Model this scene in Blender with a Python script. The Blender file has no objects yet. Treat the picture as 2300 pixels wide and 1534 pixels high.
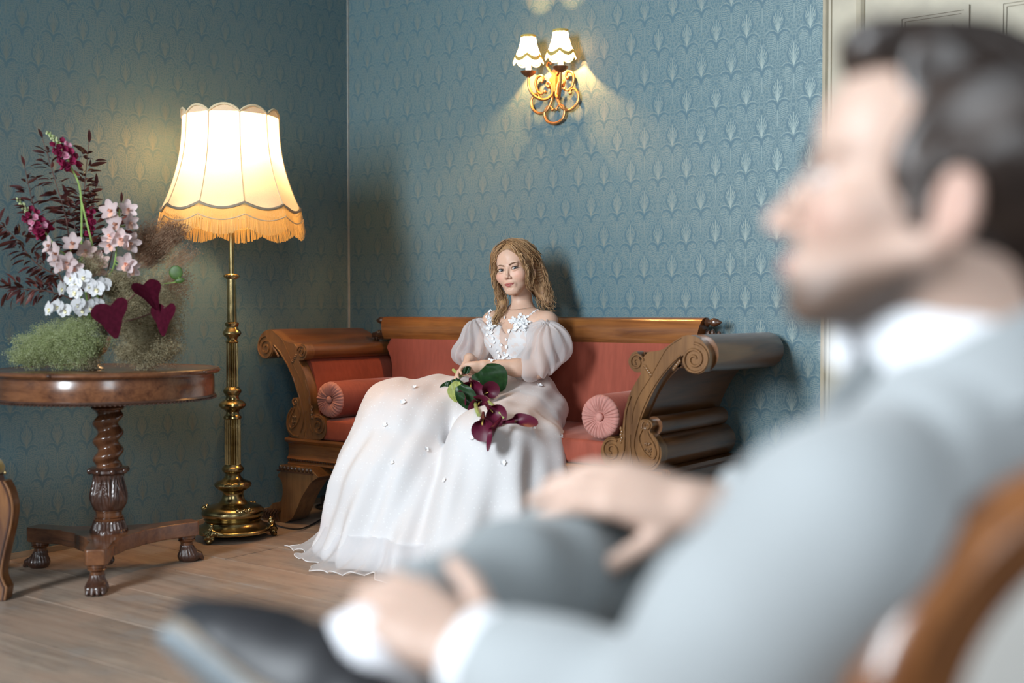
import bpy, bmesh, math, random
import numpy as np
from mathutils import Vector, Matrix
from math import pi, sin, cos, sqrt, radians, atan2

SC = bpy.context.scene
COL = SC.collection
rnd = random.Random(7)
npr = np.random.RandomState(7)

# ------------------------------------------------------------------ camera, world, light, exposure
# room axes: x along the papered back wall (0 = left corner), y = 0 on the back wall, negative into the room, z up
YAW = radians(36.0); PITCH = math.atan(67 / 2600.0)
CAM = Vector((4.292, -4.444, 0.98))
cd = bpy.data.cameras.new('camera')
cam = bpy.data.objects.new('camera', cd); COL.objects.link(cam)
cam.location = CAM
cam.rotation_euler = (pi / 2 - PITCH, 0, YAW)
cd.sensor_fit = 'HORIZONTAL'; cd.sensor_width = 36.0
cd.lens = 2600.0 / 2300.0 * 36.0
cd.clip_start = 0.02; cd.clip_end = 60
cd.dof.use_dof = True
cd.dof.focus_distance = 5.0
cd.dof.aperture_fstop = 1.45
SC.camera = cam

w = bpy.data.worlds.new('world'); SC.world = w; w.use_nodes = True
w.node_tree.nodes['Background'].inputs[0].default_value = (0.62, 0.78, 1.0, 1)
w.node_tree.nodes['Background'].inputs[1].default_value = 0.6

def area_light(name, loc, size, energy, col, direction):
    l = bpy.data.lights.new(name, 'AREA'); l.shape = 'RECTANGLE'
    l.size, l.size_y = size; l.energy = energy; l.color = col
    o = bpy.data.objects.new(name, l); COL.objects.link(o)
    o.location = loc
    o.rotation_euler = Vector(direction).to_track_quat('-Z', 'Y').to_euler()
    return o
# daylight through two tall windows: one faces the papered wall, one is added in the unseen door-side wall as fill for the seated man
w1 = area_light('daylight_and_fill', (1.60, -6.16, 2.40), (0.85, 2.4), 188, (0.86, 0.94, 1.0), (0.25, 0.95, -0.08))
w1.data.spread = radians(112)
w_fill = area_light('daylight_and_fill', (5.02, -4.80, 2.05), (0.85, 1.9), 23, (0.88, 0.95, 1.0), (-1, 0.55, -0.25))  # added fill light for the man's back and his chair
w_fill.data.spread = radians(120)

def point_light(name, loc, energy, col, r=0.03):
    l = bpy.data.lights.new(name, 'POINT'); l.energy = energy; l.color = col; l.shadow_soft_size = r
    o = bpy.data.objects.new(name, l); COL.objects.link(o); o.location = loc
    return o

vs = SC.view_settings
vs.view_transform = 'Standard'; vs.look = 'None'; vs.exposure = 0.0; vs.gamma = 1.0
vs.use_curve_mapping = False
try:
    SC.cycles.max_bounces = 6; SC.cycles.transparent_max_bounces = 12
    SC.cycles.sample_clamp_indirect = 4.0; SC.cycles.use_adaptive_sampling = True; SC.cycles.adaptive_threshold = 0.03
    SC.cycles.caustics_reflective = False; SC.cycles.caustics_refractive = False
except Exception:
    pass

# camera-aligned directions, used for figures measured from the camera side (X right, D away, Z up; metres)
EX = np.array([cos(YAW), sin(YAW), 0.0]); ED = np.array([-sin(YAW), cos(YAW), 0.0])
def cw(X, D, Z):
    p = np.array([CAM.x, CAM.y, 0.0]) + EX * X + ED * D
    return np.array([p[0], p[1], Z])

# ------------------------------------------------------------------ object helpers
ROOT = {}
def tag(o, label=None, cat=None, group=None, kind=None):
    if label: o['label'] = label
    if cat: o['category'] = cat
    if group: o['group'] = group
    if kind: o['kind'] = kind
    return o
def thing(name, label, cat, loc=(0, 0, 0), group=None):
    o = bpy.data.objects.new(name, None); COL.objects.link(o)
    o.empty_display_size = 0.1
    o.location = loc; ROOT[o] = Vector(loc)
    return tag(o, label, cat, group)
def base_of(o):
    while o is not None and o not in ROOT: o = o.parent
    return ROOT[o] if o is not None else Vector((0, 0, 0))
def mesh_obj(name, V, Fc, mat, parent=None, smooth=True, auto=None):
    """V in world coordinates; stored relative to the root thing."""
    L = base_of(parent) if parent is not None else Vector((0, 0, 0))
    V = np.asarray(V, dtype=np.float64).reshape(-1, 3) - np.array(L)
    me = bpy.data.meshes.new(name)
    if isinstance(Fc, np.ndarray):
        n, k = Fc.shape
        me.vertices.add(len(V)); me.vertices.foreach_set('co', V.ravel())
        me.loops.add(n * k); me.loops.foreach_set('vertex_index', Fc.ravel().astype(np.int32))
        me.polygons.add(n)
        me.polygons.foreach_set('loop_start', np.arange(0, n * k, k, dtype=np.int32))
        me.polygons.foreach_set('loop_total', np.full(n, k, dtype=np.int32))
        me.update(calc_edges=True)
    else:
        me.from_pydata(V.tolist(), [], Fc)
        me.update()
    if smooth:
        me.polygons.foreach_set('use_smooth', np.ones(len(me.polygons), dtype=bool))
        if auto is not None:
            try: me.set_sharp_from_angle(angle=radians(auto))
            except Exception: pass
    if mat is not None: me.materials.append(mat)
    o = bpy.data.objects.new(name, me); COL.objects.link(o)
    if parent is not None: o.parent = parent
    return o
def fix_normals(o):
    bm = bmesh.new(); bm.from_mesh(o.data)
    bmesh.ops.recalc_face_normals(bm, faces=bm.faces[:]); bm.to_mesh(o.data); bm.free()
    return o
def bevel(o, wdt, seg=2, angle=35):
    m = o.modifiers.new('bevel', 'BEVEL'); m.width = wdt; m.segments = seg
    m.limit_method = 'ANGLE'; m.angle_limit = radians(angle); m.harden_normals = False
    return o
def vcol(o, name, C):
    a = o.data.color_attributes.new(name, 'FLOAT_COLOR', 'POINT')
    C = np.asarray(C, dtype=np.float32)
    if C.shape[1] == 3: C = np.hstack([C, np.ones((len(C), 1), np.float32)])
    a.data.foreach_set('color', C.ravel())

class MB:
    """collects pieces (world coordinates) that become ONE mesh"""
    def __init__(s): s.V = []; s.F = []; s.n = 0
    def add(s, V, Fc):
        V = np.asarray(V, float).reshape(-1, 3)
        s.V.append(V); s.F += [tuple(int(i) + s.n for i in f) for f in Fc]; s.n += len(V)
        return s
    def box(s, lo, hi, R=None, c=None):
        x0, y0, z0 = lo; x1, y1, z1 = hi
        V = np.array([(x0, y0, z0), (x1, y0, z0), (x1, y1, z0), (x0, y1, z0), (x0, y0, z1), (x1, y0, z1), (x1, y1, z1), (x0, y1, z1)], float)
        if R is not None: V = V @ np.asarray(R).T
        if c is not None: V = V + np.array(c)
        return s.add(V, [(0, 3, 2, 1), (4, 5, 6, 7), (0, 1, 5, 4), (1, 2, 6, 5), (2, 3, 7, 6), (3, 0, 4, 7)])
    def lathe(s, prof, c=(0, 0, 0), n=32, fn=None, axis=None, closed=True):
        V, Fc = lathe(prof, n, fn)
        if axis is not None: V = V @ np.array(align(axis)).T
        return s.add(V + np.array(c), Fc)
    def tube(s, pts, r, n=8, cap=True, flat=1.0, up=None):
        V, Fc = tube(pts, r, n, cap, flat, up); return s.add(V, Fc)
    def ball(s, c, r, n=10, m=7, R=None):
        V, Fc = ball(r, n, m)
        if R is not None: V = V @ np.asarray(R).T
        return s.add(V + np.array(c), Fc)
    def prism(s, poly, a, b, fn):
        V, Fc = prism(poly, a, b, fn); return s.add(V, Fc)
    def build(s, name, mat, parent=None, smooth=True, auto=40):
        return mesh_obj(name, np.vstack(s.V), s.F, mat, parent, smooth, auto)

def align(axis):
    """rotation taking +Z to axis"""
    return Vector((0, 0, 1)).rotation_difference(Vector(axis)).to_matrix()
def lathe(prof, n=32, fn=None):
    prof = np.asarray(prof, float); m = len(prof)
    th = np.linspace(0, 2 * pi, n, endpoint=False)
    V = np.zeros((m, n, 3))
    for i, (r, z) in enumerate(prof):
        rr = np.full(n, r); zz = np.full(n, z)
        if fn is not None: rr, zz = fn(r, z, th)
        V[i, :, 0] = rr * np.cos(th); V[i, :, 1] = rr * np.sin(th); V[i, :, 2] = zz
    Fc = []
    for i in range(m - 1):
        for j in range(n):
            k = (j + 1) % n
            Fc.append((i * n + j, i * n + k, (i + 1) * n + k, (i + 1) * n + j))
    V = V.reshape(-1, 3)
    if prof[0, 0] > 1e-4: Fc.append(tuple(range(n - 1, -1, -1)))
    if prof[-1, 0] > 1e-4: Fc.append(tuple((m - 1) * n + j for j in range(n)))
    return V, Fc
def tube(pts, r, n=8, cap=True, flat=1.0, up=None):
    P = np.asarray(pts, float); m = len(P)
    r = np.full(m, r) if np.isscalar(r) else np.asarray(r, float)
    T = np.gradient(P, axis=0); T /= np.linalg.norm(T, axis=1)[:, None] + 1e-12
    u = np.array(up if up is not None else (0, 0, 1.0), float)
    if abs(T[0] @ u) > 0.95: u = np.array((1.0, 0.13, 0))
    A = np.zeros((m, 3)); prev = u
    for i in range(m):
        a = prev - T[i] * (prev @ T[i])
        a /= np.linalg.norm(a) + 1e-12; A[i] = a; prev = a
    B = np.cross(T, A)
    th = np.linspace(0, 2 * pi, n, endpoint=False)
    V = P[:, None, :] + r[:, None, None] * (np.cos(th)[None, :, None] * A[:, None, :] * flat + np.sin(th)[None, :, None] * B[:, None, :])
    Fc = [(i * n + j, i * n + (j + 1) % n, (i + 1) * n + (j + 1) % n, (i + 1) * n + j) for i in range(m - 1) for j in range(n)]
    if cap: Fc.append(tuple(range(n - 1, -1, -1))); Fc.append(tuple((m - 1) * n + j for j in range(n)))
    return V.reshape(-1, 3), Fc
def ball(r, n=10, m=7):
    r = (r, r, r) if np.isscalar(r) else r
    V = [(0, 0, -r[2])]
    for i in range(1, m):
        a = -pi / 2 + pi * i / m
        for j in range(n): V.append((r[0] * cos(a) * cos(2 * pi * j / n), r[1] * cos(a) * sin(2 * pi * j / n), r[2] * sin(a)))
    V.append((0, 0, r[2])); Fc = []
    for j in range(n): Fc.append((0, 1 + (j + 1) % n, 1 + j))
    for i in range(m - 2):
        for j in range(n): Fc.append((1 + i * n + j, 1 + i * n + (j + 1) % n, 1 + (i + 1) * n + (j + 1) % n, 1 + (i + 1) * n + j))
    l = len(V) - 1
    for j in range(n): Fc.append((l, 1 + (m - 2) * n + j, 1 + (m - 2) * n + (j + 1) % n))
    return np.array(V), Fc
def prism(poly, a, b, fn):
    """poly: list of (p,q); fn(p,q,t) -> xyz, extruded between t=a and t=b"""
    n = len(poly)
    V = [fn(p, q, a) for p, q in poly] + [fn(p, q, b) for p, q in poly]
    Fc = [tuple(range(n - 1, -1, -1)), tuple(range(n, 2 * n))] + [(i, (i + 1) % n, n + (i + 1) % n, n + i) for i in range(n)]
    return np.array(V, float), Fc
def catmull(pts, k=6, closed=False):
    P = np.asarray(pts, float); n = len(P); out = []
    rng = range(n if closed else n - 1)
    for i in rng:
        if closed: p0, p1, p2, p3 = P[(i - 1) % n], P[i], P[(i + 1) % n], P[(i + 2) % n]
        else:
            p1, p2 = P[i], P[i + 1]
            p0 = P[i - 1] if i > 0 else 2 * p1 - p2
            p3 = P[i + 2] if i + 2 < n else 2 * p2 - p1
        for j in range(k):
            t = j / k
            out.append(0.5 * ((2 * p1) + (-p0 + p2) * t + (2 * p0 - 5 * p1 + 4 * p2 - p3) * t * t + (-p0 + 3 * p1 - 3 * p2 + p3) * t ** 3))
    if not closed: out.append(P[-1])
    return np.array(out)
def grid_faces(m, n, wrap=False):
    f = []
    for i in range(m - 1):
        for j in range(n if wrap else n - 1):
            k = (j + 1) % n
            f.append((i * n + j, i * n + k, (i + 1) * n + k, (i + 1) * n + j))
    return f

# ------------------------------------------------------------------ distance-field sculpting for bodies, clothes and carving
def smin(a, b, k):
    if k <= 0: return np.minimum(a, b)
    h = np.clip(0.5 + 0.5 * (b - a) / k, 0, 1)
    return b + (a - b) * h - k * h * (1 - h)
class Field:
    def __init__(s, lo, hi, h):
        s.lo = np.array(lo, np.float32); s.h = np.float32(h)
        s.n = np.ceil((np.array(hi) - np.array(lo)) / h).astype(int) + 1
        s.v = np.full(s.n, 0.05, np.float32)
        s.ax = [s.lo[i] + s.h * np.arange(s.n[i], dtype=np.float32) for i in range(3)]
    def block(s, lo, hi):
        a = np.clip(np.floor((np.array(lo) - s.lo) / s.h).astype(int), 0, s.n)
        b = np.clip(np.ceil((np.array(hi) - s.lo) / s.h).astype(int) + 1, 0, s.n)
        if np.any(b <= a): return None
        sl = tuple(slice(a[i], b[i]) for i in range(3))
        return sl, (s.ax[0][sl[0]][:, None, None], s.ax[1][sl[1]][None, :, None], s.ax[2][sl[2]][None, None, :])
    def put(s, lo, hi, fn, k=0.0, sub=False):
        m = max(k, 0.0) + 3 * float(s.h) + 0.004
        bl = s.block(np.array(lo) - m, np.array(hi) + m)
        if bl is None: return s
        sl, (X, Y, Z) = bl
        d = np.asarray(fn(X, Y, Z), np.float32)
        if sub: s.v[sl] = -smin(-s.v[sl], d, k)
        else: s.v[sl] = smin(s.v[sl], d, k)
        return s
    def ell(s, c, r, k=0.0, R=None, sub=False):
        c = np.array(c, np.float32); r = np.array((r, r, r) if np.isscalar(r) else r, np.float32)
        Rm = None if R is None else np.asarray(R, np.float32)
        e = float(r.max()) if R is not None else r
        def fn(X, Y, Z):
            x, y, z = X - c[0], Y - c[1], Z - c[2]
            if Rm is not None:
                x, y, z = (Rm[0, 0] * x + Rm[1, 0] * y + Rm[2, 0] * z, Rm[0, 1] * x + Rm[1, 1] * y + Rm[2, 1] * z, Rm[0, 2] * x + Rm[1, 2] * y + Rm[2, 2] * z)
            k0 = np.sqrt((x / r[0]) ** 2 + (y / r[1]) ** 2 + (z / r[2]) ** 2)
            k1 = np.sqrt((x / r[0] ** 2) ** 2 + (y / r[1] ** 2) ** 2 + (z / r[2] ** 2) ** 2) + 1e-6
            return k0 * (k0 - 1) / k1
        return s.put(c - e, c + e, fn, k, sub)
    def cone(s, a, b, ra, rb, k=0.0, sub=False, flat=None):
        """tapered capsule; flat=(dir, f): squash along dir by factor f"""
        a = np.array(a, np.float32); b = np.array(b, np.float32); ab = b - a; L2 = float(ab @ ab) + 1e-9
        m = max(ra, rb)
        def fn(X, Y, Z):
            x, y, z = X - a[0], Y - a[1], Z - a[2]
            t = np.clip((x * ab[0] + y * ab[1] + z * ab[2]) / L2, 0, 1)
            dx, dy, dz = x - t * ab[0], y - t * ab[1], z - t * ab[2]
            if flat is not None:
                dn = np.array(flat[0], np.float32); dn = dn / np.linalg.norm(dn)
                q = dx * dn[0] + dy * dn[1] + dz * dn[2]; g = q * (1 / flat[1] - 1)
                dx, dy, dz = dx + g * dn[0], dy + g * dn[1], dz + g * dn[2]
            return (np.sqrt(dx * dx + dy * dy + dz * dz) - (ra + (rb - ra) * t)) * (1.0 if flat is None else min(1.0, flat[1]))
        return s.put(np.minimum(a, b) - m, np.maximum(a, b) + m, fn, k, sub)
    def chain(s, pts, rs, k=0.0, **kw):
        for i in range(len(pts) - 1): s.cone(pts[i], pts[i + 1], rs[i], rs[i + 1], k, **kw)
        return s
    def disp(s, lo, hi, fn):
        bl = s.block(lo, hi)
        if bl is None: return s
        sl, (X, Y, Z) = bl
        s.v[sl] = s.v[sl] + np.asarray(fn(X, Y, Z), np.float32)
        return s
    def smooth(s, it=1):
        for _ in range(it):
            for ax in range(3):
                v = s.v; a = np.roll(v, 1, ax); b = np.roll(v, -1, ax)
                s.v = 0.5 * v + 0.25 * (a + b)
        return s
    def mesh(s):
        v = s.v; v[0] = v[-1] = 1; v[:, 0] = v[:, -1] = 1; v[:, :, 0] = v[:, :, -1] = 1
        neg = v < 0
        nx, ny, nz = s.n - 1
        cnt = np.zeros((nx, ny, nz), np.int8)
        cs = [(i, j, k) for i in (0, 1) for j in (0, 1) for k in (0, 1)]
        def cor(A, c): return A[c[0]:nx + c[0], c[1]:ny + c[1], c[2]:nz + c[2]]
        for c in cs: cnt += cor(neg, c)
        act = np.argwhere((cnt > 0) & (cnt < 8))
        idx = np.full((nx, ny, nz), -1, np.int32); idx[tuple(act.T)] = np.arange(len(act))
        cv = np.stack([v[act[:, 0] + c[0], act[:, 1] + c[1], act[:, 2] + c[2]] for c in cs], 1)
        P = np.zeros((len(act), 3)); n = np.zeros(len(act))
        for i, a in enumerate(cs):
            for j, b in enumerate(cs):
                if j > i and sum(abs(x - y) for x, y in zip(a, b)) == 1:
                    va, vb = cv[:, i], cv[:, j]; m = (va < 0) != (vb < 0)
                    t = np.where(m, va / np.where(m, va - vb, 1), 0)
                    for d in range(3): P[:, d] += np.where(m, a[d] + t * (b[d] - a[d]), 0)
                    n += m
        V = s.lo + s.h * (act + P / np.maximum(n, 1)[:, None])
        quads = []
        for d in range(3):
            sl0 = [slice(None)] * 3; sl1 = [slice(None)] * 3
            sl0[d] = slice(0, -1); sl1[d] = slice(1, None)
            e = np.argwhere(neg[tuple(sl0)] != neg[tuple(sl1)])
            sg = neg[tuple(sl0)][tuple(e.T)]
            o1, o2 = (d + 1) % 3, (d + 2) % 3
            def off(a, b):
                q = e.copy(); q[:, o1] -= a; q[:, o2] -= b; return idx[tuple(q.T)]
            Q = np.stack([off(1, 1), off(0, 1), off(0, 0), off(1, 0)], 1)
            Q[~sg] = Q[~sg][:, ::-1]
            quads.append(Q)
        Q = np.vstack(quads); Q = Q[(Q >= 0).all(1)]
        return V.astype(np.float64), Q.astype(np.int32)
def relax(V, Q, it=2, lam=0.5):
    n = len(V); deg = np.zeros(n)
    for a, b in ((0, 1), (1, 2), (2, 3), (3, 0)): np.add.at(deg, Q[:, a], 1)
    for _ in range(it):
        A = np.zeros_like(V)
        for a, b in ((0, 1), (1, 2), (2, 3), (3, 0)):
            np.add.at(A, Q[:, a], V[Q[:, b]])
        V = V + lam * (A / np.maximum(deg, 1)[:, None] - V)
    return V
def snoise(X, Y, Z, f, seed=0):
    """cheap smooth noise from summed sines"""
    r = np.random.RandomState(seed); out = 0
    for i in range(5):
        d = r.normal(size=3); d /= np.linalg.norm(d); ff = f * (0.7 + 0.7 * r.rand())
        out = out + np.sin((X * d[0] + Y * d[1] + Z * d[2]) * ff + r.rand() * 6.28)
    return out / 5.0

# ------------------------------------------------------------------ material helpers
def mat_new(name):
    m = bpy.data.materials.new(name); m.use_nodes = True
    nt = m.node_tree; return m, nt, nt.nodes['Principled BSDF']
class X:
    """a scalar socket with arithmetic"""
    def __init__(s, nt, v): s.nt = nt; s.v = v
    def op(s, o, *a, clamp=False):
        n = s.nt.nodes.new('ShaderNodeMath'); n.operation = o; n.use_clamp = clamp
        for i, q in enumerate((s,) + a):
            q = q.v if isinstance(q, X) else q
            if isinstance(q, (int, float)): n.inputs[i].default_value = q
            else: s.nt.links.new(q, n.inputs[i])
        return X(s.nt, n.outputs[0])
    def __add__(s, o): return s.op('ADD', o)
    __radd__ = __add__
    def __sub__(s, o): return s.op('SUBTRACT', o)
    def __rsub__(s, o): return X(s.nt, o).op('SUBTRACT', s)
    def __mul__(s, o): return s.op('MULTIPLY', o)
    __rmul__ = __mul__
    def __truediv__(s, o): return s.op('DIVIDE', o)
    def abs(s): return s.op('ABSOLUTE')
    def max(s, o): return s.op('MAXIMUM', o)
    def min(s, o): return s.op('MINIMUM', o)
    def sin(s): return s.op('SINE')
    def fract(s): return s.op('FRACT')
    def pow(s, e): return s.op('POWER', e)
    def sqrt(s): return s.op('SQRT')
    def below(s, e, soft):  # 1 where s < e
        n = s.nt.nodes.new('ShaderNodeMapRange'); n.interpolation_type = 'SMOOTHSTEP'
        s.nt.links.new(s.v, n.inputs[0]); n.inputs[1].default_value = e - soft; n.inputs[2].default_value = e + soft
        n.inputs[3].default_value = 1; n.inputs[4].default_value = 0
        return X(s.nt, n.outputs[0])
    def above(s, e, soft): return 1.0 - s.below(e, soft)
def coords(nt, kind='Object', scale=(1, 1, 1), rot=(0, 0, 0)):
    if kind == 'World':
        g = nt.nodes.new('ShaderNodeNewGeometry'); src = g.outputs['Position']
    else:
        g = nt.nodes.new('ShaderNodeTexCoord'); src = g.outputs[kind]
    m = nt.nodes.new('ShaderNodeMapping'); m.inputs['Scale'].default_value = scale; m.inputs['Rotation'].default_value = rot
    nt.links.new(src, m.inputs[0]); return m.outputs[0]
def noise(nt, co, scale, detail=3, rough=0.5, dist=0.0):
    n = nt.nodes.new('ShaderNodeTexNoise'); n.inputs['Scale'].default_value = scale
    n.inputs['Detail'].default_value = detail; n.inputs['Roughness'].default_value = rough; n.inputs['Distortion'].default_value = dist
    if co is not None: nt.links.new(co, n.inputs['Vector'])
    return n.outputs[0]
def ramp(nt, fac, stops):
    r = nt.nodes.new('ShaderNodeValToRGB'); e = r.color_ramp.elements
    e[0].position = stops[0][0]; e[0].color = (*stops[0][1], 1)
    e[1].position = stops[-1][0]; e[1].color = (*stops[-1][1], 1)
    for p, c in stops[1:-1]:
        q = e.new(p); q.color = (*c, 1)
    nt.links.new(fac.v if isinstance(fac, X) else fac, r.inputs[0]); return r.outputs[0]
def mix(nt, fac, a, b, mode='MIX'):
    n = nt.nodes.new('ShaderNodeMix'); n.data_type = 'RGBA'; n.blend_type = mode
    for i, q in ((0, fac), (6, a), (7, b)):
        q = q.v if isinstance(q, X) else q
        if isinstance(q, (int, float)): n.inputs[i].default_value = q
        elif isinstance(q, tuple): n.inputs[i].default_value = (*q, 1)
        else: nt.links.new(q, n.inputs[i])
    return n.outputs[2]
def bump(nt, h, strength, dist, bsdf):
    b = nt.nodes.new('ShaderNodeBump'); b.inputs['Strength'].default_value = strength; b.inputs['Distance'].default_value = dist
    nt.links.new(h.v if isinstance(h, X) else h, b.inputs['Height']); nt.links.new(b.outputs[0], bsdf.inputs['Normal'])
def setp(b, **k):
    for n, v in k.items():
        n = {'col': 'Base Color', 'rough': 'Roughness', 'metal': 'Metallic', 'coat': 'Coat Weight', 'coatr': 'Coat Roughness', 'sheen': 'Sheen Weight', 'sss': 'Subsurface Weight', 'spec': 'Specular IOR Level', 'trans': 'Transmission Weight', 'alpha': 'Alpha'}.get(n, n)
        b.inputs[n].default_value = (*v, 1) if isinstance(v, tuple) and len(v) == 3 else v
def plain(name, col, rough=0.5, var=0.12, scale=40, bmp=0.0, **k):
    m, nt, b = mat_new(name)
    co = coords(nt); f = noise(nt, co, scale, 3)
    lo = tuple(c * (1 - var) for c in col); hi = tuple(min(1, c * (1 + var)) for c in col)
    nt.links.new(ramp(nt, f, [(0.3, lo), (0.7, hi)]), b.inputs['Base Color'])
    setp(b, rough=rough, **k)
    if bmp: bump(nt, f, bmp, 0.002, b)
    return m
def wood(name, dark, light, axis=0, rough=0.3, coat=0.3, grain=1.0, bmp=0.15, fig=0.5):
    """grain runs along the axis (0 x, 1 y, 2 z)"""
    m, nt, b = mat_new(name)
    sc = [14.0 * grain] * 3; sc[axis] = 1.3 * grain
    co = coords(nt, 'Object', tuple(sc))
    f1 = noise(nt, co, 1.6, 4, 0.6, 0.8)
    sc2 = [90.0] * 3; sc2[axis] = 5.0
    f2 = noise(nt, coords(nt, 'Object', tuple(sc2)), 1.5, 2)
    f3 = noise(nt, coords(nt), 5.0, 2)
    f = X(nt, f1) * (1 - fig * 0.5) + X(nt, f2) * 0.25 + (X(nt, f3) - 0.5) * fig
    mid = tuple((a + c) / 2 for a, c in zip(dark, light))
    nt.links.new(ramp(nt, f, [(0.3, dark), (0.52, mid), (0.8, light)]), b.inputs['Base Color'])
    setp(b, rough=rough, coat=coat, coatr=0.15)
    if bmp: bump(nt, f2, bmp, 0.001, b)
    return m
# ------------------------------------------------------------------ wallpaper
def wallpaper(name, axis):
    m, nt, b = mat_new(name)
    g = nt.nodes.new('ShaderNodeNewGeometry')
    sp = nt.nodes.new('ShaderNodeSeparateXYZ'); nt.links.new(g.outputs['Position'], sp.inputs[0])
    H = X(nt, sp.outputs[axis]); Z = X(nt, sp.outputs[2])
    P, V = 0.1367, 0.279
    def motif(du, dz):
        u = ((H + du) * (1 / P)).fract() - 0.5
        x = (u * P).abs()
        yq = ((Z + dz) * (1 / V)).fract()
        y = yq * V - 0.125                      # y = 0 at the foot of the V, -0.125 .. 0.154
        # fan of fine pale rays
        t = (y - 0.030).max(0.0)
        lite = (x.below(0.0014, 0.0007)) * y.above(0.03, 0.002) * y.below(0.122, 0.002)
        for s, e in ((0.12, 0.116), (0.25, 0.102), (0.42, 0.084)):
            cx = t * s * 0.75 + t * t * t * (85 * s)
            lite = lite.max((x - cx).abs().below(0.0010, 0.0008) * y.below(e, 0.003) * y.above(0.034, 0.002))
        # dark flame around the fan
        q = ((y - 0.034) * (pi / 0.088)).max(0.0).min(pi).sin()
        fl = q.pow(0.7) * 0.027
        dark = (x - fl).abs().below(0.0036, 0.0014) * y.above(0.045, 0.004) * y.below(0.118, 0.003)
        dark = dark.max((x * 1.6 + (y - 0.135).abs()).below(0.009, 0.002))
        # arching leaves
        e1 = ((x - 0.028) * (1 / 0.028)); e2 = y * (1 / 0.036)
        rr = (e1 * e1 + e2 * e2).sqrt()
        wd = 0.17 - (x * (1 / 0.052)) * 0.13
        am = y.above(0.0, 0.004) * x.below(0.050, 0.004)
        dark = dark.max((((rr - 1.0).abs() - wd)).below(0.0, 0.05) * am)
        lite = lite.max(((rr - 1.21).abs()).below(0.03, 0.02) * y.above(0.020, 0.004) * x.below(0.052, 0.004) * x.above(0.008, 0.003) * 0.7)
        # stem and side leaves below the V
        lite = lite.max(x.below(0.0022, 0.001) * y.below(-0.004, 0.003) * y.above(-0.070, 0.012) * 0.55)
        for y0, ln in ((0.018, 0.036), (0.004, 0.044), (-0.012, 0.046), (-0.028, 0.036)):
            cy = y0 - 0.012 + x * 0.75 - x * x * 9.0
            a = (y - cy).abs()
            lite = lite.max((a - 0.0036).abs().below(0.0009, 0.0007) * x.above(0.009, 0.003) * x.below(ln, 0.003) * 0.75)
            dark = dark.max(a.below(0.0016, 0.0008) * x.above(0.014, 0.003) * x.below(ln - 0.008, 0.004) * 0.6)
        return lite, dark
    l1, d1 = motif(0.0, 0.0); l2, d2 = motif(P / 2, V / 2)
    lite = l1.max(l2); dark = d1.max(d2)
    # filigree filling the ground
    fx = ((H * (2 * pi * 2 / P)).sin() * (Z * (2 * pi * 4 / V)).sin())
    nz = X(nt, noise(nt, coords(nt, 'World'), 55, 3, 0.6))
    fil = ((fx * 0.25 + nz) - 0.5).abs().below(0.018, 0.02)
    tri = (((H * (1 / P)).fract() - 0.5).abs() * P)
    cb = nt.nodes.new('ShaderNodeCombineXYZ'); nt.links.new(tri.v, cb.inputs[0]); nt.links.new((Z * 0.8).v, cb.inputs[1])
    vo = nt.nodes.new('ShaderNodeTexVoronoi'); vo.feature = 'DISTANCE_TO_EDGE'; vo.inputs['Scale'].default_value = 95
    nt.links.new(cb.outputs[0], vo.inputs['Vector'])
    scroll_ = X(nt, vo.outputs['Distance']).below(0.075, 0.045) * (1.0 - lite) * (1.0 - dark)
    dots_ = X(nt, vo.outputs['Distance']).above(0.26, 0.06)
    dark = dark.max(dots_ * 0.55)
    lite2 = (fil * 0.25).max(scroll_ * 0.50)
    # woven ground
    sc = [900.0, 900.0, 60.0]
    wv = X(nt, noise(nt, coords(nt, 'World', tuple(sc)), 1.0, 2))
    big = X(nt, noise(nt, coords(nt, 'World'), 1.7, 3))
    ground = ramp(nt, wv * 0.5 + big * 0.5, [(0.3, (0.074, 0.142, 0.168)), (0.7, (0.100, 0.176, 0.202))])
    c = mix(nt, lite2, ground, (0.19, 0.235, 0.23))
    c = mix(nt, dark * 0.50, c, (0.046, 0.112, 0.160))
    c = mix(nt, lite * 0.52, c, (0.30, 0.31, 0.26))
    nt.links.new(c, b.inputs['Base Color'])
    setp(b, rough=0.50, spec=0.35, sheen=0.0)
    nt.links.new((lite * 0.55 + lite2 * 0.35).v, b.inputs['Metallic'])      # pearl ink of the motif
    bump(nt, wv + lite * 0.8 - dark * 0.5, 0.12, 0.001, b)
    return m
M_wallx = wallpaper('wallpaper_back', 0)
M_wally = wallpaper('wallpaper_left', 1)
M_plaster = plain('blue_wall_paint', (0.08, 0.125, 0.15), 0.8, 0.06, 3)
M_ceil = plain('ceiling_plaster', (0.40, 0.39, 0.37), 0.8, 0.05, 3)
M_edge = plain('corner_strip', (0.30, 0.31, 0.29), 0.6, 0.1, 30)

RX, RY, RZ = 5.12, -6.3, 3.9
def slab(name, lo, hi, mat, parent=None):
    o = MB().box(lo, hi).build(name, mat, parent, smooth=False, auto=None)
    if parent is None: o['kind'] = 'structure'
    return o
wb = slab('wall_back', (-0.15, 0, -0.1), (RX + 0.15, 0.15, RZ), M_wallx)
wl = slab('wall_left', (-0.15, RY, -0.1), (0, 0, RZ), M_wally)
fr_ = MB().box((RX, RY, -0.1), (RX + 0.15, -5.35, RZ)).box((RX, -4.25, -0.1), (RX + 0.15, 0, RZ)).box((RX, -5.35, -0.1), (RX + 0.15, -4.25, 1.05)).box((RX, -5.35, 3.05), (RX + 0.15, -4.25, RZ))
o = fr_.build('wall_right', M_plaster, None, False, None); o['kind'] = 'structure'
slab('ceiling', (-0.15, RY - 0.2, RZ), (RX + 0.15, 0.15, RZ + 0.1), M_ceil)
z0, z1, wx0, wx1 = 1.05, 3.70, 1.05, 2.15
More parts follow.
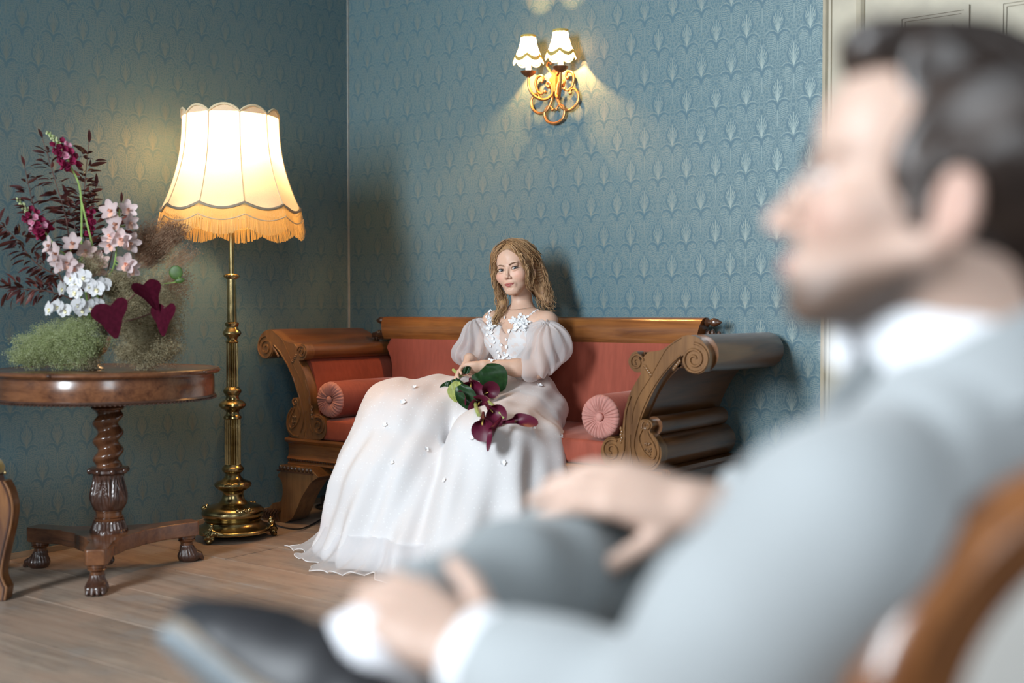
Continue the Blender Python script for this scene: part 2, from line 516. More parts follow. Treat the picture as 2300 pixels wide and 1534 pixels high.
f = MB().box((-0.15, RY - 0.2, -0.1), (wx0, RY, RZ)).box((wx1, RY - 0.2, -0.1), (RX + 0.15, RY, RZ)).box((wx0, RY - 0.2, -0.1), (wx1, RY, z0)).box((wx0, RY - 0.2, z1), (wx1, RY, RZ))
o = f.build('wall_front', M_plaster, None, False, None); o['kind'] = 'structure'
M_winframe = plain('white_window_paint', (0.7, 0.7, 0.68), 0.45, 0.05)
f = MB(); xm = (wx0 + wx1) / 2
for x in (wx0, xm - 0.03, wx1 - 0.06): f.box((x, RY - 0.12, z0), (x + 0.06, RY - 0.07, z1))
for z in (z0, z0 + 0.85, z0 + 1.7, z1 - 0.06): f.box((wx0, RY - 0.12, z), (wx1, RY - 0.07, z + 0.05))
o = f.build('window_1', M_winframe, None, False, None); o['kind'] = 'structure'
f = MB()
for y in (-5.35, -4.83, -4.31): f.box((RX + 0.05, y, z0), (RX + 0.10, y + 0.06, 3.05))
for z in (z0, 1.7, 2.35, 2.99): f.box((RX + 0.05, -5.35, z), (RX + 0.10, -4.25, z + 0.05))
o = f.build('fill_window', M_winframe, None, False, None); o['kind'] = 'structure'  # frame for the added fill light, out of view
# corner strip where the papers meet, thin batten at the foot of the walls
o = MB().box((0.0, -0.010, 0), (0.006, 0.0, RZ)).build('trim_1', M_edge, None, False, None); o['kind'] = 'structure'
M_batten = wood('pale_batten', (0.16, 0.12, 0.085), (0.34, 0.27, 0.19), 1, 0.6, 0.0)
o = MB().box((0, RY, 0), (0.012, 0, 0.022)).build('baseboard_left', M_batten, None, False, None); o['kind'] = 'structure'
o = MB().box((0.012, -0.012, 0), (2.585, 0, 0.022)).build('baseboard_back', M_batten, None, False, None); o['kind'] = 'structure'

# ------------------------------------------------------------------ floor of old boards
def floor_mat():
    m, nt, b = mat_new('worn_floorboards')
    oi = nt.nodes.new('ShaderNodeObjectInfo')
    co = coords(nt, 'World', (1.6, 26, 26))
    g1 = X(nt, noise(nt, co, 1.0, 5, 0.62, 1.0))
    g2 = X(nt, noise(nt, coords(nt, 'World', (5, 120, 120)), 1.0, 2))
    blot = X(nt, noise(nt, coords(nt, 'World', (1.0, 1.7, 1)), 2.6, 5, 0.62))
    scr = X(nt, noise(nt, coords(nt, 'World', (9, 30, 1)), 2.2, 4, 0.7))
    f = g1 * 0.36 + g2 * 0.14 + blot * 0.50
    c = ramp(nt, f, [(0.34, (0.18, 0.115, 0.078)), (0.46, (0.29, 0.205, 0.150)), (0.56, (0.39, 0.295, 0.222)), (0.68, (0.48, 0.385, 0.30))])
    c = mix(nt, blot.above(0.55, 0.08) * 0.55, c, (0.37, 0.225, 0.150))
    c = mix(nt, blot.below(0.42, 0.06) * 0.40, c, (0.38, 0.345, 0.31))
    c = mix(nt, scr.above(0.66, 0.03) * 0.6, c, (0.075, 0.06, 0.052))
    kn = nt.nodes.new('ShaderNodeTexVoronoi'); kn.inputs['Scale'].default_value = 2.4
    nt.links.new(coords(nt, 'World', (1.0, 2.0, 1)), kn.inputs['Vector'])
    c = mix(nt, X(nt, kn.outputs['Distance']).below(0.045, 0.03) * 0.7, c, (0.10, 0.06, 0.04))
    rv = X(nt, oi.outputs['Random'])
    hs = nt.nodes.new('ShaderNodeHueSaturation'); nt.links.new(c, hs.inputs['Color'])
    nt.links.new((rv * 0.20 + 0.92).v, hs.inputs['Value']); hs.inputs['Saturation'].default_value = 0.92
    nt.links.new(hs.outputs[0], b.inputs['Base Color'])
    rg = g1 * 0.25 + 0.38
    nt.links.new(rg.v, b.inputs['Roughness']); setp(b, spec=0.45)
    bump(nt, g1 * 0.6 + g2 * 0.4 - scr.above(0.66, 0.03) * 0.5, 0.25, 0.002, b)
    return m
M_floor = floor_mat()
M_gap = plain('dark_gap', (0.02, 0.016, 0.012), 0.9)
fl = slab('floor', (-0.15, RY - 0.2, -0.1), (RX + 0.15, 0.15, -0.022), M_gap)
rows = [0.0, 0.28, 0.55, 0.84, 1.14, 1.42, 1.66, 1.94, 2.22, 2.52, 2.79, 3.08, 3.36, 3.66, 3.95, 4.25, 4.53, 4.84, 5.12, 5.42, 5.70, 6.0, 6.3]
fixed = {4: [0.69, 3.1], 6: [1.17, 3.6], 7: [2.35, 4.6], 8: [0.55, 3.3], 5: [2.05, 4.2], 9: [1.8, 4.0]}
for i in range(len(rows) - 1):
    js = fixed.get(i) or sorted(rnd.uniform(0.5, 4.6) for _ in range(2))
    xs_ = [0.0] + js + [RX]
    for a, b_ in zip(xs_[:-1], xs_[1:]):
        if b_ - a < 0.05: continue
        dz = rnd.uniform(-0.0012, 0.0)
        y1, y0 = -rows[i] - 0.0010, -rows[i + 1] + 0.0010
        pr = [(y0, -0.022), (y0, dz - 0.0012), (y0 + 0.0014, dz), (y1 - 0.0014, dz), (y1, dz - 0.0012), (y1, -0.022)]
        mb = MB().prism(pr, a + 0.0014, b_ - 0.0014, lambda p, q, t: (t, p, q))
        mb.build('plank', M_floor, fl, False, None)

# ------------------------------------------------------------------ panelled door with its casing, right of the sofa
M_door = plain('old_cream_paint', (0.40, 0.355, 0.265), 0.5, 0.10, 9, 0.15)
def casing(x0, x1, z0, z1, vertical=True):
    """moulded board, profile across its width"""
    prof = [(0, 0.0), (0, 0.022), (0.10, 0.030), (0.14, 0.020), (0.20, 0.020), (0.22, 0.014), (0.80, 0.014), (0.82, 0.022), (0.93, 0.026), (1.0, 0.016), (1.0, 0.0)]
    if vertical: return MB().prism([(x0 + (x1 - x0) * p, -q) for p, q in prof], z0, z1, lambda p, q, t: (p, q, t))
    return MB().prism([(z0 + (z1 - z0) * (1 - p), -q) for p, q in prof], x0, x1, lambda p, q, t: (t, q, p))
dr = thing('door_1', 'cream painted panelled door with moulded casing in the papered wall', 'door', (3.2, 0, 0)); dr['kind'] = 'structure'
cs1 = casing(2.588, 2.752, 0, 2.62); cs1.build('door_casing', M_door, dr, False, None)
casing(3.80, 3.636, 0, 2.62).build('door_casing', M_door, dr, False, None)
casing(2.588, 3.80, 2.455, 2.62, False).build('door_casing', M_door, dr, False, None)
d = MB()
X0, X1, D0 = 2.757, 3.631, -0.004
stiles = 0.125
d.box((X0, -0.022, 0.01), (X1, D0, 2.45))
lf = d.build('door_leaf', M_door, dr, False, None)
for zz0, zz1 in ((0.22, 0.95), (1.08, 2.10), (2.18, 2.36)):
    for a, b_ in ((X0 + stiles, (X0 + X1) / 2 - 0.05), ((X0 + X1) / 2 + 0.05, X1 - stiles)):
        mb = MB()
        for q0, q1, t in ((0.0, 0.018, 0.034), (0.018, 0.028, 0.028)):
            mb.box((a + q0, -t, zz0 + q0), (b_ - q0, -0.022, zz0 + q1)).box((a + q0, -t, zz1 - q1), (b_ - q0, -0.022, zz1 - q0))
            mb.box((a + q0, -t, zz0 + q1), (a + q1, -0.022, zz1 - q1)).box((b_ - q1, -t, zz0 + q1), (b_ - q0, -0.022, zz1 - q1))
        mb.box((a + 0.06, -0.030, zz0 + 0.06), (b_ - 0.06, -0.022, zz1 - 0.06))
        mb.build('door_panel', M_door, lf, False, None)
M_iron = plain('dark_iron', (0.03, 0.028, 0.026), 0.4, metal=1.0)
hd = MB().tube([(X0 + 0.05, -0.022, 1.05), (X0 + 0.05, -0.075, 1.05), (X0 + 0.06, -0.082, 1.05), (X0 + 0.16, -0.08, 1.045)], 0.009)
hd.box((X0 + 0.03, -0.026, 0.93), (X0 + 0.07, -0.02, 1.13)); hd.build('door_handle', M_iron, lf)
# ------------------------------------------------------------------ sofa
M_mah = wood('polished_mahogany', (0.095, 0.029, 0.008), (0.30, 0.115, 0.030), 0, 0.24, 0.5, 1.0, 0.05, 0.35)
M_mahy = wood('polished_mahogany_arm', (0.065, 0.023, 0.008), (0.20, 0.082, 0.026), 1, 0.28, 0.5, 1.0, 0.05, 0.35)
M_mahz = wood('polished_mahogany_upright', (0.085, 0.036, 0.013), (0.25, 0.120, 0.043), 2, 0.28, 0.5, 1.0, 0.05, 0.35)
M_carve = wood('dark_carved_mahogany', (0.022, 0.009, 0.005), (0.10, 0.042, 0.020), 0, 0.28, 0.5, 1.0, 0.05)
def velvet(name, col, pile=(1.0, 1.0, 1.0)):
    m, nt, b = mat_new(name)
    f = X(nt, noise(nt, coords(nt, 'World', (60, 60, 8)), 1.0, 3))
    g = X(nt, noise(nt, coords(nt, 'World'), 6, 3))
    c = ramp(nt, f * 0.5 + g * 0.5, [(0.3, tuple(q * 0.78 for q in col)), (0.7, tuple(q * 1.12 for q in col))])
    nt.links.new(c, b.inputs['Base Color'])
    setp(b, rough=0.75, sheen=0.4, spec=0.2); b.inputs['Sheen Roughness'].default_value = 0.35
    b.inputs['Sheen Tint'].default_value = (0.95, 0.62, 0.55, 1)
    bump(nt, X(nt, noise(nt, coords(nt, 'World'), 900, 2)) * 0.5 + f, 0.15, 0.001, b)
    return m
M_velvet = velvet('rose_velvet', (0.305, 0.073, 0.045))
M_velvet2 = velvet('rose_bolster_velvet', (0.29, 0.080, 0.058))
M_pleat = velvet('rose_pleated_velvet', (0.50, 0.235, 0.20))

UC = 1.246                      # middle of the sofa along x
sofa = thing('sofa', 'scroll-armed mahogany sofa upholstered in rose velvet, the bride sitting on it', 'sofa', (UC, -0.36, 0))
YF, YB = -0.685, -0.05          # front and back of the arms
def rbox(name, lo, hi, mat, parent, r=0.01, seg=3):
    o = MB().box(lo, hi).build(name, mat, parent, True, 30); bevel(o, r, seg); return o
# seat rail: moulded front, plain sides
prof = [(-0.640, 0.262), (-0.662, 0.262), (-0.672, 0.268), (-0.664, 0.280), (-0.676, 0.292), (-0.668, 0.302), (-0.660, 0.320), (-0.661, 0.345), (-0.668, 0.362), (-0.684, 0.371), (-0.690, 0.380), (-0.688, 0.391), (-0.640, 0.391)]
MB().prism(prof, UC - 1.0, UC + 1.0, lambda p, q, t: (t, p, q)).build('seat_rail', M_mah, sofa, True, 30)
mb = MB()
for i in range(118):
    x = UC - 0.99 + i * 1.98 / 117
    mb.ball((x, -0.671, 0.286), 0.0062, 6, 4)
o = mb.build('bead_moulding', M_carve, sofa); o['kind'] = 'stuff'
for s in (-1, 1):
    MB().box((UC + s * 0.985 - 0.02, -0.66, 0.262), (UC + s * 0.985 + 0.02, YB, 0.391)).build('side_rail', M_mahy, sofa, False, None)
MB().box((UC - 0.98, YB - 0.03, 0.262), (UC + 0.98, YB, 0.391)).build('back_rail', M_mah, sofa, False, None)
# sabre legs
def leg_profile():
    a = catmull([(0.786, 0.268), (0.740, 0.236), (0.738, 0.228), (0.776, 0.205), (0.800, 0.180), (0.842, 0.128), (0.872, 0.075), (0.905, 0.025), (0.955, 0.0)], 4)
    b = catmull([(1.095, 0.0), (1.112, 0.010), (1.108, 0.045), (1.060, 0.062), (1.030, 0.085), (0.985, 0.095), (0.972, 0.115), (0.966, 0.150), (0.973, 0.190), (0.997, 0.212), (0.997, 0.222), (0.978, 0.240), (0.985, 0.268)], 4)
    return list(map(tuple, a)) + list(map(tuple, b))
LP = leg_profile()
for s in (-1, 1):
    for (ya, yb, nm) in ((-0.735, -0.63, 'leg'), (-0.15, -0.06, 'leg')):
        poly = LP if s > 0 else LP[::-1]
        o = MB().prism(poly, ya, yb, lambda p, q, t: (UC + s * p, t, q)).build(nm, M_mahz, sofa, True, 35)
        fix_normals(o); bevel(o, 0.006, 2, 40)
        if ya < -0.5:
            mb = MB()
            for k in range(9): mb.ball((UC + s * (0.782 + k * 0.0245), -0.737, 0.256), (0.010, 0.006, 0.012), 8, 5)
            mb.box((UC + s * 0.88 - 0.118, -0.742, 0.238), (UC + s * 0.88 + 0.118, -0.62, 0.245)).build('leg_capital', M_carve, o)
            mb = MB()
            for k in range(7):
                q = 0.98 + k * 0.018
                mb.tube(catmull([(UC + s * q, -0.738, 0.06 - k * 0.002), (UC + s * (q + 0.02), -0.742, 0.035), (UC + s * (q + 0.012), -0.738, 0.008)], 3), 0.006, 6)
            mb.build('leaf_carving', M_carve, o)
# arm: cross-section in (p outward from the middle, z)
def spiral(c, r0, r1, turns, a0, sgn=1, n=40):
    out = []
    for i in range(n + 1):
        t = i / n; r = r0 + (r1 - r0) * t; a = a0 + sgn * turns * 2 * pi * t
        out.append((c[0] + r * cos(a), c[1] + r * sin(a)))
    return out
face_out = catmull([(0.905, 0.800), (0.935, 0.829), (0.965, 0.834), (1.000, 0.843), (1.045, 0.872), (1.095, 0.895), (1.145, 0.885), (1.182, 0.845), (1.186, 0.805), (1.165, 0.765), (1.130, 0.755), (1.095, 0.768), (1.078, 0.800), (1.082, 0.822),
                    (1.042, 0.790), (0.992, 0.735), (0.957, 0.680), (0.926, 0.619), (0.908, 0.577), (0.915, 0.580), (0.945, 0.578), (0.957, 0.558), (0.945, 0.538), (0.965, 0.515), (0.992, 0.478), (0.990, 0.430), (0.965, 0.398), (0.930, 0.392),
                    (0.800, 0.392), (0.755, 0.400), (0.733, 0.440), (0.745, 0.485), (0.775, 0.507), (0.805, 0.500), (0.826, 0.515), (0.830, 0.555), (0.838, 0.610), (0.858, 0.670), (0.885, 0.718), (0.908, 0.752), (0.885, 0.754), (0.862, 0.770), (0.853, 0.797), (0.870, 0.826), (0.892, 0.830)], 3, True)
def arm(s):
    A = bpy.data.objects.new('arm', None); COL.objects.link(A); A.parent = sofa
    def sub(mb, name, mat, smooth=True, auto=35, bev=0):
        # bake one mesh per sub-part of the arm
        o = mb.build(name, mat, A, smooth, auto); fix_normals(o)
        if bev: bevel(o, bev, 2, 40)
        return o
    fn = lambda p, q, t: (UC + s * p, t, q)
    sub(MB().prism([tuple(q) for q in face_out], YF, YF + 0.05, fn), 'scroll_panel', M_mahz, True, 30, 0.006)
    # carved lines on the scroll panel
    mb = MB(); yf = YF - 0.001
    def line(pts, r): mb.tube([(UC + s * p, yf, q) for p, q in pts], r, 6)
    line(spiral((1.128, 0.808), 0.058, 0.008, 2.2, 1.6, -1, 60), 0.0055)
    line(spiral((0.889, 0.792), 0.031, 0.005, 1.7, 0.2, 1, 40), 0.0045)
    line(catmull([(1.075, 0.885), (1.02, 0.85), (0.985, 0.80), (0.945, 0.735), (0.90, 0.67), (0.875, 0.61), (0.868, 0.56)], 6), 0.002)
    line(catmull([(1.072, 0.822), (1.03, 0.787), (0.98, 0.73), (0.945, 0.676), (0.914, 0.615), (0.893, 0.555), (0.880, 0.50), (0.882, 0.46), (0.90, 0.42)], 6), 0.004)
    line(catmull([(0.865, 0.665), (0.846, 0.61), (0.839, 0.555), (0.838, 0.50), (0.836, 0.46), (0.822, 0.425)], 6), 0.004)
    line(spiral((0.782, 0.455), 0.044, 0.008, 1.6, 1.0, 1, 40), 0.0055)
    line(spiral((0.932, 0.557), 0.021, 0.004, 1.5, 3.6, -1, 30), 0.004)
    line(catmull([(0.915, 0.545), (0.900, 0.51), (0.912, 0.475), (0.932, 0.45), (0.958, 0.435), (0.972, 0.455), (0.965, 0.485), (0.945, 0.515), (0.935, 0.535)], 5), 0.0045)
    line(catmull([(0.955, 0.53), (0.982, 0.49), (0.982, 0.44), (0.955, 0.408), (0.91, 0.400)], 5), 0.0045)
    line(catmull([(0.853, 0.395), (0.862, 0.43), (0.862, 0.52)], 5), 0.003)
    line(catmull([(0.876, 0.395), (0.868, 0.43), (0.864, 0.47)], 5), 0.003)
    for k in range(12):
        a = k * 1.9; mb.ball((UC + s * (0.938 + 0.012 * cos(a)), yf, 0.473 + 0.021 * sin(a * 1.3)), 0.005, 6, 4)
    for k in range(5):
        mb.ball((UC + s * (0.925 + 0.006 * k), yf, 0.778 - 0.008 * k), (0.009, 0.006, 0.006), 6, 4)
        mb.ball((UC + s * (1.068 - 0.006 * k), yf, 0.800 - 0.007 * k), (0.006, 0.005, 0.009), 6, 4)
        mb.ball((UC + s * (0.822 + 0.004 * (k % 2)), yf, 0.540 - 0.012 * k), (0.006, 0.005, 0.009), 6, 4)
    sub(mb, 'scroll_carving', M_mahz, True, 60)
    # rolls running from front to back
    ys = np.array([YF + 0.045, YB])
    sub(MB().tube([(UC + s * 1.131, y, 0.827) for y in np.linspace(YF + 0.045, YB, 4)], 0.070, 36, True), 'arm_roll', M_mahy)
    sub(MB().tube([(UC + s * 0.893, y, 0.793) for y in np.linspace(YF + 0.045, YB - 0.02, 4)], 0.036, 24, True), 'inner_roll', M_mahy)
    top = catmull([(1.10, 0.893), (1.045, 0.870), (1.0, 0.842), (0.955, 0.831), (0.900, 0.829)], 4)
    und = catmull([(0.900, 0.765), (0.96, 0.775), (1.02, 0.775), (1.09, 0.770)], 4)
    sub(MB().prism([tuple(q) for q in top] + [tuple(q) for q in und], YF + 0.045, YB, fn), 'arm_board', M_mahy, True, 40)
    # concave outer panel
    outer = catmull([(1.055, 0.785), (0.995, 0.725), (0.955, 0.665), (0.925, 0.600), (0.912, 0.560)], 5)
    inner = catmull([(0.868, 0.55), (0.878, 0.62), (0.905, 0.70), (0.93, 0.76), (1.0, 0.79)], 5)
    sub(MB().prism([tuple(q) for q in outer] + [tuple(q) for q in inner], YF + 0.045, YB, fn), 'outer_panel', M_mahy, True, 40)
    sub(MB().tube([(UC + s * 0.938, y, 0.553) for y in np.linspace(YF + 0.045, YB - 0.03, 4)], 0.036, 24, True), 'base_roll', M_mahy)
    low = catmull([(0.930, 0.525), (0.965, 0.508), (0.990, 0.475), (0.992, 0.44), (0.972, 0.405), (0.950, 0.392)], 4)
    sub(MB().prism([tuple(q) for q in low] + [(0.85, 0.392), (0.85, 0.54)], YF + 0.045, YB, fn), 'base_panel', M_mahy, True, 40)
    sub(MB().prism([(0.94, 0.372), (1.01, 0.372), (1.018, 0.384), (1.01, 0.396), (0.94, 0.396)], YF + 0.03, YB, fn), 'base_moulding', M_mahy, True, 40)
    # velvet inside of the arm
    vi = catmull([(0.895, 0.770), (0.868, 0.72), (0.842, 0.64), (0.826, 0.56), (0.815, 0.45)], 5)
    sub(MB().prism([tuple(q) for q in vi] + [(0.86, 0.45), (0.88, 0.56), (0.90, 0.66), (0.925, 0.765)], YF + 0.05, YB - 0.02, fn), 'arm_upholstery', M_velvet, True, 50)
    # dark leaf bracket in the angle of arm and back
    mb = MB(); r_ = random.Random(3)
    mb.box((UC + s * 0.88 - 0.1, -0.085, 0.84), (UC + s * 0.88 + 0.09, -0.062, 0.865))
    for k in range(16):
        t = k / 15; p = 0.845 + 0.145 * t; hz = 0.905 - 0.035 * t * t
        mb.ball((UC + s * p, -0.080, hz - 0.02 + 0.01 * sin(k * 2.3)), (0.010, 0.014, 0.020), 7, 5)
        mb.ball((UC + s * p, -0.090, 0.862), (0.008, 0.010, 0.014), 6, 4)
    sub(mb, 'leaf_bracket', M_carve)
for s in (-1, 1): arm(s)
# back: upholstered panel with shaped ends, top rail, finials
def back_prof(t):  # outline (p, z) of the velvet back
    return t
bo = catmull([(-0.800, 0.44), (-0.800, 0.60), (-0.805, 0.72), (-0.835, 0.79), (-0.842, 0.80), (-0.835, 0.815), (-0.815, 0.848)], 4)
poly = [tuple(q) for q in bo] + [(-q[0], q[1]) for q in bo[::-1]]
o = MB().prism(poly, -0.150, -0.07, lambda p, q, t: (UC + p, t - 0.05 * (0.85 - q), q)).build('back_upholstery', M_velvet, sofa, True, 40)
fix_normals(o); bevel(o, 0.02, 4, 40)
pr = catmull([(-0.150, 0.846), (-0.158, 0.872), (-0.155, 0.915), (-0.135, 0.948), (-0.105, 0.956), (-0.075, 0.945), (-0.062, 0.92), (-0.062, 0.846)], 4)
o = MB().prism([tuple(q) for q in pr], UC - 0.885, UC + 0.885, lambda p, q, t: (t, p, q)).build('back_crest_rail', M_mah, sofa, True, 40)
# slanted rail ends
for v in o.data.vertices:
    x = v.co.x; e = (0.956 - v.co.z) / 0.11
    if abs(x) > 0.8: v.co.x = x - math.copysign(0.022 * max(0, e), x)
fix_normals(o)
MB().box((UC - 0.83, -0.075, 0.391), (UC + 0.83, -0.055, 0.85)).build('back_board', M_mah, sofa, False, None)
for s in (-1, 1):
    pf = [(0.0, 0), (0.012, 0.0), (0.016, 0.004), (0.012, 0.010), (0.017, 0.014), (0.020, 0.020), (0.012, 0.027), (0.010, 0.031), (0.017, 0.040), (0.019, 0.050), (0.014, 0.064), (0.006, 0.078), (0.0, 0.086)]
    MB().lathe(pf, (UC + s * 0.872, -0.105, 0.936), 20, None, (s, 0, 0)).build('finial', M_carve, sofa)
# seat cushion
o = MB().box((UC - 0.815, -0.672, 0.393), (UC + 0.815, -0.14, 0.482)).build('seat_cushion', M_velvet, sofa, True, 60)
bm = bmesh.new(); bm.from_mesh(o.data)
bmesh.ops.subdivide_edges(bm, edges=bm.edges[:], cuts=8, use_grid_fill=True); bm.to_mesh(o.data); bm.free()
for v in o.data.vertices:
    p = v.co + Vector((UC, -0.36, 0)); e = min(1, (0.815 - abs(p.x - UC)) / 0.12) * min(1, (0.672 + p.y) / 0.05 + 0.2)
    if p.z > 0.45: v.co.z += 0.014 * e
    if p.y < -0.64: v.co.y -= 0.006 * sin(pi * (p.z - 0.393) / 0.09)
bevel(o, 0.016, 3, 50)
# bolsters
def bolster(name_label, cx, cz, y0, y1, r, tilt):
    t = thing('bolster_cushion', name_label, 'cushion', (cx, (y0 + y1) / 2, cz - r), 'velvet bolsters on the sofa')
    ax = np.array([tilt, y1 - y0, 0.0]); L = np.linalg.norm(ax); ax /= L
    pf = [(r - 0.014, 0), (r - 0.003, 0.004), (r, 0.014), (r * 1.01, L * 0.5), (r, L - 0.014), (r - 0.010, L - 0.002), (0.0, L + 0.012)]
    MB().lathe(pf, (cx, y0, cz), 48, None, ax).build('bolster_body', M_velvet2, t)
    nf = 30
    jit = npr.uniform(0.6, 1.3, nf)
    def pl(rr, z, th):
        a = np.floor(th / (2 * pi) * nf).astype(int) % nf
        wv = np.abs(np.sin(th * nf / 2 + 0.35 * np.sin(th * 3)))
        d = 0.0090 * jit[a] * wv * min(1, (rr - 0.012) / 0.022) * min(1.0, max(0.15, (r - rr) / 0.012))
        return np.full_like(th, rr), z - d
    pr2 = [(r - 0.002, 0.010), (r - 0.004, -0.001), (r - 0.012, -0.006), (r - 0.026, -0.009), (r * 0.5, -0.009), (0.026, -0.005), (0.016, 0.002), (0.0, 0.002)]
    MB().lathe(pr2, (cx, y0, cz), nf * 8, pl, ax).build('pleated_end', M_pleat, t, True, None)
    MB().ball((cx - ax[0] * 0.004, y0 - 0.007, cz), (0.016, 0.010, 0.016), 16, 10).build('covered_button', M_pleat, t)
bolster('rose velvet bolster with pleated end against the sofa arm beside the brass lamp', UC - 0.725, 0.578, -0.665, -0.16, 0.084, 0.0)
bolster('rose velvet bolster with pleated end at the door end of the sofa', UC + 0.725, 0.578, -0.675, -0.16, 0.086, 0.0)
# ------------------------------------------------------------------ round pedestal table
M_tab = wood('table_walnut', (0.060, 0.020, 0.009), (0.235, 0.095, 0.040), 0, 0.24, 0.5, 1.2, 0.05, 0.4)
M_tabz = wood('table_walnut_upright', (0.050, 0.017, 0.008), (0.175, 0.070, 0.030), 2, 0.24, 0.5, 1.2, 0.05, 0.4)
M_tabd = wood('table_dark_carving', (0.022, 0.010, 0.007), (0.085, 0.036, 0.022), 2, 0.30, 0.4, 1.2, 0.05, 0.3)
TC = (0.53, -1.837)
tb = thing('round_table', 'round dark wood pedestal table with twisted column and paw feet under the flowers', 'table', (TC[0], TC[1], 0))
c0 = (TC[0], TC[1], 0)
MB().lathe([(0, 0.752), (0.385, 0.752), (0.392, 0.748), (0.402, 0.750), (0.409, 0.757), (0.409, 0.763), (0.403, 0.769), (0.392, 0.770), (0.384, 0.7665), (0.378, 0.768), (0, 0.768)], c0, 96).build('tabletop', M_tab, tb)
MB().lathe([(0.36, 0.752), (0.386, 0.752), (0.384, 0.744), (0.387, 0.735), (0.388, 0.70), (0.387, 0.668), (0.36, 0.668), (0.36, 0.752)], c0, 96).build('apron', M_tab, tb)
mb = MB()
mb.lathe([(0.37, 0.670), (0.390, 0.670), (0.394, 0.664), (0.388, 0.657), (0.37, 0.655), (0.37, 0.670)], c0, 96)
for k in range(150):
    a = 2 * pi * k / 150; mb.ball((TC[0] + 0.391 * cos(a), TC[1] + 0.391 * sin(a), 0.658), (0.005, 0.005, 0.0045), 5, 3)
mb.build('carved_rim', M_tabd, tb)
for a in (0.35, 1.6, 2.9, 4.15, 5.2):  # knots along the rim moulding
    MB().ball((TC[0] + 0.408 * cos(a), TC[1] + 0.408 * sin(a), 0.7605), (0.009, 0.009, 0.0065), 8, 6).build('rim_boss', M_tabd, tb)
MB().lathe([(0.0, 0.752), (0.10, 0.752), (0.10, 0.735), (0.064, 0.662), (0.058, 0.650), (0.057, 0.628), (0.060, 0.622), (0.056, 0.616), (0.050, 0.612), (0.0, 0.612)], c0, 40).build('collar', M_tabz, tb)
def twist(r, z, th):
    ph = th - z * 2 * pi / 0.067
    env = min(1, (z - 0.395) / 0.02) * min(1, (0.615 - z) / 0.02)
    return r + 0.0095 * np.sin(ph) * max(0, env), np.full_like(th, z)
zs = np.linspace(0.395, 0.615, 76)
MB().lathe([(0.0, 0.395)] + [(0.0465, z) for z in zs] + [(0.0, 0.615)], c0, 40, lambda r, z, th: twist(r, z, th) if r > 0 else (np.zeros_like(th), np.full_like(th, z))).build('twisted_column', M_tabz, tb)
def leafy(n, amp, z0, z1):
    def f(r, z, th):
        if r <= 0: return np.zeros_like(th), np.full_like(th, z)
        e = max(0, min(1, (z - z0) / 0.02)) * max(0, min(1, (z1 - z) / 0.02))
        t = (z - z0) / (z1 - z0)
        u = (th * n / (2 * pi)) % 1 - 0.5
        spread = 0.10 + 0.42 * t
        rib = np.exp(-(u / 0.05) ** 2) + 0.8 * np.exp(-((np.abs(u) - spread * 0.55) / 0.05) ** 2) + 0.7 * np.exp(-((np.abs(u) - spread) / 0.05) ** 2) - 0.5 * np.exp(-((np.abs(u) - 0.5) / 0.05) ** 2)
        return r + amp * e * (rib - 0.5), np.full_like(th, z)
    return f
up_ = np.array((1.12, 1.0)) * catmull([(0.043, 0.238), (0.050, 0.245), (0.060, 0.272), (0.061, 0.295), (0.055, 0.325), (0.050, 0.35), (0.050, 0.37), (0.054, 0.378)], 7)
MB().lathe([(0, 0.238)] + [tuple(q) for q in up_] + [(0, 0.38)], c0, 192, leafy(6, 0.0058, 0.242, 0.376)).build('carved_urn', M_tabd, tb)
mb = MB().lathe([(0, 0.376), (0.062, 0.376), (0.068, 0.381), (0.067, 0.390), (0.071, 0.395), (0.065, 0.398), (0.052, 0.400), (0, 0.400)], c0, 40)
for k in range(8):
    a = 2 * pi * (k + 0.5) / 8; mb.ball((TC[0] + 0.067 * cos(a), TC[1] + 0.067 * sin(a), 0.387), (0.011, 0.011, 0.012), 8, 6)
mb.build('urn_rim', M_tabd, tb)
MB().lathe([(0, 0.200), (0.054, 0.200), (0.056, 0.206), (0.050, 0.210), (0.054, 0.215), (0.047, 0.219), (0.047, 0.232), (0.051, 0.236), (0.048, 0.240), (0, 0.240)], c0, 40).build('turned_neck', M_tabz, tb)
MB().lathe([(0, 0.156), (0.069, 0.156)] + [(0.069 - 0.015 * t ** 0.6, 0.162 + 0.038 * t) for t in np.linspace(0, 1, 9)] + [(0, 0.202)], c0, 120,
           lambda r, z, th: (r + (0.0022 * np.cos(th * 30) if 0.163 < z < 0.2 else 0) * (r > 0), np.full_like(th, z))).build('gadrooned_foot', M_tabd, tb)
angs = [radians(-42.1), radians(77.9), radians(197.9)]
pl = []
for k in range(3):
    a = angs[k]; d = np.array((cos(a), sin(a))); n = np.array((-sin(a), cos(a)))
    for p, q in ((0.17, -0.052), (0.19, -0.042), (0.335, -0.040), (0.352, -0.030), (0.352, 0.030), (0.335, 0.040), (0.19, 0.042), (0.17, 0.052)):
        pl.append(tuple(d * p + n * q))
    b_ = a + pi / 3
    for t in (-0.42, -0.2, 0, 0.2, 0.42): pl.append((0.118 * cos(b_ + t) * (1 + 0.35 * t * t), 0.118 * sin(b_ + t) * (1 + 0.35 * t * t)))
o = MB().prism(pl, 0.102, 0.158, lambda p, q, t: (TC[0] + p, TC[1] + q, t)).build('platform', M_tab, tb, True, 35); fix_normals(o); bevel(o, 0.004, 2, 40)
MB().lathe([(0, 0.030), (0.012, 0.034), (0.020, 0.048), (0.016, 0.062), (0.010, 0.070), (0.024, 0.085), (0.030, 0.102), (0, 0.102)], c0, 20).build('pendant', M_tabd, tb)
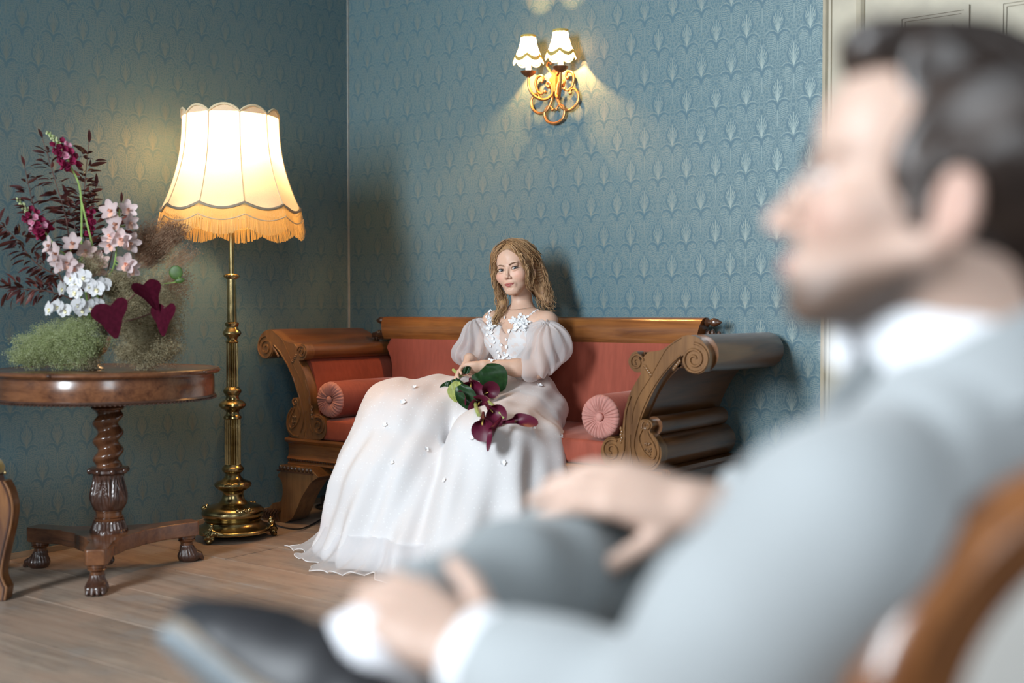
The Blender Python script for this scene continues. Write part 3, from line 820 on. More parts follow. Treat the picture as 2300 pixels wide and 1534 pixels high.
for k in range(3):
    a = angs[k]; R = Matrix.Rotation(a, 3, 'Z'); Rn = np.array(R)
    pc = np.array((TC[0] + 0.312 * cos(a), TC[1] + 0.312 * sin(a), 0))
    lg = MB().lathe([(0, 0.045), (0.024, 0.045), (0.024, 0.075), (0.030, 0.080), (0.034, 0.084), (0.030, 0.088), (0.034, 0.092), (0.034, 0.103), (0, 0.103)], tuple(pc), 24).build('leg', M_tabz, tb)
    F_ = Field((-0.055, -0.055, -0.004), (0.085, 0.055, 0.075), 0.0022)
    F_.cone((0, 0, 0.055), (0.008, 0, 0.022), 0.026, 0.036, 0.01)
    F_.ell((0.012, 0, 0.020), (0.046, 0.036, 0.024), 0.015)
    for j, t in enumerate((-0.55, -0.18, 0.18, 0.55)):
        dx, dy = cos(t), sin(t) * 0.9
        F_.cone((0.020 * dx, 0.034 * sin(t) * 1.1, 0.036), (0.050 * dx, 0.048 * dy, 0.022), 0.011, 0.0125, 0.004)
        F_.cone((0.050 * dx, 0.048 * dy, 0.022), (0.062 * dx, 0.056 * dy, 0.008), 0.0120, 0.007, 0.003)
    F_.disp((-1, -1, 0.02), (0.03, 1, 0.06), lambda X_, Y_, Z_: 0.0012 * np.sin(np.arctan2(Y_, X_) * 18 + Z_ * 60))
    F_.put((-1, -1, -0.2), (1, 1, 0.0), lambda X_, Y_, Z_: Z_ + 0 * X_ + 0 * Y_, 0, sub=True)
    V, Q = F_.mesh(); V = V @ Rn.T + pc
    mesh_obj('paw_foot', V, Q, M_tabd, lg)

# ------------------------------------------------------------------ brass floor lamp
def brass_mat():
    m, nt, b = mat_new('aged_brass')
    f = X(nt, noise(nt, coords(nt), 18, 4, 0.6))
    nt.links.new(ramp(nt, f, [(0.3, (0.23, 0.165, 0.075)), (0.55, (0.36, 0.275, 0.13)), (0.75, (0.47, 0.38, 0.20))]), b.inputs['Base Color'])
    nt.links.new((f * 0.22 + 0.13).v, b.inputs['Roughness']); setp(b, metal=1.0)
    bump(nt, f, 0.06, 0.002, b)
    return m
M_brass = brass_mat()
LX, LY = 0.364, -1.101
zl = lambda y: 1.847 - 0.0019275 * (y - 248)
lamp = thing('floor_lamp', 'tall brass floor lamp with fringed cream bell shade standing in the corner', 'lamp', (LX, LY, 0))
lc = (LX, LY, 0)
def turned(name, prof, n=48, fn=None, mat=None): return MB().lathe([(0, prof[0][1])] + prof + [(0, prof[-1][1])], lc, n, fn).build(name, mat or M_brass, lamp)
turned('foot_plate', [(0.150, 0.030), (0.166, 0.030), (0.169, 0.036), (0.166, 0.042), (0.160, 0.046), (0.155, 0.047), (0.135, 0.056), (0.122, 0.066), (0.119, 0.072)], 64)
turned('base_drum', [(0.117, 0.068), (0.119, 0.078), (0.125, 0.083), (0.121, 0.087), (0.127, 0.092), (0.133, 0.103), (0.134, 0.112), (0.130, 0.122), (0.118, 0.133), (0.098, 0.140), (0.074, 0.145), (0.060, 0.152), (0.049, 0.168), (0.044, 0.185), (0.045, 0.198), (0.052, 0.206)], 64)
turned('lower_knop', [(0.050, 0.203), (0.060, 0.208), (0.066, 0.213), (0.074, 0.220), (0.078, 0.229), (0.075, 0.238), (0.064, 0.245), (0.046, 0.252), (0.036, 0.262), (0.031, 0.272), (0.034, 0.280)], 48, lambda r, z, th: (r + (0.0018 * np.cos(th * 16) if 0.215 < z < 0.242 else 0) * (r > 0), np.full_like(th, z)))
turned('lower_ring', [(0.033, 0.279), (0.042, 0.286), (0.047, 0.295), (0.046, 0.303), (0.038, 0.310), (0.034, 0.318)])
flute = lambda n, amp: (lambda r, z, th: (r - amp * np.abs(np.sin(th * n / 2)) ** 0.8 * (r > 0), np.full_like(th, z)))
turned('fluted_column', [(0.0345, 0.318), (0.0345, 0.515)], 160, flute(20, 0.0055))
turned('middle_ring', [(0.034, 0.514), (0.039, 0.519), (0.038, 0.526), (0.029, 0.534), (0.027, 0.545), (0.034, 0.555), (0.050, 0.563), (0.058, 0.573), (0.057, 0.582), (0.046, 0.592), (0.030, 0.600), (0.027, 0.612), (0.031, 0.622), (0.038, 0.630), (0.039, 0.640), (0.033, 0.648), (0.026, 0.654)])
turned('fluted_column', [(0.0255, 0.654), (0.0245, 0.845)], 128, flute(16, 0.0048))
turned('upper_ring', [(0.024, 0.844), (0.028, 0.850), (0.022, 0.858), (0.024, 0.868), (0.034, 0.876), (0.040, 0.886), (0.038, 0.895), (0.028, 0.904), (0.024, 0.914), (0.029, 0.922), (0.030, 0.930), (0.022, 0.936)])
turned('pole', [(0.0205, 0.934), (0.0190, 1.125)], 32)
mbx = MB().lathe([(0, 1.120), (0.024, 1.122), (0.030, 1.130), (0.030, 1.137), (0.024, 1.143), (0, 1.145)], lc, 32)
for k in range(14):
    a = 2 * pi * k / 14; mbx.ball((LX + 0.029 * cos(a), LY + 0.029 * sin(a), 1.1335), (0.006, 0.006, 0.006), 6, 4)
mbx.build('rope_collar', M_brass, lamp)
turned('pole', [(0.0115, 1.14), (0.0115, 1.50)], 24)
turned('lamp_holder', [(0.020, 1.49), (0.024, 1.50), (0.024, 1.555), (0.018, 1.56)], 24)
for k in range(3):
    a = radians(-75 + 120 * k); R = np.array(Matrix.Rotation(a, 3, 'Z')); pc = np.array((LX, LY, 0))
    F_ = Field((0.10, -0.06, -0.004), (0.20, 0.06, 0.085), 0.0024)
    F_.cone((0.160, 0, 0.075), (0.172, 0, 0.012), 0.012, 0.012, 0.01)
    F_.ell((0.166, 0, 0.045), (0.016, 0.036, 0.018), 0.008); F_.ell((0.168, 0, 0.028), (0.014, 0.022, 0.022), 0.006)
    for s in (-1, 1):
        F_.cone((0.165, 0.02 * s, 0.048), (0.152, 0.052 * s, 0.040), 0.010, 0.006, 0.004)
        F_.ell((0.176, 0.012 * s, 0.040), 0.009, 0.002); F_.ell((0.176, 0.018 * s, 0.022), 0.007, 0.002)
    F_.ell((0.181, 0, 0.030), 0.010, 0.002); F_.ell((0.176, 0, 0.010), (0.012, 0.010, 0.011), 0.004)
    F_.ell((0.170, 0, 0.064), 0.010, 0.003)
    V, Q = F_.mesh(); V[:, 2] = np.maximum(V[:, 2], 0.001)
    mesh_obj('foot', V @ R.T + pc, Q, M_brass, lamp)
    mbx = MB()
    a2 = a + radians(60)
    for j in range(9):
        t = (j - 4) * 0.07; rr = 0.126 - 0.002 * abs(j - 4)
        mbx.ball((LX + rr * cos(a2 + t), LY + rr * sin(a2 + t), 0.128 + 0.004 * cos(j * 2)), (0.009, 0.009, 0.008 if j % 2 else 0.011), 8, 6)
    mbx.build('leaf_ornament', M_brass, lamp)
# cord on the floor
M_cord = plain('black_cord', (0.015, 0.015, 0.016), 0.45)
MB().tube(catmull([(LX - 0.10, LY + 0.10, 0.045), (LX - 0.16, LY + 0.16, 0.012), (LX - 0.25, LY + 0.05, 0.006), (0.06, -1.25, 0.006)], 6), 0.0038, 6).build('cord', M_cord, lamp)
MB().tube(catmull([(LX + 0.11, LY + 0.10, 0.060), (LX + 0.15, LY + 0.17, 0.030), (LX + 0.12, LY + 0.30, 0.006), (LX + 0.02, LY + 0.52, 0.006), (0.30, -0.40, 0.006)], 6), 0.0038, 6).build('cord', M_cord, lamp)
# shade
def cloth_shade(name, col, trans):
    m, nt, b = mat_new(name)
    out = nt.nodes['Material Output']
    sc = noise(nt, coords(nt, 'World', (400, 400, 400)), 1.0, 2)
    c = ramp(nt, sc, [(0.35, tuple(q * 0.9 for q in col)), (0.65, col)])
    d = nt.nodes.new('ShaderNodeBsdfDiffuse'); t = nt.nodes.new('ShaderNodeBsdfTranslucent'); mx = nt.nodes.new('ShaderNodeMixShader')
    nt.links.new(c, d.inputs[0]); nt.links.new(c, t.inputs[0]); mx.inputs[0].default_value = trans
    nt.links.new(d.outputs[0], mx.inputs[1]); nt.links.new(t.outputs[0], mx.inputs[2]); nt.links.new(mx.outputs[0], out.inputs[0])
    return m
M_shade = cloth_shade('cream_silk_shade', (0.93, 0.84, 0.66), 0.50)
M_shadeband = cloth_shade('ivory_silk', (0.90, 0.82, 0.64), 0.40)
M_braid = plain('grey_braid', (0.30, 0.25, 0.18), 0.7, 0.1, 300)
M_braidt = plain('cream_braid', (0.62, 0.50, 0.32), 0.7, 0.1, 300)
M_fringe = cloth_shade('golden_fringe', (0.80, 0.56, 0.24), 0.45)
NP = 10; PH = radians(6.0) + YAW
sh = MB(); nth = NP * 12
prs = catmull([(0.203, 1.825), (0.204, 1.79), (0.206, 1.74), (0.211, 1.69), (0.219, 1.64), (0.233, 1.58), (0.252, 1.52), (0.273, 1.465), (0.296, 1.415)], 3)
def sc_top(th):
    u = ((th - PH) * NP / (2 * pi)) % 1; return 0.026 * np.sin(pi * u)
th = np.linspace(0, 2 * pi, nth, endpoint=False)
uu = ((th - PH) * NP / (2 * pi)) % 1
zt = 1.812 + 0.030 * np.sin(pi * uu) ** 0.8; zb = 1.428 - 0.024 * np.sin(pi * uu) ** 0.9
def shade_r(z): return np.interp(z, prs[::-1, 1], prs[::-1, 0])
rows_ = 22; V = []
for i in range(rows_):
    t = i / (rows_ - 1); z = zt + (zb - zt) * t
    facet = 1 - 0.030 * np.sin(pi * uu) * (0.4 + 0.6 * t)       # cloth pulled flat between the ribs
    r = shade_r(z) * facet
    V.append(np.stack([LX + r * np.cos(th), LY + r * np.sin(th), z], 1))
Vs = np.vstack(V); Fs = grid_faces(rows_, nth, True)
shade = mesh_obj('lamp_shade', Vs, Fs, M_shade, lamp, True)
def ring_tube(name, zf, rf, r, mat, par):
    P = [(LX + rf * 0, 0, 0)]
    P = np.array([(LX + (shade_r(z) * f_ + rf) * cos(a), LY + (shade_r(z) * f_ + rf) * sin(a), z) for a, z, f_ in zf])
    P = np.vstack([P, P[:1]]); return MB().tube(P, r, 6, False).build(name, mat, par)
fct = lambda t: 1 - 0.030 * np.sin(pi * uu) * (0.4 + 0.6 * t)
ring_tube('top_braid', list(zip(th, zt, fct(0))), 0.002, 0.0055, M_braidt, shade)
ring_tube('bottom_braid', list(zip(th, zb, fct(1))), 0.003, 0.0058, M_braid, shade)
for k in range(NP):
    a = PH + 2 * pi * k / NP
    zz = np.linspace(1.815, 1.43, 12)
    MB().tube([(LX + (shade_r(z) + 0.0015) * cos(a), LY + (shade_r(z) + 0.0015) * sin(a), z) for z in zz], 0.0022, 5).build('seam', M_braidt, shade)
nf = 640; Vf, Ff = [], []
for k in range(nf):
    a = 2 * pi * k / nf; u = ((a - PH) * NP / (2 * pi)) % 1
    z0_ = 1.424 - 0.024 * sin(pi * u) ** 0.9; ln = 0.098 + 0.008 * sin(pi * u) + rnd.uniform(-0.003, 0.003)
    r0_ = float(shade_r(1.42)) * (1 - 0.03 * sin(pi * u)) + 0.004; wv = rnd.uniform(-0.004, 0.004)
    for j, t in enumerate((0, 0.45, 1.0)):
        r_ = r0_ + 0.019 * t + (0.002 if k % 2 else -0.001) * t
        h_ = 0.0016
        for s in (-1, 1): Vf.append((LX + r_ * cos(a) - s * h_ * sin(a) + wv * t * t * sin(a), LY + r_ * sin(a) + s * h_ * cos(a) - wv * t * t * cos(a), z0_ - ln * t))
    b0 = 6 * k; Ff += [(b0, b0 + 1, b0 + 3, b0 + 2), (b0 + 2, b0 + 3, b0 + 5, b0 + 4)]
fr = mesh_obj('fringe', Vf, Ff, M_fringe, shade, False); fr['kind'] = 'stuff'
P = []
for k in range(241):
    a = 2 * pi * k / 240; u = ((a - PH) * NP / (2 * pi)) % 1
    z_ = 1.424 - 0.045 - 0.024 * sin(pi * u) ** 0.9; r_ = float(shade_r(1.42)) * (1 - 0.03 * sin(pi * u)) + 0.014
    P.append((LX + r_ * cos(a), LY + r_ * sin(a), z_))
MB().tube(P, 0.0025, 5, False).build('fringe_cord', M_braidt, shade)
MB().lathe([(0.200, 1.811), (0.10, 1.818), (0.0, 1.820)], lc, 40).build('added_top_diffuser', M_shadeband, shade)  # disc added to keep bulb glow off the wall above the shade
mbx = MB()   # wire frame carrying the shade
for k in range(3):
    a = k * 2 * pi / 3; mbx.tube([(LX, LY, 1.80), (LX + 0.2 * cos(a), LY + 0.2 * sin(a), 1.80)], 0.002, 5)
mbx.tube([(LX, LY, 1.55), (LX, LY, 1.80)], 0.004, 6).build('shade_carrier', M_brass, lamp)
def glow(name, col, s):
    m, nt, b = mat_new(name); setp(b, rough=0.4); b.inputs['Base Color'].default_value = (*col, 1)
    b.inputs['Emission Color'].default_value = (*col, 1); b.inputs['Emission Strength'].default_value = s; return m
M_bulb = glow('lit_bulb', (1.0, 0.72, 0.40), 25)
for k in range(2):
    MB().ball((LX + 0.05 * (2 * k - 1), LY, 1.65), (0.030, 0.030, 0.045), 14, 10).build('bulb', M_bulb, lamp)
    point_light('floor_lamp_bulb', (LX + 0.05 * (2 * k - 1), LY, 1.70), 19, (1.0, 0.58, 0.25), 0.04)

# ------------------------------------------------------------------ wall sconce
SU = 1.320
sconce = thing('wall_sconce', 'lit twin-arm wall sconce of scrolled gilt iron with two small white shades', 'lamp', (SU, 0, 2.0))
M_gilt = plain('gilt_iron', (0.48, 0.235, 0.085), 0.42, 0.2, 60, metal=0.75)
M_giltd = plain('bronze_pan', (0.22, 0.10, 0.045), 0.4, 0.2, 60, metal=0.7)
yw = -0.022
def scroll(pts, r=0.0065, y=yw, name='scroll', k=8):
    P = catmull([(SU + p[0], y if len(p) < 3 else -p[2], p[1]) for p in pts], k)
    n = len(P); rr = r * (0.75 + 0.25 * np.sin(np.linspace(0, pi, n)))
    mb = MB().tube(P, rr, 8)
    for e in (P[0], P[-1]): mb.ball(tuple(e), r * 1.25, 8, 6)
    return mb.build(name, M_gilt, sconce)
scroll([(-0.012, 1.905), (-0.020, 1.918), (-0.036, 1.922), (-0.052, 1.905), (-0.055, 1.880), (-0.040, 1.855), (0.0, 1.842), (0.040, 1.855), (0.055, 1.880), (0.052, 1.905), (0.036, 1.922), (0.020, 1.918), (0.012, 1.905)])
for s in (-1, 1):
    scroll([(s * 0.046, 2.020), (s * 0.058, 2.004), (s * 0.040, 1.998), (s * 0.022, 2.008)] if False else
           [(s * 0.035, 2.012), (s * 0.046, 2.022), (s * 0.036, 2.034), (s * 0.020, 2.022), (s * 0.012, 1.990), (s * 0.018, 1.945), (s * 0.045, 1.905), (s * 0.085, 1.895), (s * 0.122, 1.920), (s * 0.130, 1.955), (s * 0.112, 1.985), (s * 0.090, 1.985), (s * 0.086, 1.970)])
    scroll([(s * 0.060, 1.985), (s * 0.082, 1.992), (s * 0.092, 2.012), (s * 0.060, 2.050), (s * 0.028, 2.062), (s * 0.010, 2.03)] if False else
           [(s * 0.055, 1.992), (s * 0.075, 1.984), (s * 0.095, 2.000), (s * 0.105, 2.035), (s * 0.095, 2.062), (s * 0.072, 2.068), (s * 0.062, 2.052), (s * 0.070, 2.040)])
    scroll([(s * 0.004, 2.055), (s * 0.020, 2.078), (s * 0.040, 2.105), (s * 0.036, 2.122), (s * 0.020, 2.116)], 0.005)
    # arm reaching out to the candle
    ax, ay = s * 0.088, 0.105
    scroll([(s * 0.006, 2.000, 0.022), (s * 0.014, 1.968, 0.030), (s * 0.040, 1.950, 0.050), (s * 0.070, 1.965, 0.085), (s * 0.086, 2.005, 0.104), (ax, 2.055, ay)], 0.007, yw, 'arm')
    cc = (SU + ax, -ay, 0)
    MB().lathe([(0, 2.050), (0.010, 2.050), (0.022, 2.058), (0.033, 2.068), (0.036, 2.074), (0.030, 2.072), (0.012, 2.068), (0, 2.068)], cc, 28).build('drip_pan', M_giltd, sconce)
    M_candle = glow('glowing_candle_sleeve', (1.0, 0.86, 0.62), 2.2) if s < 0 else M_candle  # bulb light on the sleeve is put in as a glow of its own
    MB().lathe([(0, 2.066), (0.0125, 2.066), (0.0125, 2.125), (0.010, 2.13), (0, 2.13)], cc, 20).build('candle_sleeve', M_candle, sconce)
    MB().ball((SU + ax, -ay, 2.142), (0.011, 0.011, 0.014), 12, 8).build('bulb', M_bulb, sconce)
    point_light('sconce_bulb', (SU + ax, -ay, 2.168), 30.0, (1.0, 0.46, 0.13), 0.010)
    if s < 0:
        M_sshade = cloth_shade('white_sconce_silk', (0.95, 0.86, 0.68), 0.75)
        M_green = cloth_shade('green_gold_braid', (0.36, 0.33, 0.12), 0.15)
    n_ = 72; t_ = np.linspace(0, 2 * pi, n_, endpoint=False); NS = 6
    u_ = (t_ * NS / (2 * pi)) % 1; zb_ = 2.134 - 0.020 * np.sin(pi * u_)
    pr_ = np.array([(0.034, 2.236), (0.035, 2.225), (0.038, 2.205), (0.044, 2.183), (0.053, 2.160), (0.064, 2.140), (0.072, 2.112)])
    def rr_(z): return np.interp(z, pr_[::-1, 1], pr_[::-1, 0])
    def cone_rows(za, zb2, off, rows):
        V = []
        for i in range(rows):
            z = za + (zb2 - za) * i / (rows - 1); r = rr_(z) * (1 - 0.05 * np.sin(pi * u_) * i / (rows - 1)) + off
            V.append(np.stack([SU + ax + r * np.cos(t_), -ay + r * np.sin(t_), z + 0 * t_], 1))
        return np.vstack(V), grid_faces(rows, n_, True)
    ss = mesh_obj('shade', *cone_rows(np.full(n_, 2.236), zb_, 0, 12), M_sshade, sconce)
    mesh_obj('green_braid', *cone_rows(zb_ + 0.016, zb_ - 0.001, 0.0015, 4), M_green, ss)
    mesh_obj('top_braid', *cone_rows(np.full(n_, 2.238), np.full(n_, 2.226), 0.0012, 3), M_green, ss)
    mesh_obj('white_lining', *cone_rows(zb_ - 0.001, zb_ - 0.010, -0.001, 3), M_sshade, ss)
MB().box((SU - 0.010, -0.030, 1.985), (SU + 0.010, -0.004, 2.085)).build('back_stem', M_gilt, sconce, False, None)
MB().lathe([(0, 0), (0.045, 0), (0.045, 0.004), (0.03, 0.010), (0, 0.012)], (SU, -0.001, 2.03), 32, None, (0, -1, 0)).build('wall_plate', M_gilt, sconce)

# ------------------------------------------------------------------ upholstered chair at the edge, beside the table
M_chw = wood('chair_beech', (0.10, 0.035, 0.012), (0.33, 0.145, 0.05), 2, 0.3, 0.4, 1.0, 0.05, 0.4)
M_chd = wood('chair_dark_edge', (0.035, 0.012, 0.008), (0.11, 0.04, 0.022), 2, 0.3, 0.4, 1.0, 0.05, 0.4)
M_gold = plain('mustard_velvet', (0.42, 0.30, 0.075), 0.75, 0.3, 45, 0.2, sheen=0.5)
LEG = np.array((0.585, -2.282, 0)); CC = LEG - EX * 0.285
chair = thing('side_chair', 'antique side chair with mustard velvet seat and cabriole legs at the photo edge', 'chair', tuple(CC))
dirs = [EX, -ED, -EX, ED]
seat_poly = []
for k in range(4):
    d = dirs[k]; e = dirs[(k + 1) % 4]
    for t in np.linspace(0, 1, 8, endpoint=False):
        # rounded square with its corners on the legs
        p = d * (1 - t) + e * t; p = p / (abs(1 - t) ** 1.25 + abs(t) ** 1.25) ** (1 / 1.25)
        seat_poly.append(CC + p * 0.285)
seat_poly = np.array(seat_poly)
def ringpoly(sc_, z): return np.array([(CC + (p - CC) * sc_)[:2].tolist() + [z * 0.925] for p in seat_poly])
def stack(lv):
    V = np.vstack([ringpoly(s_, z_) for s_, z_ in lv]); n = len(seat_poly)
    F_ = grid_faces(len(lv), n, True) + [tuple(range(n - 1, -1, -1)), tuple((len(lv) - 1) * n + j for j in range(n))]
    return V, F_
o = mesh_obj('seat_frame', *stack([(0.94, 0.395), (1.0, 0.40), (1.0, 0.45), (0.985, 0.462), (0.94, 0.464)]), M_chd, chair, True, 40); fix_normals(o)
o = mesh_obj('seat', *stack([(0.95, 0.462), (1.0, 0.470), (1.01, 0.490), (0.97, 0.512), (0.85, 0.530), (0.5, 0.545), (0.05, 0.548)]), M_gold, chair, True, 60); fix_normals(o)
mbx = MB()
for p in ringpoly(1.005, 0.466): mbx.ball(tuple(p), 0.006, 6, 4)
o = mbx.build('trim_nails', M_brass, chair); o['kind'] = 'stuff'
for k in range(4):
    d = dirs[k]; e = np.array((-d[1], d[0], 0))
    prof = catmull([(0.030, 0.44), (0.048, 0.40), (0.058, 0.345), (0.052, 0.28), (0.034, 0.20), (0.020, 0.13), (0.018, 0.09), (0.030, 0.055), (0.034, 0.045), (0.028, 0.0)], 4)
    prin = catmull([(-0.012, 0.0), (-0.016, 0.045), (-0.022, 0.08), (-0.026, 0.12), (-0.020, 0.20), (-0.010, 0.28), (-0.012, 0.34), (-0.05, 0.40), (-0.06, 0.44)], 4)
    base = LEG - CC - EX * 0.0
    def fn(p, q, t, d=d, e=e): return tuple(CC + d * (0.268 + p) + e * t + np.array((0, 0, q * 0.925)))
    o = MB().prism([tuple(q) for q in prof] + [tuple(q) for q in prin], -0.027, 0.027, fn).build('leg', M_chw if k else M_chw, chair, True, 35); fix_normals(o); bevel(o, 0.005, 2, 40)
    for s in (-1, 1):
        MB().tube([fn(p - 0.012, q, s * 0.027) for p, q in prof], 0.004, 6).build('leg_bead', M_chd, o)
# chair back (outside the picture)
for s in (-1, 1):
    b0_ = CC - EX * 0.25 + ED * 0.0
    P = [CC + dirs[2] * 0.25 * 1.0 + (dirs[3] if s > 0 else dirs[1]) * 0.10 + np.array((0, 0, z)) + dirs[2] * (z - 0.45) * 0.15 for z in np.linspace(0.42, 0.95, 8)]
    MB().tube(P, 0.018, 8).build('back_post', M_chw, chair)
MB().tube(catmull([CC + dirs[2] * 0.32 + dirs[3] * 0.10 + np.array((0, 0, 0.95)), CC + dirs[2] * 0.34 + np.array((0, 0, 1.0)), CC + dirs[2] * 0.32 + dirs[1] * 0.10 + np.array((0, 0, 0.95))], 6), 0.02, 8).build('back_crest', M_chw, chair)

# small black box on the floor under the sofa
bx = thing('cable_box', 'small black floor box with a coiled cable in the shadow under the sofa', 'electrics', (0.155, -0.33, 0))
o = MB().box((0.13, -0.345, 0.012), (0.235, -0.275, 0.062)).build('box_body', M_cord, bx, False, None); bevel(o, 0.006, 2)
MB().tube([(0.185 + 0.095 * cos(a), -0.31 + 0.075 * sin(a), 0.006) for a in np.linspace(0, 2 * pi, 33)], 0.005, 6, False).build('coiled_cable', M_cord, bx)
# ------------------------------------------------------------------ flower arrangement on the round table
def inst(name, me, parent, loc, R, s=1.0, sub=None):
    """another object sharing a mesh; loc in world coordinates; R 3x3"""
    o = bpy.data.objects.new(name, me); COL.objects.link(o); o.parent = parent
    L = base_of(parent) if sub is None else Vector((0, 0, 0))
    if sub is None:
        M_ = Matrix(R.tolist() if isinstance(R, np.ndarray) else R).to_4x4() @ Matrix.Diagonal((s, s, s, 1))
        M_.translation = Vector(loc) - L
        o.matrix_basis = M_
    return o
def mesh_data(V, Fc, mat, smooth=True):
    me = bpy.data.meshes.new('m'); me.from_pydata(np.asarray(V, float).tolist(), [], [tuple(map(int, f)) for f in Fc]); me.update()
    if smooth: me.polygons.foreach_set('use_smooth', np.ones(len(me.polygons), dtype=bool))
    me.materials.append(mat); return me
def frame(fwd, roll=0.0):
    """columns: x = side, y = fwd, z = normal"""
    y = np.array(fwd, float); y /= np.linalg.norm(y)
    h = np.array((0, 0, 1.0)) if abs(y[2]) < 0.9 else np.array((1.0, 0, 0))
    x = np.cross(y, h); x /= np.linalg.norm(x); z = np.cross(x, y)
    c, s = cos(roll), sin(roll)
    return np.stack([x * c + z * s, y, z * c - x * s], 1)
def leafmat(name, col, back, rough=0.45, tr=0.25):
    m, nt, b = mat_new(name)
    oi = nt.nodes.new('ShaderNodeObjectInfo'); g = nt.nodes.new('ShaderNodeNewGeometry')
    f = noise(nt, coords(nt, 'Object'), 60, 3)
    c1 = ramp(nt, f, [(0.3, tuple(q * 0.75 for q in col)), (0.7, tuple(min(1, q * 1.25) for q in col))])
    c = mix(nt, g.outputs['Backfacing'], c1, back)
    hs = nt.nodes.new('ShaderNodeHueSaturation'); nt.links.new(c, hs.inputs['Color']); nt.links.new((X(nt, oi.outputs['Random']) * 0.7 + 0.65).v, hs.inputs['Value'])
    nt.links.new(hs.outputs[0], b.inputs['Base Color']); setp(b, rough=rough, sheen=0.0, spec=0.25)
    t = nt.nodes.new('ShaderNodeBsdfTranslucent'); nt.links.new(hs.outputs[0], t.inputs[0])
    mx = nt.nodes.new('ShaderNodeMixShader'); mx.inputs[0].default_value = tr
    nt.links.new(b.outputs[0], mx.inputs[1]); nt.links.new(t.outputs[0], mx.inputs[2]); nt.links.new(mx.outputs[0], nt.nodes['Material Output'].inputs[0])
    return m
M_dleaf = leafmat('dark_plum_leaf', (0.062, 0.016, 0.015), (0.12, 0.038, 0.030))
M_stem_d = plain('brown_stem', (0.09, 0.04, 0.03), 0.6)
M_stem_g = plain('green_stem', (0.22, 0.34, 0.09), 0.5)
M_snap = leafmat('magenta_snapdragon', (0.22, 0.010, 0.045), (0.25, 0.02, 0.07), 0.55, 0.3)
M_snapc = leafmat('pink_snapdragon', (0.62, 0.25, 0.36), (0.6, 0.3, 0.4), 0.55, 0.3)
M_bud = leafmat('pale_green_bud', (0.50, 0.55, 0.30), (0.5, 0.55, 0.32), 0.55, 0.3)
M_cym = leafmat('blush_orchid', (0.72, 0.54, 0.54), (0.74, 0.60, 0.60), 0.5, 0.35)
M_cymb = leafmat('dusky_orchid', (0.62, 0.44, 0.40), (0.6, 0.45, 0.42), 0.5, 0.35)
M_lip = leafmat('orange_orchid_lip', (0.72, 0.36, 0.22), (0.75, 0.45, 0.35), 0.5, 0.3)
M_phal = leafmat('white_orchid', (0.74, 0.74, 0.76), (0.74, 0.74, 0.76), 0.5, 0.35)
M_ylip = leafmat('yellow_orchid_lip', (0.75, 0.66, 0.25), (0.8, 0.75, 0.5), 0.5, 0.3)
M_anth = leafmat('burgundy_leaf', (0.036, 0.003, 0.009), (0.032, 0.003, 0.008), 0.8, 0.0)
M_anth.node_tree.nodes['Principled BSDF'].inputs['Specular IOR Level'].default_value = 0.04
M_gleaf = leafmat('round_green_leaf', (0.055, 0.11, 0.022), (0.07, 0.13, 0.03), 0.4, 0.2)

def leaf_mesh(L, W, fold=0.25, bend=0.25, n=6, mat=None, tip=1.0):
    V, F_ = [], []
    for i in range(n + 1):
        t = i / n; w_ = W * 0.5 * (sin(pi * min(1, t * 0.93 + 0.05)) ** 0.8) * (1 - 0.25 * t * tip)
        if i == n: w_ = W * 0.02
        z = -bend * L * t * t
        V += [(-w_, L * t, z + fold * w_), (0, L * t, z), (w_, L * t, z + fold * w_)]
    for i in range(n):
        for j in range(2): a = 3 * i + j; F_.append((a, a + 1, a + 4, a + 3))
    return mesh_data(V, F_, mat)
def petal(L, W, R, cup, n=6, m=4):
    V, F_ = [], []
    for i in range(n + 1):
        t = i / n; w_ = W * 0.5 * (sin(pi * (0.10 + 0.86 * t)) ** 0.62) * (0.55 + 0.45 * min(1, t * 2.2))
        for j in range(m + 1):
            u = 2 * j / m - 1
            V.append((u * w_, L * t, cup * L * (t * t * 0.9 + 0.5 * u * u * (w_ / W)) + 0.03 * L * sin(6 * t + 3 * u)))
    for i in range(n):
        for j in range(m): a = i * (m + 1) + j; F_.append((a, a + 1, a + m + 2, a + m + 1))
    return np.array(V) @ np.asarray(R).T, F_
def flower_mesh(specs, mat):
    """specs: (angle round the face, length, width, tilt back, cup); the face looks along +Y"""
    Vs, Fs, n = [], [], 0
    for (a, L, W, tilt, cup) in specs:
        # petal built in XY plane along +Y, rotate: normal -> +Y (face), length -> radial
        base = np.array([[1, 0, 0], [0, 0, 1], [0, 1, 0]], float).T   # x->x, y->z, z->y
        T = np.array(Matrix.Rotation(-tilt, 3, 'X')); A = np.array(Matrix.Rotation(a, 3, 'Y'))
        V, F_ = petal(L, W, A @ T @ base, cup)
        Vs.append(V); Fs += [tuple(i + n for i in f) for f in F_]; n += len(V)
    return mesh_data(np.vstack(Vs), Fs, mat)
cym = lambda mat: flower_mesh([(0, 0.036, 0.026, 0.1, 0.25), (1.15, 0.035, 0.023, 0.15, 0.25), (-1.15, 0.035, 0.023, 0.15, 0.25), (2.35, 0.034, 0.024, 0.2, 0.3), (-2.35, 0.034, 0.024, 0.2, 0.3)], mat)
CYM = cym(M_cym); CYMB = cym(M_cymb)
LIP = flower_mesh([(pi, 0.024, 0.020, 0.8, -0.4), (pi - 0.9, 0.014, 0.012, 0.9, 0.3), (pi + 0.9, 0.014, 0.012, 0.9, 0.3), (0, 0.014, 0.010, 1.0, 0.4)], M_lip)
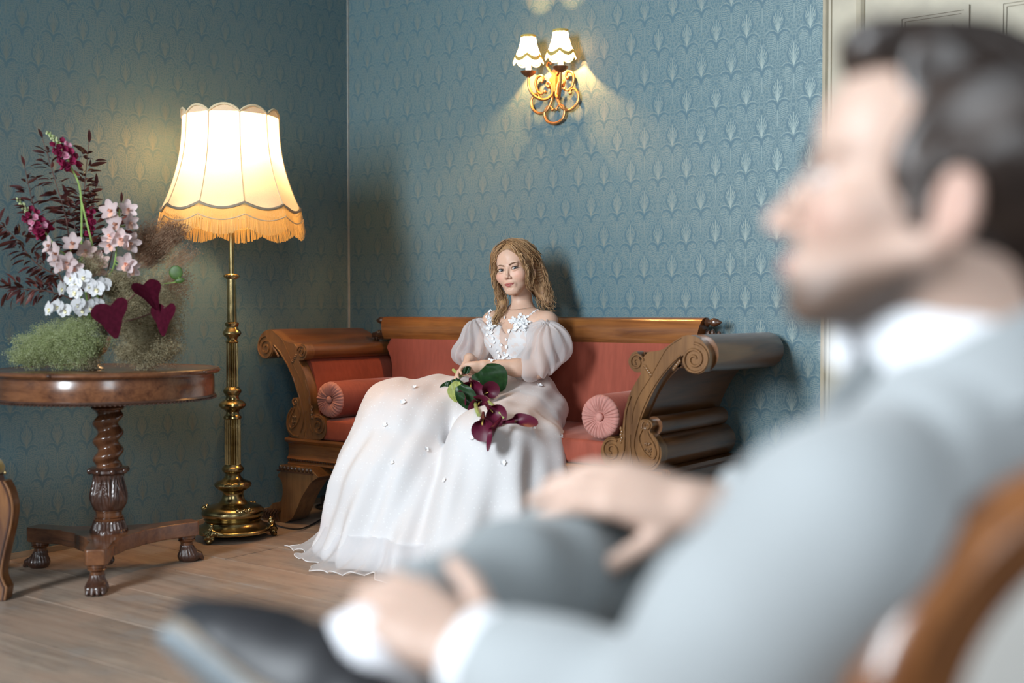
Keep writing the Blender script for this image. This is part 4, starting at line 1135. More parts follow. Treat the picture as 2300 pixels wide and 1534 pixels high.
PHAL = flower_mesh([(1.35, 0.028, 0.036, 0.0, 0.12), (-1.35, 0.028, 0.036, 0.0, 0.12), (0, 0.027, 0.021, 0.1, 0.15), (2.55, 0.026, 0.019, 0.1, 0.15), (-2.55, 0.026, 0.019, 0.1, 0.15)], M_phal)
YLIP = flower_mesh([(pi, 0.014, 0.011, 0.8, -0.3), (pi - 0.8, 0.009, 0.008, 0.9, 0.3), (pi + 0.8, 0.009, 0.008, 0.9, 0.3)], M_ylip)
SNAP = flower_mesh([(0.5, 0.018, 0.016, 0.3, 0.4), (-0.5, 0.018, 0.016, 0.3, 0.4), (2.2, 0.016, 0.014, 0.5, 0.5), (-2.2, 0.016, 0.014, 0.5, 0.5), (pi, 0.018, 0.014, 0.6, 0.5), (0, 0.011, 0.012, 0.9, 0.3), (pi, 0.011, 0.012, 0.9, 0.3)], M_snap)
SNAPP = SNAP.copy(); SNAPP.materials[0] = M_snapc
BUD = mesh_data(*ball((0.0055, 0.0055, 0.0085), 7, 5), M_bud)
DLEAF = leaf_mesh(0.042, 0.013, 0.3, 0.35, 6, M_dleaf)

# pixel column/row of the flowers -> point at a stated offset toward the camera from the table axis
TD = np.array((TC[0] - CAM.x, TC[1] - CAM.y, 0)) @ ED
_fw = ED * cos(PITCH) - np.array((0, 0, sin(PITCH))); _up = np.cross(EX, _fw)
def fl(px, py, near=0.0):
    r = _fw + EX * ((px - 1150) / 2600.) - _up * ((py - 767) / 2600.)
    return np.array(CAM) + r * ((TD - near) / (r @ ED))
VB = np.array((0.545, -1.905, 0.7685))           # vase foot
vase = thing('silver_vase', 'small silver vase almost hidden under the flowers on the round table', 'vase', tuple(VB))
M_silver = plain('hammered_silver', (0.72, 0.73, 0.74), 0.28, 0.1, 50, 0.3, metal=1.0)
MB().lathe([(0, 0), (0.036, 0), (0.037, 0.003), (0.033, 0.007), (0.022, 0.016), (0.017, 0.030), (0.022, 0.045), (0.045, 0.065), (0.060, 0.095), (0.062, 0.125), (0.055, 0.150), (0.052, 0.160), (0.056, 0.166), (0.053, 0.168), (0.048, 0.158), (0, 0.150)], tuple(VB), 40).build('vase_body', M_silver, vase)
MOUTH = VB + np.array((0, 0, 0.15))
CAMD = -ED  # toward the camera

def stem_pts(p_end, via=None, k=6):
    pts = [MOUTH - np.array((0, 0, 0.03)), MOUTH + (np.array(p_end) - MOUTH) * 0.12 + np.array((0, 0, 0.05))]
    if via is not None: pts += [np.array(v) for v in via]
    return catmull(pts + [np.array(p_end)], k)
def branch(label, pts, nleaf, side=1.0, start=0.35, sc_=1.0, group='plum leaved branches in the silver vase'):
    t = thing('leafy_branch', label, 'branch', tuple(MOUTH), group)
    P = catmull([MOUTH - np.array((0, 0, 0.02))] + [np.array(p) for p in pts], 8)
    n = len(P); MB().tube(P, np.linspace(0.0035, 0.0012, n), 5).build('stem', M_stem_d, t)
    for k in range(nleaf):
        i = int((start + (1 - start) * k / nleaf) * (n - 2)); d = P[i + 1] - P[i]; d /= np.linalg.norm(d)
        for q in range(4):
            v = npr.normal(size=3); v -= d * (v @ d); v /= np.linalg.norm(v)
            f_ = d * 0.55 + v * 0.8 + np.array((0, 0, -0.15))
            off = v * rnd.uniform(0.0, 0.034)
            inst('leaf', DLEAF, t, P[i] + off, frame(f_, rnd.uniform(-1.5, 1.5)), sc_ * rnd.uniform(0.7, 1.25))
    inst('leaf', DLEAF, t, P[-1], frame(P[-1] - P[-3], 0.3), sc_)
    return t
branch('plum leaved branch rising tall at the left behind the upper snapdragon', [fl(165, 640), fl(150, 500, 0.03), fl(122, 400, 0.05), fl(95, 310, 0.05)], 15, start=0.45)
branch('plum leaved branch with bronze leaves between the two snapdragons', [fl(150, 650, 0.05), fl(95, 530, 0.08), fl(72, 450, 0.08), fl(55, 372, 0.08)], 15, start=0.40)
branch('dense dark branch behind the green stem, topmost leaves beside the lit paper', [fl(200, 640, -0.05), fl(188, 500, -0.05), fl(190, 420, -0.05), fl(200, 320, -0.05)], 22, start=0.40, sc_=1.25)
branch('dark branch spreading level past the edge of the photo at the left', [fl(150, 640, 0.03), fl(80, 590, 0.05), fl(30, 530, 0.06), fl(-25, 485, 0.06)], 20, start=0.35, sc_=1.15)
branch('drooping branch of plum leaves low above the green gypsophila', [fl(170, 680, 0.06), fl(110, 655, 0.09), fl(55, 650, 0.10), fl(-10, 645, 0.10)], 16, start=0.40, sc_=1.1)
branch('bushy plum leaved branch low behind the leaning blush orchids', [fl(195, 650, -0.02), fl(170, 520, 0.0), fl(150, 440, 0.0)], 18, start=0.35, sc_=1.2)
branch('plum leaved sprig filling the gap left of the green stem', [fl(200, 650, 0.0), fl(205, 500, -0.08), fl(215, 420, -0.08)], 18, start=0.35, sc_=1.25)
branch('short dark sprig just above the upright blush orchids', [fl(235, 640, -0.02), fl(262, 520, -0.03), fl(272, 455, -0.03)], 9, start=0.62, sc_=1.0)
def snapdragon(label, pts, i0, nf, size=1.0):
    t = thing('snapdragon', label, 'flower', tuple(MOUTH), 'snapdragons in the silver vase')
    P = catmull([MOUTH - np.array((0, 0, 0.02))] + [np.array(p) for p in pts], 10); n = len(P)
    MB().tube(P, np.linspace(0.0045, 0.0022, n), 6).build('stem', M_stem_g, t)
    for k in range(nf):
        u = k / (nf - 1); i = min(n - 2, int((i0 + (1 - i0) * u) * (n - 1))); d = P[i + 1] - P[i]; d /= np.linalg.norm(d)
        a = k * 2.4; e1 = np.cross(d, (0.3, 1, 0.2)); e1 /= np.linalg.norm(e1); e2 = np.cross(d, e1)
        v = e1 * cos(a) + e2 * sin(a)
        if u < 0.62: inst('flower', SNAP if rnd.random() < 0.93 - 0.3 * u else SNAPP, t, P[i] + v * 0.017 * size, frame(v * 1.0 + d * 0.35 + CAMD * 0.3, a), size * (1.12 - 0.45 * u))
        else: inst('bud', BUD, t, P[i] + v * 0.010 * (1.5 - u), frame(np.cross(v, d), 0), 1.5 - 0.9 * u if u < 0.99 else 0.7)
snapdragon('tall magenta snapdragon with pale green tip reaching highest in the bouquet', [fl(185, 600, 0.06), fl(182, 440, 0.08), fl(160, 375, 0.08), fl(137, 330, 0.08), fl(104, 294, 0.08)], 0.60, 46, 1.12)
snapdragon('shorter dark red snapdragon leaning left with pale green tip', [fl(170, 640, 0.08), fl(118, 545, 0.11), fl(90, 510, 0.11), fl(62, 475, 0.11), fl(37, 444, 0.11)], 0.50, 44, 1.1)
t = thing('snapdragon', 'green snapdragon stem with dusky magenta blooms half hidden by dark leaves', 'flower', tuple(MOUTH), 'snapdragons in the silver vase')
P = catmull([MOUTH, fl(225, 640, 0.06), fl(206, 545, 0.09), fl(190, 480, 0.09), fl(180, 440, 0.08)], 8)
MB().tube(P, np.linspace(0.0045, 0.003, len(P)), 6).build('stem', M_stem_g, t)
for k in range(12):
    inst('flower', SNAP, t, fl(203 + rnd.uniform(-8, 10), 470 + k * 5, 0.0), frame(CAMD + npr.normal(size=3) * 0.6, k), 0.9)
def orchid(label, stem, flowers, me, lip, size, group, cat='orchid'):
    t = thing('orchid_stem', label, cat, tuple(MOUTH), group)
    P = stem_pts(stem[-1], stem[:-1], 8)
    MB().tube(P, np.linspace(0.0045, 0.0025, len(P)), 6).build('stem', M_stem_g, t)
    for (px, py, nr, yaw, pit, *mm) in flowers:
        c = fl(px, py, nr)
        d = CAMD * cos(yaw) * cos(pit) + EX * sin(yaw) * cos(pit) + np.array((0, 0, sin(pit)))
        o = inst('flower', mm[0] if mm else me, t, c, frame(d, rnd.uniform(-0.35, 0.35)), size * rnd.uniform(0.9, 1.1))
        inst('lip', lip, o, (0, 0, 0), None, 1, sub=True)
        j = P[np.argmin(np.linalg.norm(P - c, axis=1))]
        MB().tube(catmull([j, (j + c) / 2 + np.array((0, 0, -0.008)), c - d * 0.004], 4), 0.0018, 5).build('flower_stalk', M_stem_g, t)
orchid('blush cymbidium orchid stem upright in front of the brown haze', [fl(255, 600, 0.10), fl(262, 540, 0.10), fl(268, 470, 0.08)],
       [(249, 474, 0.12, -0.2, 0.2), (286, 472, 0.09, 0.7, 0.3), (262, 503, 0.13, -0.4, 0.1), (290, 500, 0.11, 0.9, -0.1), (250, 528, 0.14, -0.5, 0.0), (272, 535, 0.14, 0.2, -0.3), (291, 545, 0.13, 0.8, -0.2), (246, 548, 0.13, -0.3, -0.5), (283, 592, 0.13, 0.3, -0.1), (294, 604, 0.12, 0.9, -0.3)], CYM, LIP, 1.12, 'orchids in the silver vase')
orchid('blush cymbidium orchid stem leaning left over the white orchids', [fl(215, 660, 0.10), fl(185, 600, 0.13), fl(130, 560, 0.13)],
       [(113, 552, 0.16, -0.8, 0.2), (128, 570, 0.18, -0.6, 0.1), (164, 547, 0.16, 0.0, 0.3), (135, 592, 0.19, -0.5, -0.3), (152, 590, 0.19, 0.1, -0.1), (166, 603, 0.18, 0.3, -0.2), (192, 566, 0.12, 0.4, 0.4, CYMB), (208, 580, 0.10, 0.3, 0.3, CYMB), (225, 592, 0.10, 0.2, 0.4, CYMB), (218, 605, 0.09, 0.5, 0.1, CYMB)], CYM, LIP, 1.15, 'orchids in the silver vase')
orchid('white moth orchid spray, the upper of the two, below the blush orchids', [fl(225, 680, 0.12), fl(195, 640, 0.17), fl(150, 640, 0.18)],
       [(141, 648, 0.18, -0.7, 0.0), (159, 625, 0.19, -0.4, 0.2), (170, 638, 0.20, -0.2, 0.1), (186, 622, 0.19, 0.2, 0.3), (200, 640, 0.19, -0.1, 0.0), (216, 648, 0.19, 0.1, -0.1), (231, 640, 0.18, 0.4, 0.1), (168, 655, 0.20, 0.0, -0.3)], PHAL, YLIP, 1.10, 'orchids in the silver vase')
orchid('white moth orchid spray lying lowest, on the green gypsophila', [fl(225, 720, 0.12), fl(180, 690, 0.18), fl(110, 690, 0.19)],
       [(112, 694, 0.20, -0.7, 0.1), (130, 688, 0.20, -0.3, 0.2), (146, 697, 0.20, -0.1, 0.0), (176, 684, 0.20, -0.2, 0.3), (184, 696, 0.20, 0.4, 0.0), (204, 690, 0.19, 0.2, 0.2), (217, 684, 0.18, 0.5, 0.3)], PHAL, YLIP, 1.02, 'orchids in the silver vase')
# broad burgundy leaves
def heart(L, W, n=10, m=8, fold=0.18):
    V, F_ = [], []
    for i in range(n + 1):
        t = i / n
        hw = W * 0.5 * (max(0.02, 1 - t) ** 0.55) * (0.72 + 0.28 * sin(pi * min(1, t * 1.6 + 0.15)))
        for j in range(m + 1):
            u = 2 * j / m - 1
            y = L * t - (0.20 * L * (abs(u) ** 0.8) * (1 - abs(u) ** 3) * (1 - t) * 1.3)
            V.append((u * hw, y, fold * abs(u) * hw - 0.10 * L * t * t + 0.012 * L * sin(9 * u)))
    for i in range(n):
        for j in range(m): a = i * (m + 1) + j; F_.append((a, a + 1, a + m + 2, a + m + 1))
    return mesh_data(V, F_, M_anth)
HEART = heart(0.120, 0.155)
for lab, c, d, roll, s_ in (('glossy burgundy heart shaped leaf facing out just above the vase', fl(248, 686, 0.30), EX * 0.25 + np.array((0, 0, -1.0)) + CAMD * 0.35, 0.1, 1.0),
                            ('burgundy leaf curling down among the brown haze, uppermost of the three', fl(322, 640, 0.24), EX * 0.55 + np.array((0, 0, -0.8)) + CAMD * 0.2, -0.9, 0.85),
                            ('near black burgundy leaf drooping at the lamp side of the vase', fl(372, 690, 0.24), EX * -0.1 + np.array((0, 0, -1.0)) + CAMD * 0.2, 0.5, 0.85)):
    t = thing('burgundy_leaf', lab, 'leaf', tuple(MOUTH), 'burgundy leaves in the silver vase')
    x_ = frame(d, roll); 
    # turn the face of the blade to the camera
    y = np.array(d, float); y /= np.linalg.norm(y); z = CAMD - y * (CAMD @ y); z /= np.linalg.norm(z); x = np.cross(y, z)
    R = np.stack([x, y, z], 1) @ np.array(Matrix.Rotation(roll, 3, 'Y'))
    inst('leaf_blade', HEART, t, c, R, s_)
    MB().tube(catmull([MOUTH, MOUTH * 0.4 + c * 0.6 + np.array((0, 0, -0.01)), c], 6), 0.003, 6).build('stem', M_stem_d, t)
t = thing('round_leaf', 'single round green leaf on a thin stem beneath the lamp fringe', 'leaf', tuple(MOUTH))
c = fl(395, 612, 0.05)
V, F_ = ball((0.026, 0.003, 0.026), 16, 8); mesh_obj('leaf_blade', V @ frame(-CAMD, 0.4).T + c, F_, M_gleaf, t)
V, F_ = ball((0.020, 0.003, 0.010), 12, 6); mesh_obj('leaf_blade', V @ frame(-CAMD, 0.2).T + fl(403, 630, 0.05), F_, M_gleaf, t)
MB().tube(catmull([MOUTH, fl(330, 650, 0.05), fl(398, 632, 0.05), c], 6), 0.0022, 5).build('stem', M_stem_g, t)
# hazy sprays: fine twigs tipped with specks
def haze_mat(name, c1, c2, c3):
    m, nt, b = mat_new(name)
    f = noise(nt, coords(nt, 'World'), 55, 3, 0.7)
    c = ramp(nt, f, [(0.32, c1), (0.5, c2), (0.68, c3)])
    nt.links.new(c, b.inputs['Base Color']); setp(b, rough=0.8, spec=0.2)
    t = nt.nodes.new('ShaderNodeBsdfTranslucent'); nt.links.new(c, t.inputs[0]); mx = nt.nodes.new('ShaderNodeMixShader'); mx.inputs[0].default_value = 0.45
    nt.links.new(b.outputs[0], mx.inputs[1]); nt.links.new(t.outputs[0], mx.inputs[2]); nt.links.new(mx.outputs[0], nt.nodes['Material Output'].inputs[0])
    return m
M_hg = haze_mat('green_haze', (0.27, 0.32, 0.13), (0.50, 0.56, 0.28), (0.74, 0.78, 0.55))
M_hb = haze_mat('brown_haze', (0.19, 0.15, 0.085), (0.46, 0.39, 0.24), (0.72, 0.66, 0.46))
M_hr = haze_mat('russet_haze', (0.21, 0.11, 0.065), (0.45, 0.28, 0.18), (0.66, 0.52, 0.38))
OCT = np.array([(1, 0, 0), (-1, 0, 0), (0, 1, 0), (0, -1, 0), (0, 0, 1), (0, 0, -1)], float)
OF = np.array([(0, 2, 4), (2, 1, 4), (1, 3, 4), (3, 0, 4), (2, 0, 5), (1, 2, 5), (3, 1, 5), (0, 3, 5)])
def haze(label, blobs, mat, seed, name='gypsophila_spray', cat='foliage'):
    r = np.random.RandomState(seed); Vs, Fs, n0 = [], [], 0
    for (c, (rx, rd, rz), ntw, spk) in blobs:
        # twigs radiate from the vase side of each blob
        root = MOUTH * 0.35 + c * 0.65
        d = r.normal(size=(ntw, 3)); d /= np.linalg.norm(d, axis=1)[:, None]
        d *= r.rand(ntw, 1) ** 0.38 * (0.86 + 0.28 * r.rand(ntw, 1))
        lump = 1 + 0.22 * np.sin(d[:, 0] * 7 + seed) * np.sin(d[:, 2] * 6) 
        p = c + (EX * (d[:, :1] * rx) + ED * (d[:, 1:2] * rd) + np.array((0, 0, 1.0)) * (d[:, 2:] * rz)) * lump[:, None]
        p[:, 2] = np.maximum(p[:, 2], 0.772 + 0.01 * r.rand(ntw))
        st = root + (p - root) * r.uniform(0.45, 0.8, (ntw, 1)) + r.normal(size=(ntw, 3)) * 0.008
        st[:, 2] = np.maximum(st[:, 2], 0.772)
        ax = p - st; sd = np.cross(ax, r.normal(size=(ntw, 3))); sd /= np.linalg.norm(sd, axis=1)[:, None] + 1e-9
        h = 0.00042
        V = np.stack([st - sd * h, st + sd * h, p], 1).reshape(-1, 3)
        Vs.append(V); Fs.append(np.arange(len(V)).reshape(-1, 3) + n0); n0 += len(V)
        q = (p[:, None, :] + r.normal(size=(ntw, spk, 3)) * 0.0075).reshape(-1, 3)
        q[:, 2] = np.maximum(q[:, 2], 0.771)
        s = r.uniform(0.0009, 0.0021, len(q))
        V = q[:, None, :] + OCT[None] * s[:, None, None]
        Vs.append(V.reshape(-1, 3)); Fs.append((OF[None] + (np.arange(len(q)) * 6)[:, None, None]).reshape(-1, 3) + n0); n0 += len(q) * 6
    o = mesh_obj(name, np.vstack(Vs), np.vstack(Fs), mat, None, False)
    tag(o, label, cat, 'hazy sprays in the silver vase', 'stuff'); return o
haze('soft green gypsophila cloud spreading low over the table edge', [(fl(140, 778, 0.15), (0.16, 0.10, 0.075), 7500, 3), (fl(75, 800, 0.14), (0.09, 0.08, 0.04), 2200, 3), (fl(178, 772, 0.20), (0.075, 0.05, 0.08), 2600, 3), (fl(175, 730, 0.14), (0.09, 0.08, 0.04), 900, 3)], M_hg, 1)
haze('brownish smoke bush cloud filling the lamp side of the arrangement', [(fl(322, 705, 0.08), (0.128, 0.10, 0.14), 10500, 3), (fl(330, 790, 0.13), (0.12, 0.09, 0.06), 4600, 3), (fl(270, 640, 0.10), (0.06, 0.06, 0.06), 2400, 3), (fl(200, 812, 0.17), (0.05, 0.05, 0.030), 700, 3), (fl(205, 590, 0.14), (0.05, 0.04, 0.035), 420, 3), (fl(395, 740, 0.02), (0.04, 0.05, 0.14), 700, 3)], M_hb, 2, 'smoke_bush_spray')
haze('russet smoke bush haze reaching across the lamp fringe', [(fl(345, 545, -0.02), (0.075, 0.08, 0.085), 2600, 3), (fl(390, 520, -0.02), (0.06, 0.05, 0.05), 1200, 3), (fl(400, 640, -0.02), (0.055, 0.06, 0.085), 550, 3), (fl(420, 570, -0.02), (0.05, 0.05, 0.04), 240, 2)], M_hr, 3, 'smoke_bush_spray')
# ------------------------------------------------------------------ the bride
def pxd(px, py, d):
    r = _fw + EX * ((px - 1150) / 2600.) - _up * ((py - 767) / 2600.)
    return np.array(CAM) + r * (d / (r @ ED))
def vcol_mat(name, rough=0.5, sss=0.0, tr=0.0, sheen=0.0, nz=0.06, attr='tint', **k):
    m, nt, b = mat_new(name)
    a = nt.nodes.new('ShaderNodeVertexColor'); a.layer_name = attr
    f = noise(nt, coords(nt, 'Object'), 70, 3)
    hs = nt.nodes.new('ShaderNodeHueSaturation'); nt.links.new(a.outputs[0], hs.inputs['Color'])
    nt.links.new((X(nt, f) * (2 * nz) + (1 - nz)).v, hs.inputs['Value'])
    nt.links.new(hs.outputs[0], b.inputs['Base Color']); setp(b, rough=rough, sheen=sheen, **k)
    if sss:
        setp(b, sss=sss); b.inputs['Subsurface Radius'].default_value = (1.0, 0.35, 0.2); b.inputs['Subsurface Scale'].default_value = 0.006
    return m
M_skin = vcol_mat('skin', 0.48, 0.12, spec=0.4)
M_skin_man = vcol_mat('skin_man', 0.48, 0.10, spec=0.4)
M_eye = vcol_mat('eyeball', 0.08, nz=0.0)
M_lash = plain('dark_lash', (0.045, 0.025, 0.018), 0.6)
M_brow = plain('light_brown_brow', (0.19, 0.105, 0.060), 0.7)
def blend(C, col, w):
    w = np.clip(w, 0, 1)[:, None]; return C * (1 - w) + np.array(col) * w
def gs(P, c, r):
    return np.exp(-(((P - np.array(c)) / np.array(r)) ** 2).sum(1))
def head_field(F_, T, male=False, s=1.0):
    """sculpt a head through the transform T (local metres: x her right, y forward, z up) -> world"""
    Rm = T[:3, :3]; o = T[:3, 3]
    def w(p): return Rm @ (np.array(p, float) * s) + o
    def E_(c, r, k=0.0, sub=False, rot=None):
        R = Rm if rot is None else Rm @ rot
        F_.ell(w(c), np.array(r, float) * s, k, R, sub)
    def Cn(a, b, ra, rb, k=0.0, sub=False): F_.cone(w(a), w(b), ra * s, rb * s, k, sub)
    jw = 1.10 if male else 1.0
    E_((0, -0.018, 0.030), (0.074, 0.094, 0.085))
    E_((0, 0.040, 0.040), (0.058, 0.046, 0.055), 0.03)
    E_((0, 0.032, -0.036), (0.056 * jw if male else 0.0565, 0.054, 0.066), 0.02)
    E_((0, 0.052, -0.084), (0.034 * jw if male else 0.029, 0.034, 0.026), 0.018)
    E_((0, 0.066, -0.097), (0.017 * jw, 0.016, 0.015), 0.014)
    for q in (-1, 1):
        E_((0.041 * q, 0.052, -0.026 if male else -0.030), (0.024, 0.026, 0.022) if male else (0.026, 0.029, 0.028), 0.018)
        Cn((0.056 * q * jw if male else 0.050 * q, -0.004, -0.042), ((0.026 if male else 0.017) * q, 0.060, -0.092), 0.016, 0.014, 0.018)
        E_((0.030 * q if male else 0.026 * q, 0.074 if male else 0.0735, 0.020 if male else 0.018), (0.024, 0.011, 0.010) if male else (0.020, 0.008, 0.009), 0.012)
        E_((0.031 * q, 0.092, -0.003), (0.019, 0.014, 0.0105), 0.010, sub=True)
    # nose
    Cn((0, 0.080, 0.006), (0, 0.101 if male else 0.098, -0.034), 0.0085 if male else 0.0066, 0.0085 if male else 0.0072, 0.008)
    E_((0, 0.104 if male else 0.101, -0.039 if male else -0.037), (0.0095, 0.0095, 0.0085) if male else (0.0082, 0.0085, 0.0075), 0.006)
    for q in (-1, 1): E_((0.0115 * q if male else 0.0098 * q, 0.093 if male else 0.0915, -0.043 if male else -0.0415), (0.0075, 0.010, 0.0070) if male else (0.0062, 0.0085, 0.0060), 0.004)
    for q in (-1, 1): E_((0.0055 * q, 0.100, -0.0495), (0.0035, 0.005, 0.003), 0.002, sub=True)
    # lips
    E_((0, 0.079 if male else 0.0775, -0.072), (0.026, 0.012, 0.016), 0.010)
    lw = 0.9 if male else 1.0
    lo_ = 0.0 if male else -0.0022
    E_((0.009, 0.0885 + lo_, -0.0665), (0.014 * lw, 0.0060, 0.0038), 0.004); E_((-0.009, 0.0885 + lo_, -0.0665), (0.014 * lw, 0.0060, 0.0038), 0.004)
    E_((0, 0.0880 + lo_, -0.0742), (0.0165 * lw, 0.0062, 0.0050), 0.004)
    E_((0, 0.0970 + lo_, -0.0700), (0.021, 0.0050, 0.0011), 0.002, sub=True)
    E_((0, 0.088, -0.0855), (0.014, 0.006, 0.004), 0.006, sub=True)
    # lids around the eyeball
    for q in (-1, 1):
        ry = np.array(Matrix.Rotation(radians(-5 * q), 3, 'Y'))
        E_((0.031 * q, 0.0735, 0.0052), (0.0158, 0.0138, 0.0062), 0.003, rot=ry)
        E_((0.031 * q, 0.0735, -0.0125), (0.0150, 0.0124, 0.0062), 0.003, rot=ry)
    # ears
    for q in (-1, 1):
        E_((0.077 * q, -0.012, -0.012), (0.008, 0.018, 0.031), 0.006, rot=np.array(Matrix.Rotation(radians(22 * q), 3, 'Z')))
        E_((0.084 * q, -0.006, -0.008), (0.005, 0.010, 0.018), 0.004, sub=True)
        E_((0.074 * q, -0.004, -0.036), (0.007, 0.009, 0.010), 0.004)
    return w
def eyes(parent, T, s, gaze, iris, lash=1.0):
    Rm = T[:3, :3]; o = T[:3, 3]
    for q in (-1, 1):
        c = Rm @ (np.array((0.031 * q, 0.0722, -0.0035)) * s) + o
        g = np.array(gaze) - c; g /= np.linalg.norm(g)
        V, Fc = ball(0.0122 * s, 28, 20)
        a = np.array(align(g)); Vw = V @ a.T + c
        e = mesh_obj('eye', Vw, Fc, M_eye, parent)
        ang = np.degrees(np.arccos(np.clip(V[:, 2] / (0.0122 * s), -1, 1)))
        C = np.tile((0.72, 0.68, 0.66), (len(V), 1))
        C = blend(C, (0.03, 0.035, 0.04), (ang < 31) * 1.0); C = blend(C, iris, ((ang < 27) & (ang > 9)) * 1.0); C = blend(C, (0.004, 0.004, 0.005), (ang < 12) * 1.0)
        vcol(e, 'tint', C)
        lo = lambda p: Rm @ (np.array(p, float) * s) + o
        P = catmull([lo((q * x_, y_, z_)) for x_, y_, z_ in ((0.0155, 0.0815, -0.0048), (0.022, 0.0862, 0.0002), (0.031, 0.0880, 0.0022), (0.040, 0.0855, 0.0004), (0.0468, 0.0795, -0.0030), (0.0485, 0.0780, -0.0018))], 4)
        MB().tube(P, np.linspace(0.0008, 0.0019, len(P)) * s * lash, 6).build('eyelash', M_lash, parent)
        P2 = catmull([lo((q * x_, y_, z_)) for x_, y_, z_ in ((0.0165, 0.0812, -0.0055), (0.024, 0.0850, -0.0082), (0.033, 0.0858, -0.0086), (0.041, 0.0832, -0.0066), (0.0468, 0.0795, -0.0030))], 4)
        MB().tube(P2, 0.0006 * s, 5).build('eyelash', M_lash, parent)
def brows(parent, T, s, mat, th_=1.0):
    Rm = T[:3, :3]; o = T[:3, 3]
    for q in (-1, 1):
        P = catmull([Rm @ (np.array((q * x_, y_, z_)) * s) + o for x_, y_, z_ in ((0.012, 0.0895, 0.0115), (0.021, 0.0900, 0.0150), (0.033, 0.0865, 0.0180), (0.044, 0.0785, 0.0168), (0.053, 0.0690, 0.0115))], 4)
        r_ = 0.0026 * th_ * s * np.array([0.75 + 0.35 * sin(pi * min(1, t * 1.3)) - 0.65 * t for t in np.linspace(0, 1, len(P))])
        MB().tube(P, r_, 6).build('eyebrow', mat, parent)
def face_tint(V, T, s, base, lip, cheek, male=False):
    L = ((V - T[:3, 3]) @ T[:3, :3]) / s
    C = np.tile(np.array(base, float), (len(V), 1))
    C = C * (1 + 0.05 * snoise(V[:, 0], V[:, 1], V[:, 2], 60, 4))[:, None]
    near = (np.abs(L[:, 2]) < 0.14) & (np.abs(L[:, 0]) < 0.1)
    for q in (-1, 1):
        C = blend(C, cheek, near * 0.55 * gs(L, (0.043 * q, 0.070, -0.032), (0.022, 0.04, 0.018)))
        C = blend(C, cheek, near * 0.5 * gs(L, (0.083 * q, -0.01, -0.01), (0.01, 0.02, 0.03)))
        C = blend(C, tuple(np.array(base) * np.array((0.62, 0.52, 0.48))), near * 0.5 * gs(L, (0.033 * q, 0.083, 0.004), (0.016, 0.02, 0.006)))
    C = blend(C, cheek, near * 0.30 * gs(L, (0, 0.104, -0.04), (0.010, 0.02, 0.010)))
    x = np.abs(L[:, 0]); zc = L[:, 2]
    up = np.clip((-0.0622 - 0.16 * x + 0.10 * np.clip(x - 0.004, 0, 0.005) - zc) / 0.0008, 0, 1); dn = np.clip((zc - (-0.0798 + 0.0105 * (x / 0.022) ** 2)) / 0.0008, 0, 1)
    lipm = near * up * dn * (x < 0.0225) * (L[:, 1] > 0.070)
    C = blend(C, lip, lipm * 0.95)
    C = blend(C, tuple(np.array(lip) * 0.35), near * (np.abs(zc + 0.0700) < 0.0010) * (x < 0.020) * (L[:, 1] > 0.07) * 0.8)
    return C, L

# ---- pose
HC = np.array((1.308, -0.315, 1.166))
toc = np.array(CAM) - HC; toc[2] = 0; toc /= np.linalg.norm(toc)
side_img_left = -EX
def head_T(c, f, roll, pitch=0.0):
    f = np.array(f, float); f /= np.linalg.norm(f)
    f = f * cos(pitch) + np.array((0, 0, 1.0)) * sin(pitch); f /= np.linalg.norm(f)
    r = np.cross(f, (0, 0, 1.0)); r /= np.linalg.norm(r); u = np.cross(r, f)      # r = wearer's right
    r2 = r * cos(roll) + u * sin(roll); u2 = u * cos(roll) - r * sin(roll)
    T = np.eye(4); T[:3, 0] = r2; T[:3, 1] = f; T[:3, 2] = u2; T[:3, 3] = c; return T
a_ = radians(23)
HT = head_T(HC, toc * cos(a_) + side_img_left * sin(a_), radians(-9), radians(1))
HS = 1.02
bride = thing('person', 'bride in a white tulle gown with puff sleeves seated on the sofa', 'person', (1.30, -0.50, 0))
def hl(p): return HT[:3, :3] @ (np.array(p, float) * HS) + HT[:3, 3]
# ---- body: one continuous surface from head to feet
B = Field((0.66, -1.26, 0.0), (1.68, -0.14, 1.32), 0.0036)
head_field(B, HT, False, HS)
NB = np.array((1.322, -0.285, 0.985))
B.cone(hl((0, -0.028, -0.055)), NB, 0.039, 0.041, 0.02)
B.cone(hl((0, -0.045, -0.03)), NB + (0.0, 0.025, 0), 0.033, 0.038, 0.03)
SL, SR = np.array((1.468, -0.300, 0.935)), np.array((1.194, -0.325, 0.935))
for S_ in (SL, SR):
    B.cone(NB + (0, 0.01, -0.022), S_, 0.036, 0.044, 0.04)      # trapezius and shoulder
    B.cone(NB + (0.0, -0.035, -0.030), S_ * 0.75 + NB * 0.25 + np.array((0, -0.03, 0.0)), 0.012, 0.012, 0.02)   # collar bone
B.ell((1.330, -0.305, 0.865), (0.140, 0.088, 0.125), 0.05)
for xx in (1.268, 1.396): B.ell((xx, -0.375, 0.855), (0.062, 0.055, 0.060), 0.03)
B.cone((1.335, -0.305, 0.80), (1.345, -0.305, 0.66), 0.105, 0.105, 0.05)
B.ell((1.355, -0.31, 0.575), (0.165, 0.12, 0.105), 0.05)
KR, KL = np.array((1.045, -0.815, 0.570)), np.array((1.190, -0.850, 0.535))
B.chain([(1.275, -0.34, 0.575), KR, (0.985, -0.90, 0.12)], [0.085, 0.058, 0.038], 0.03)
B.chain([(1.430, -0.34, 0.575), KL, (1.120, -0.96, 0.12)], [0.085, 0.058, 0.038], 0.03)
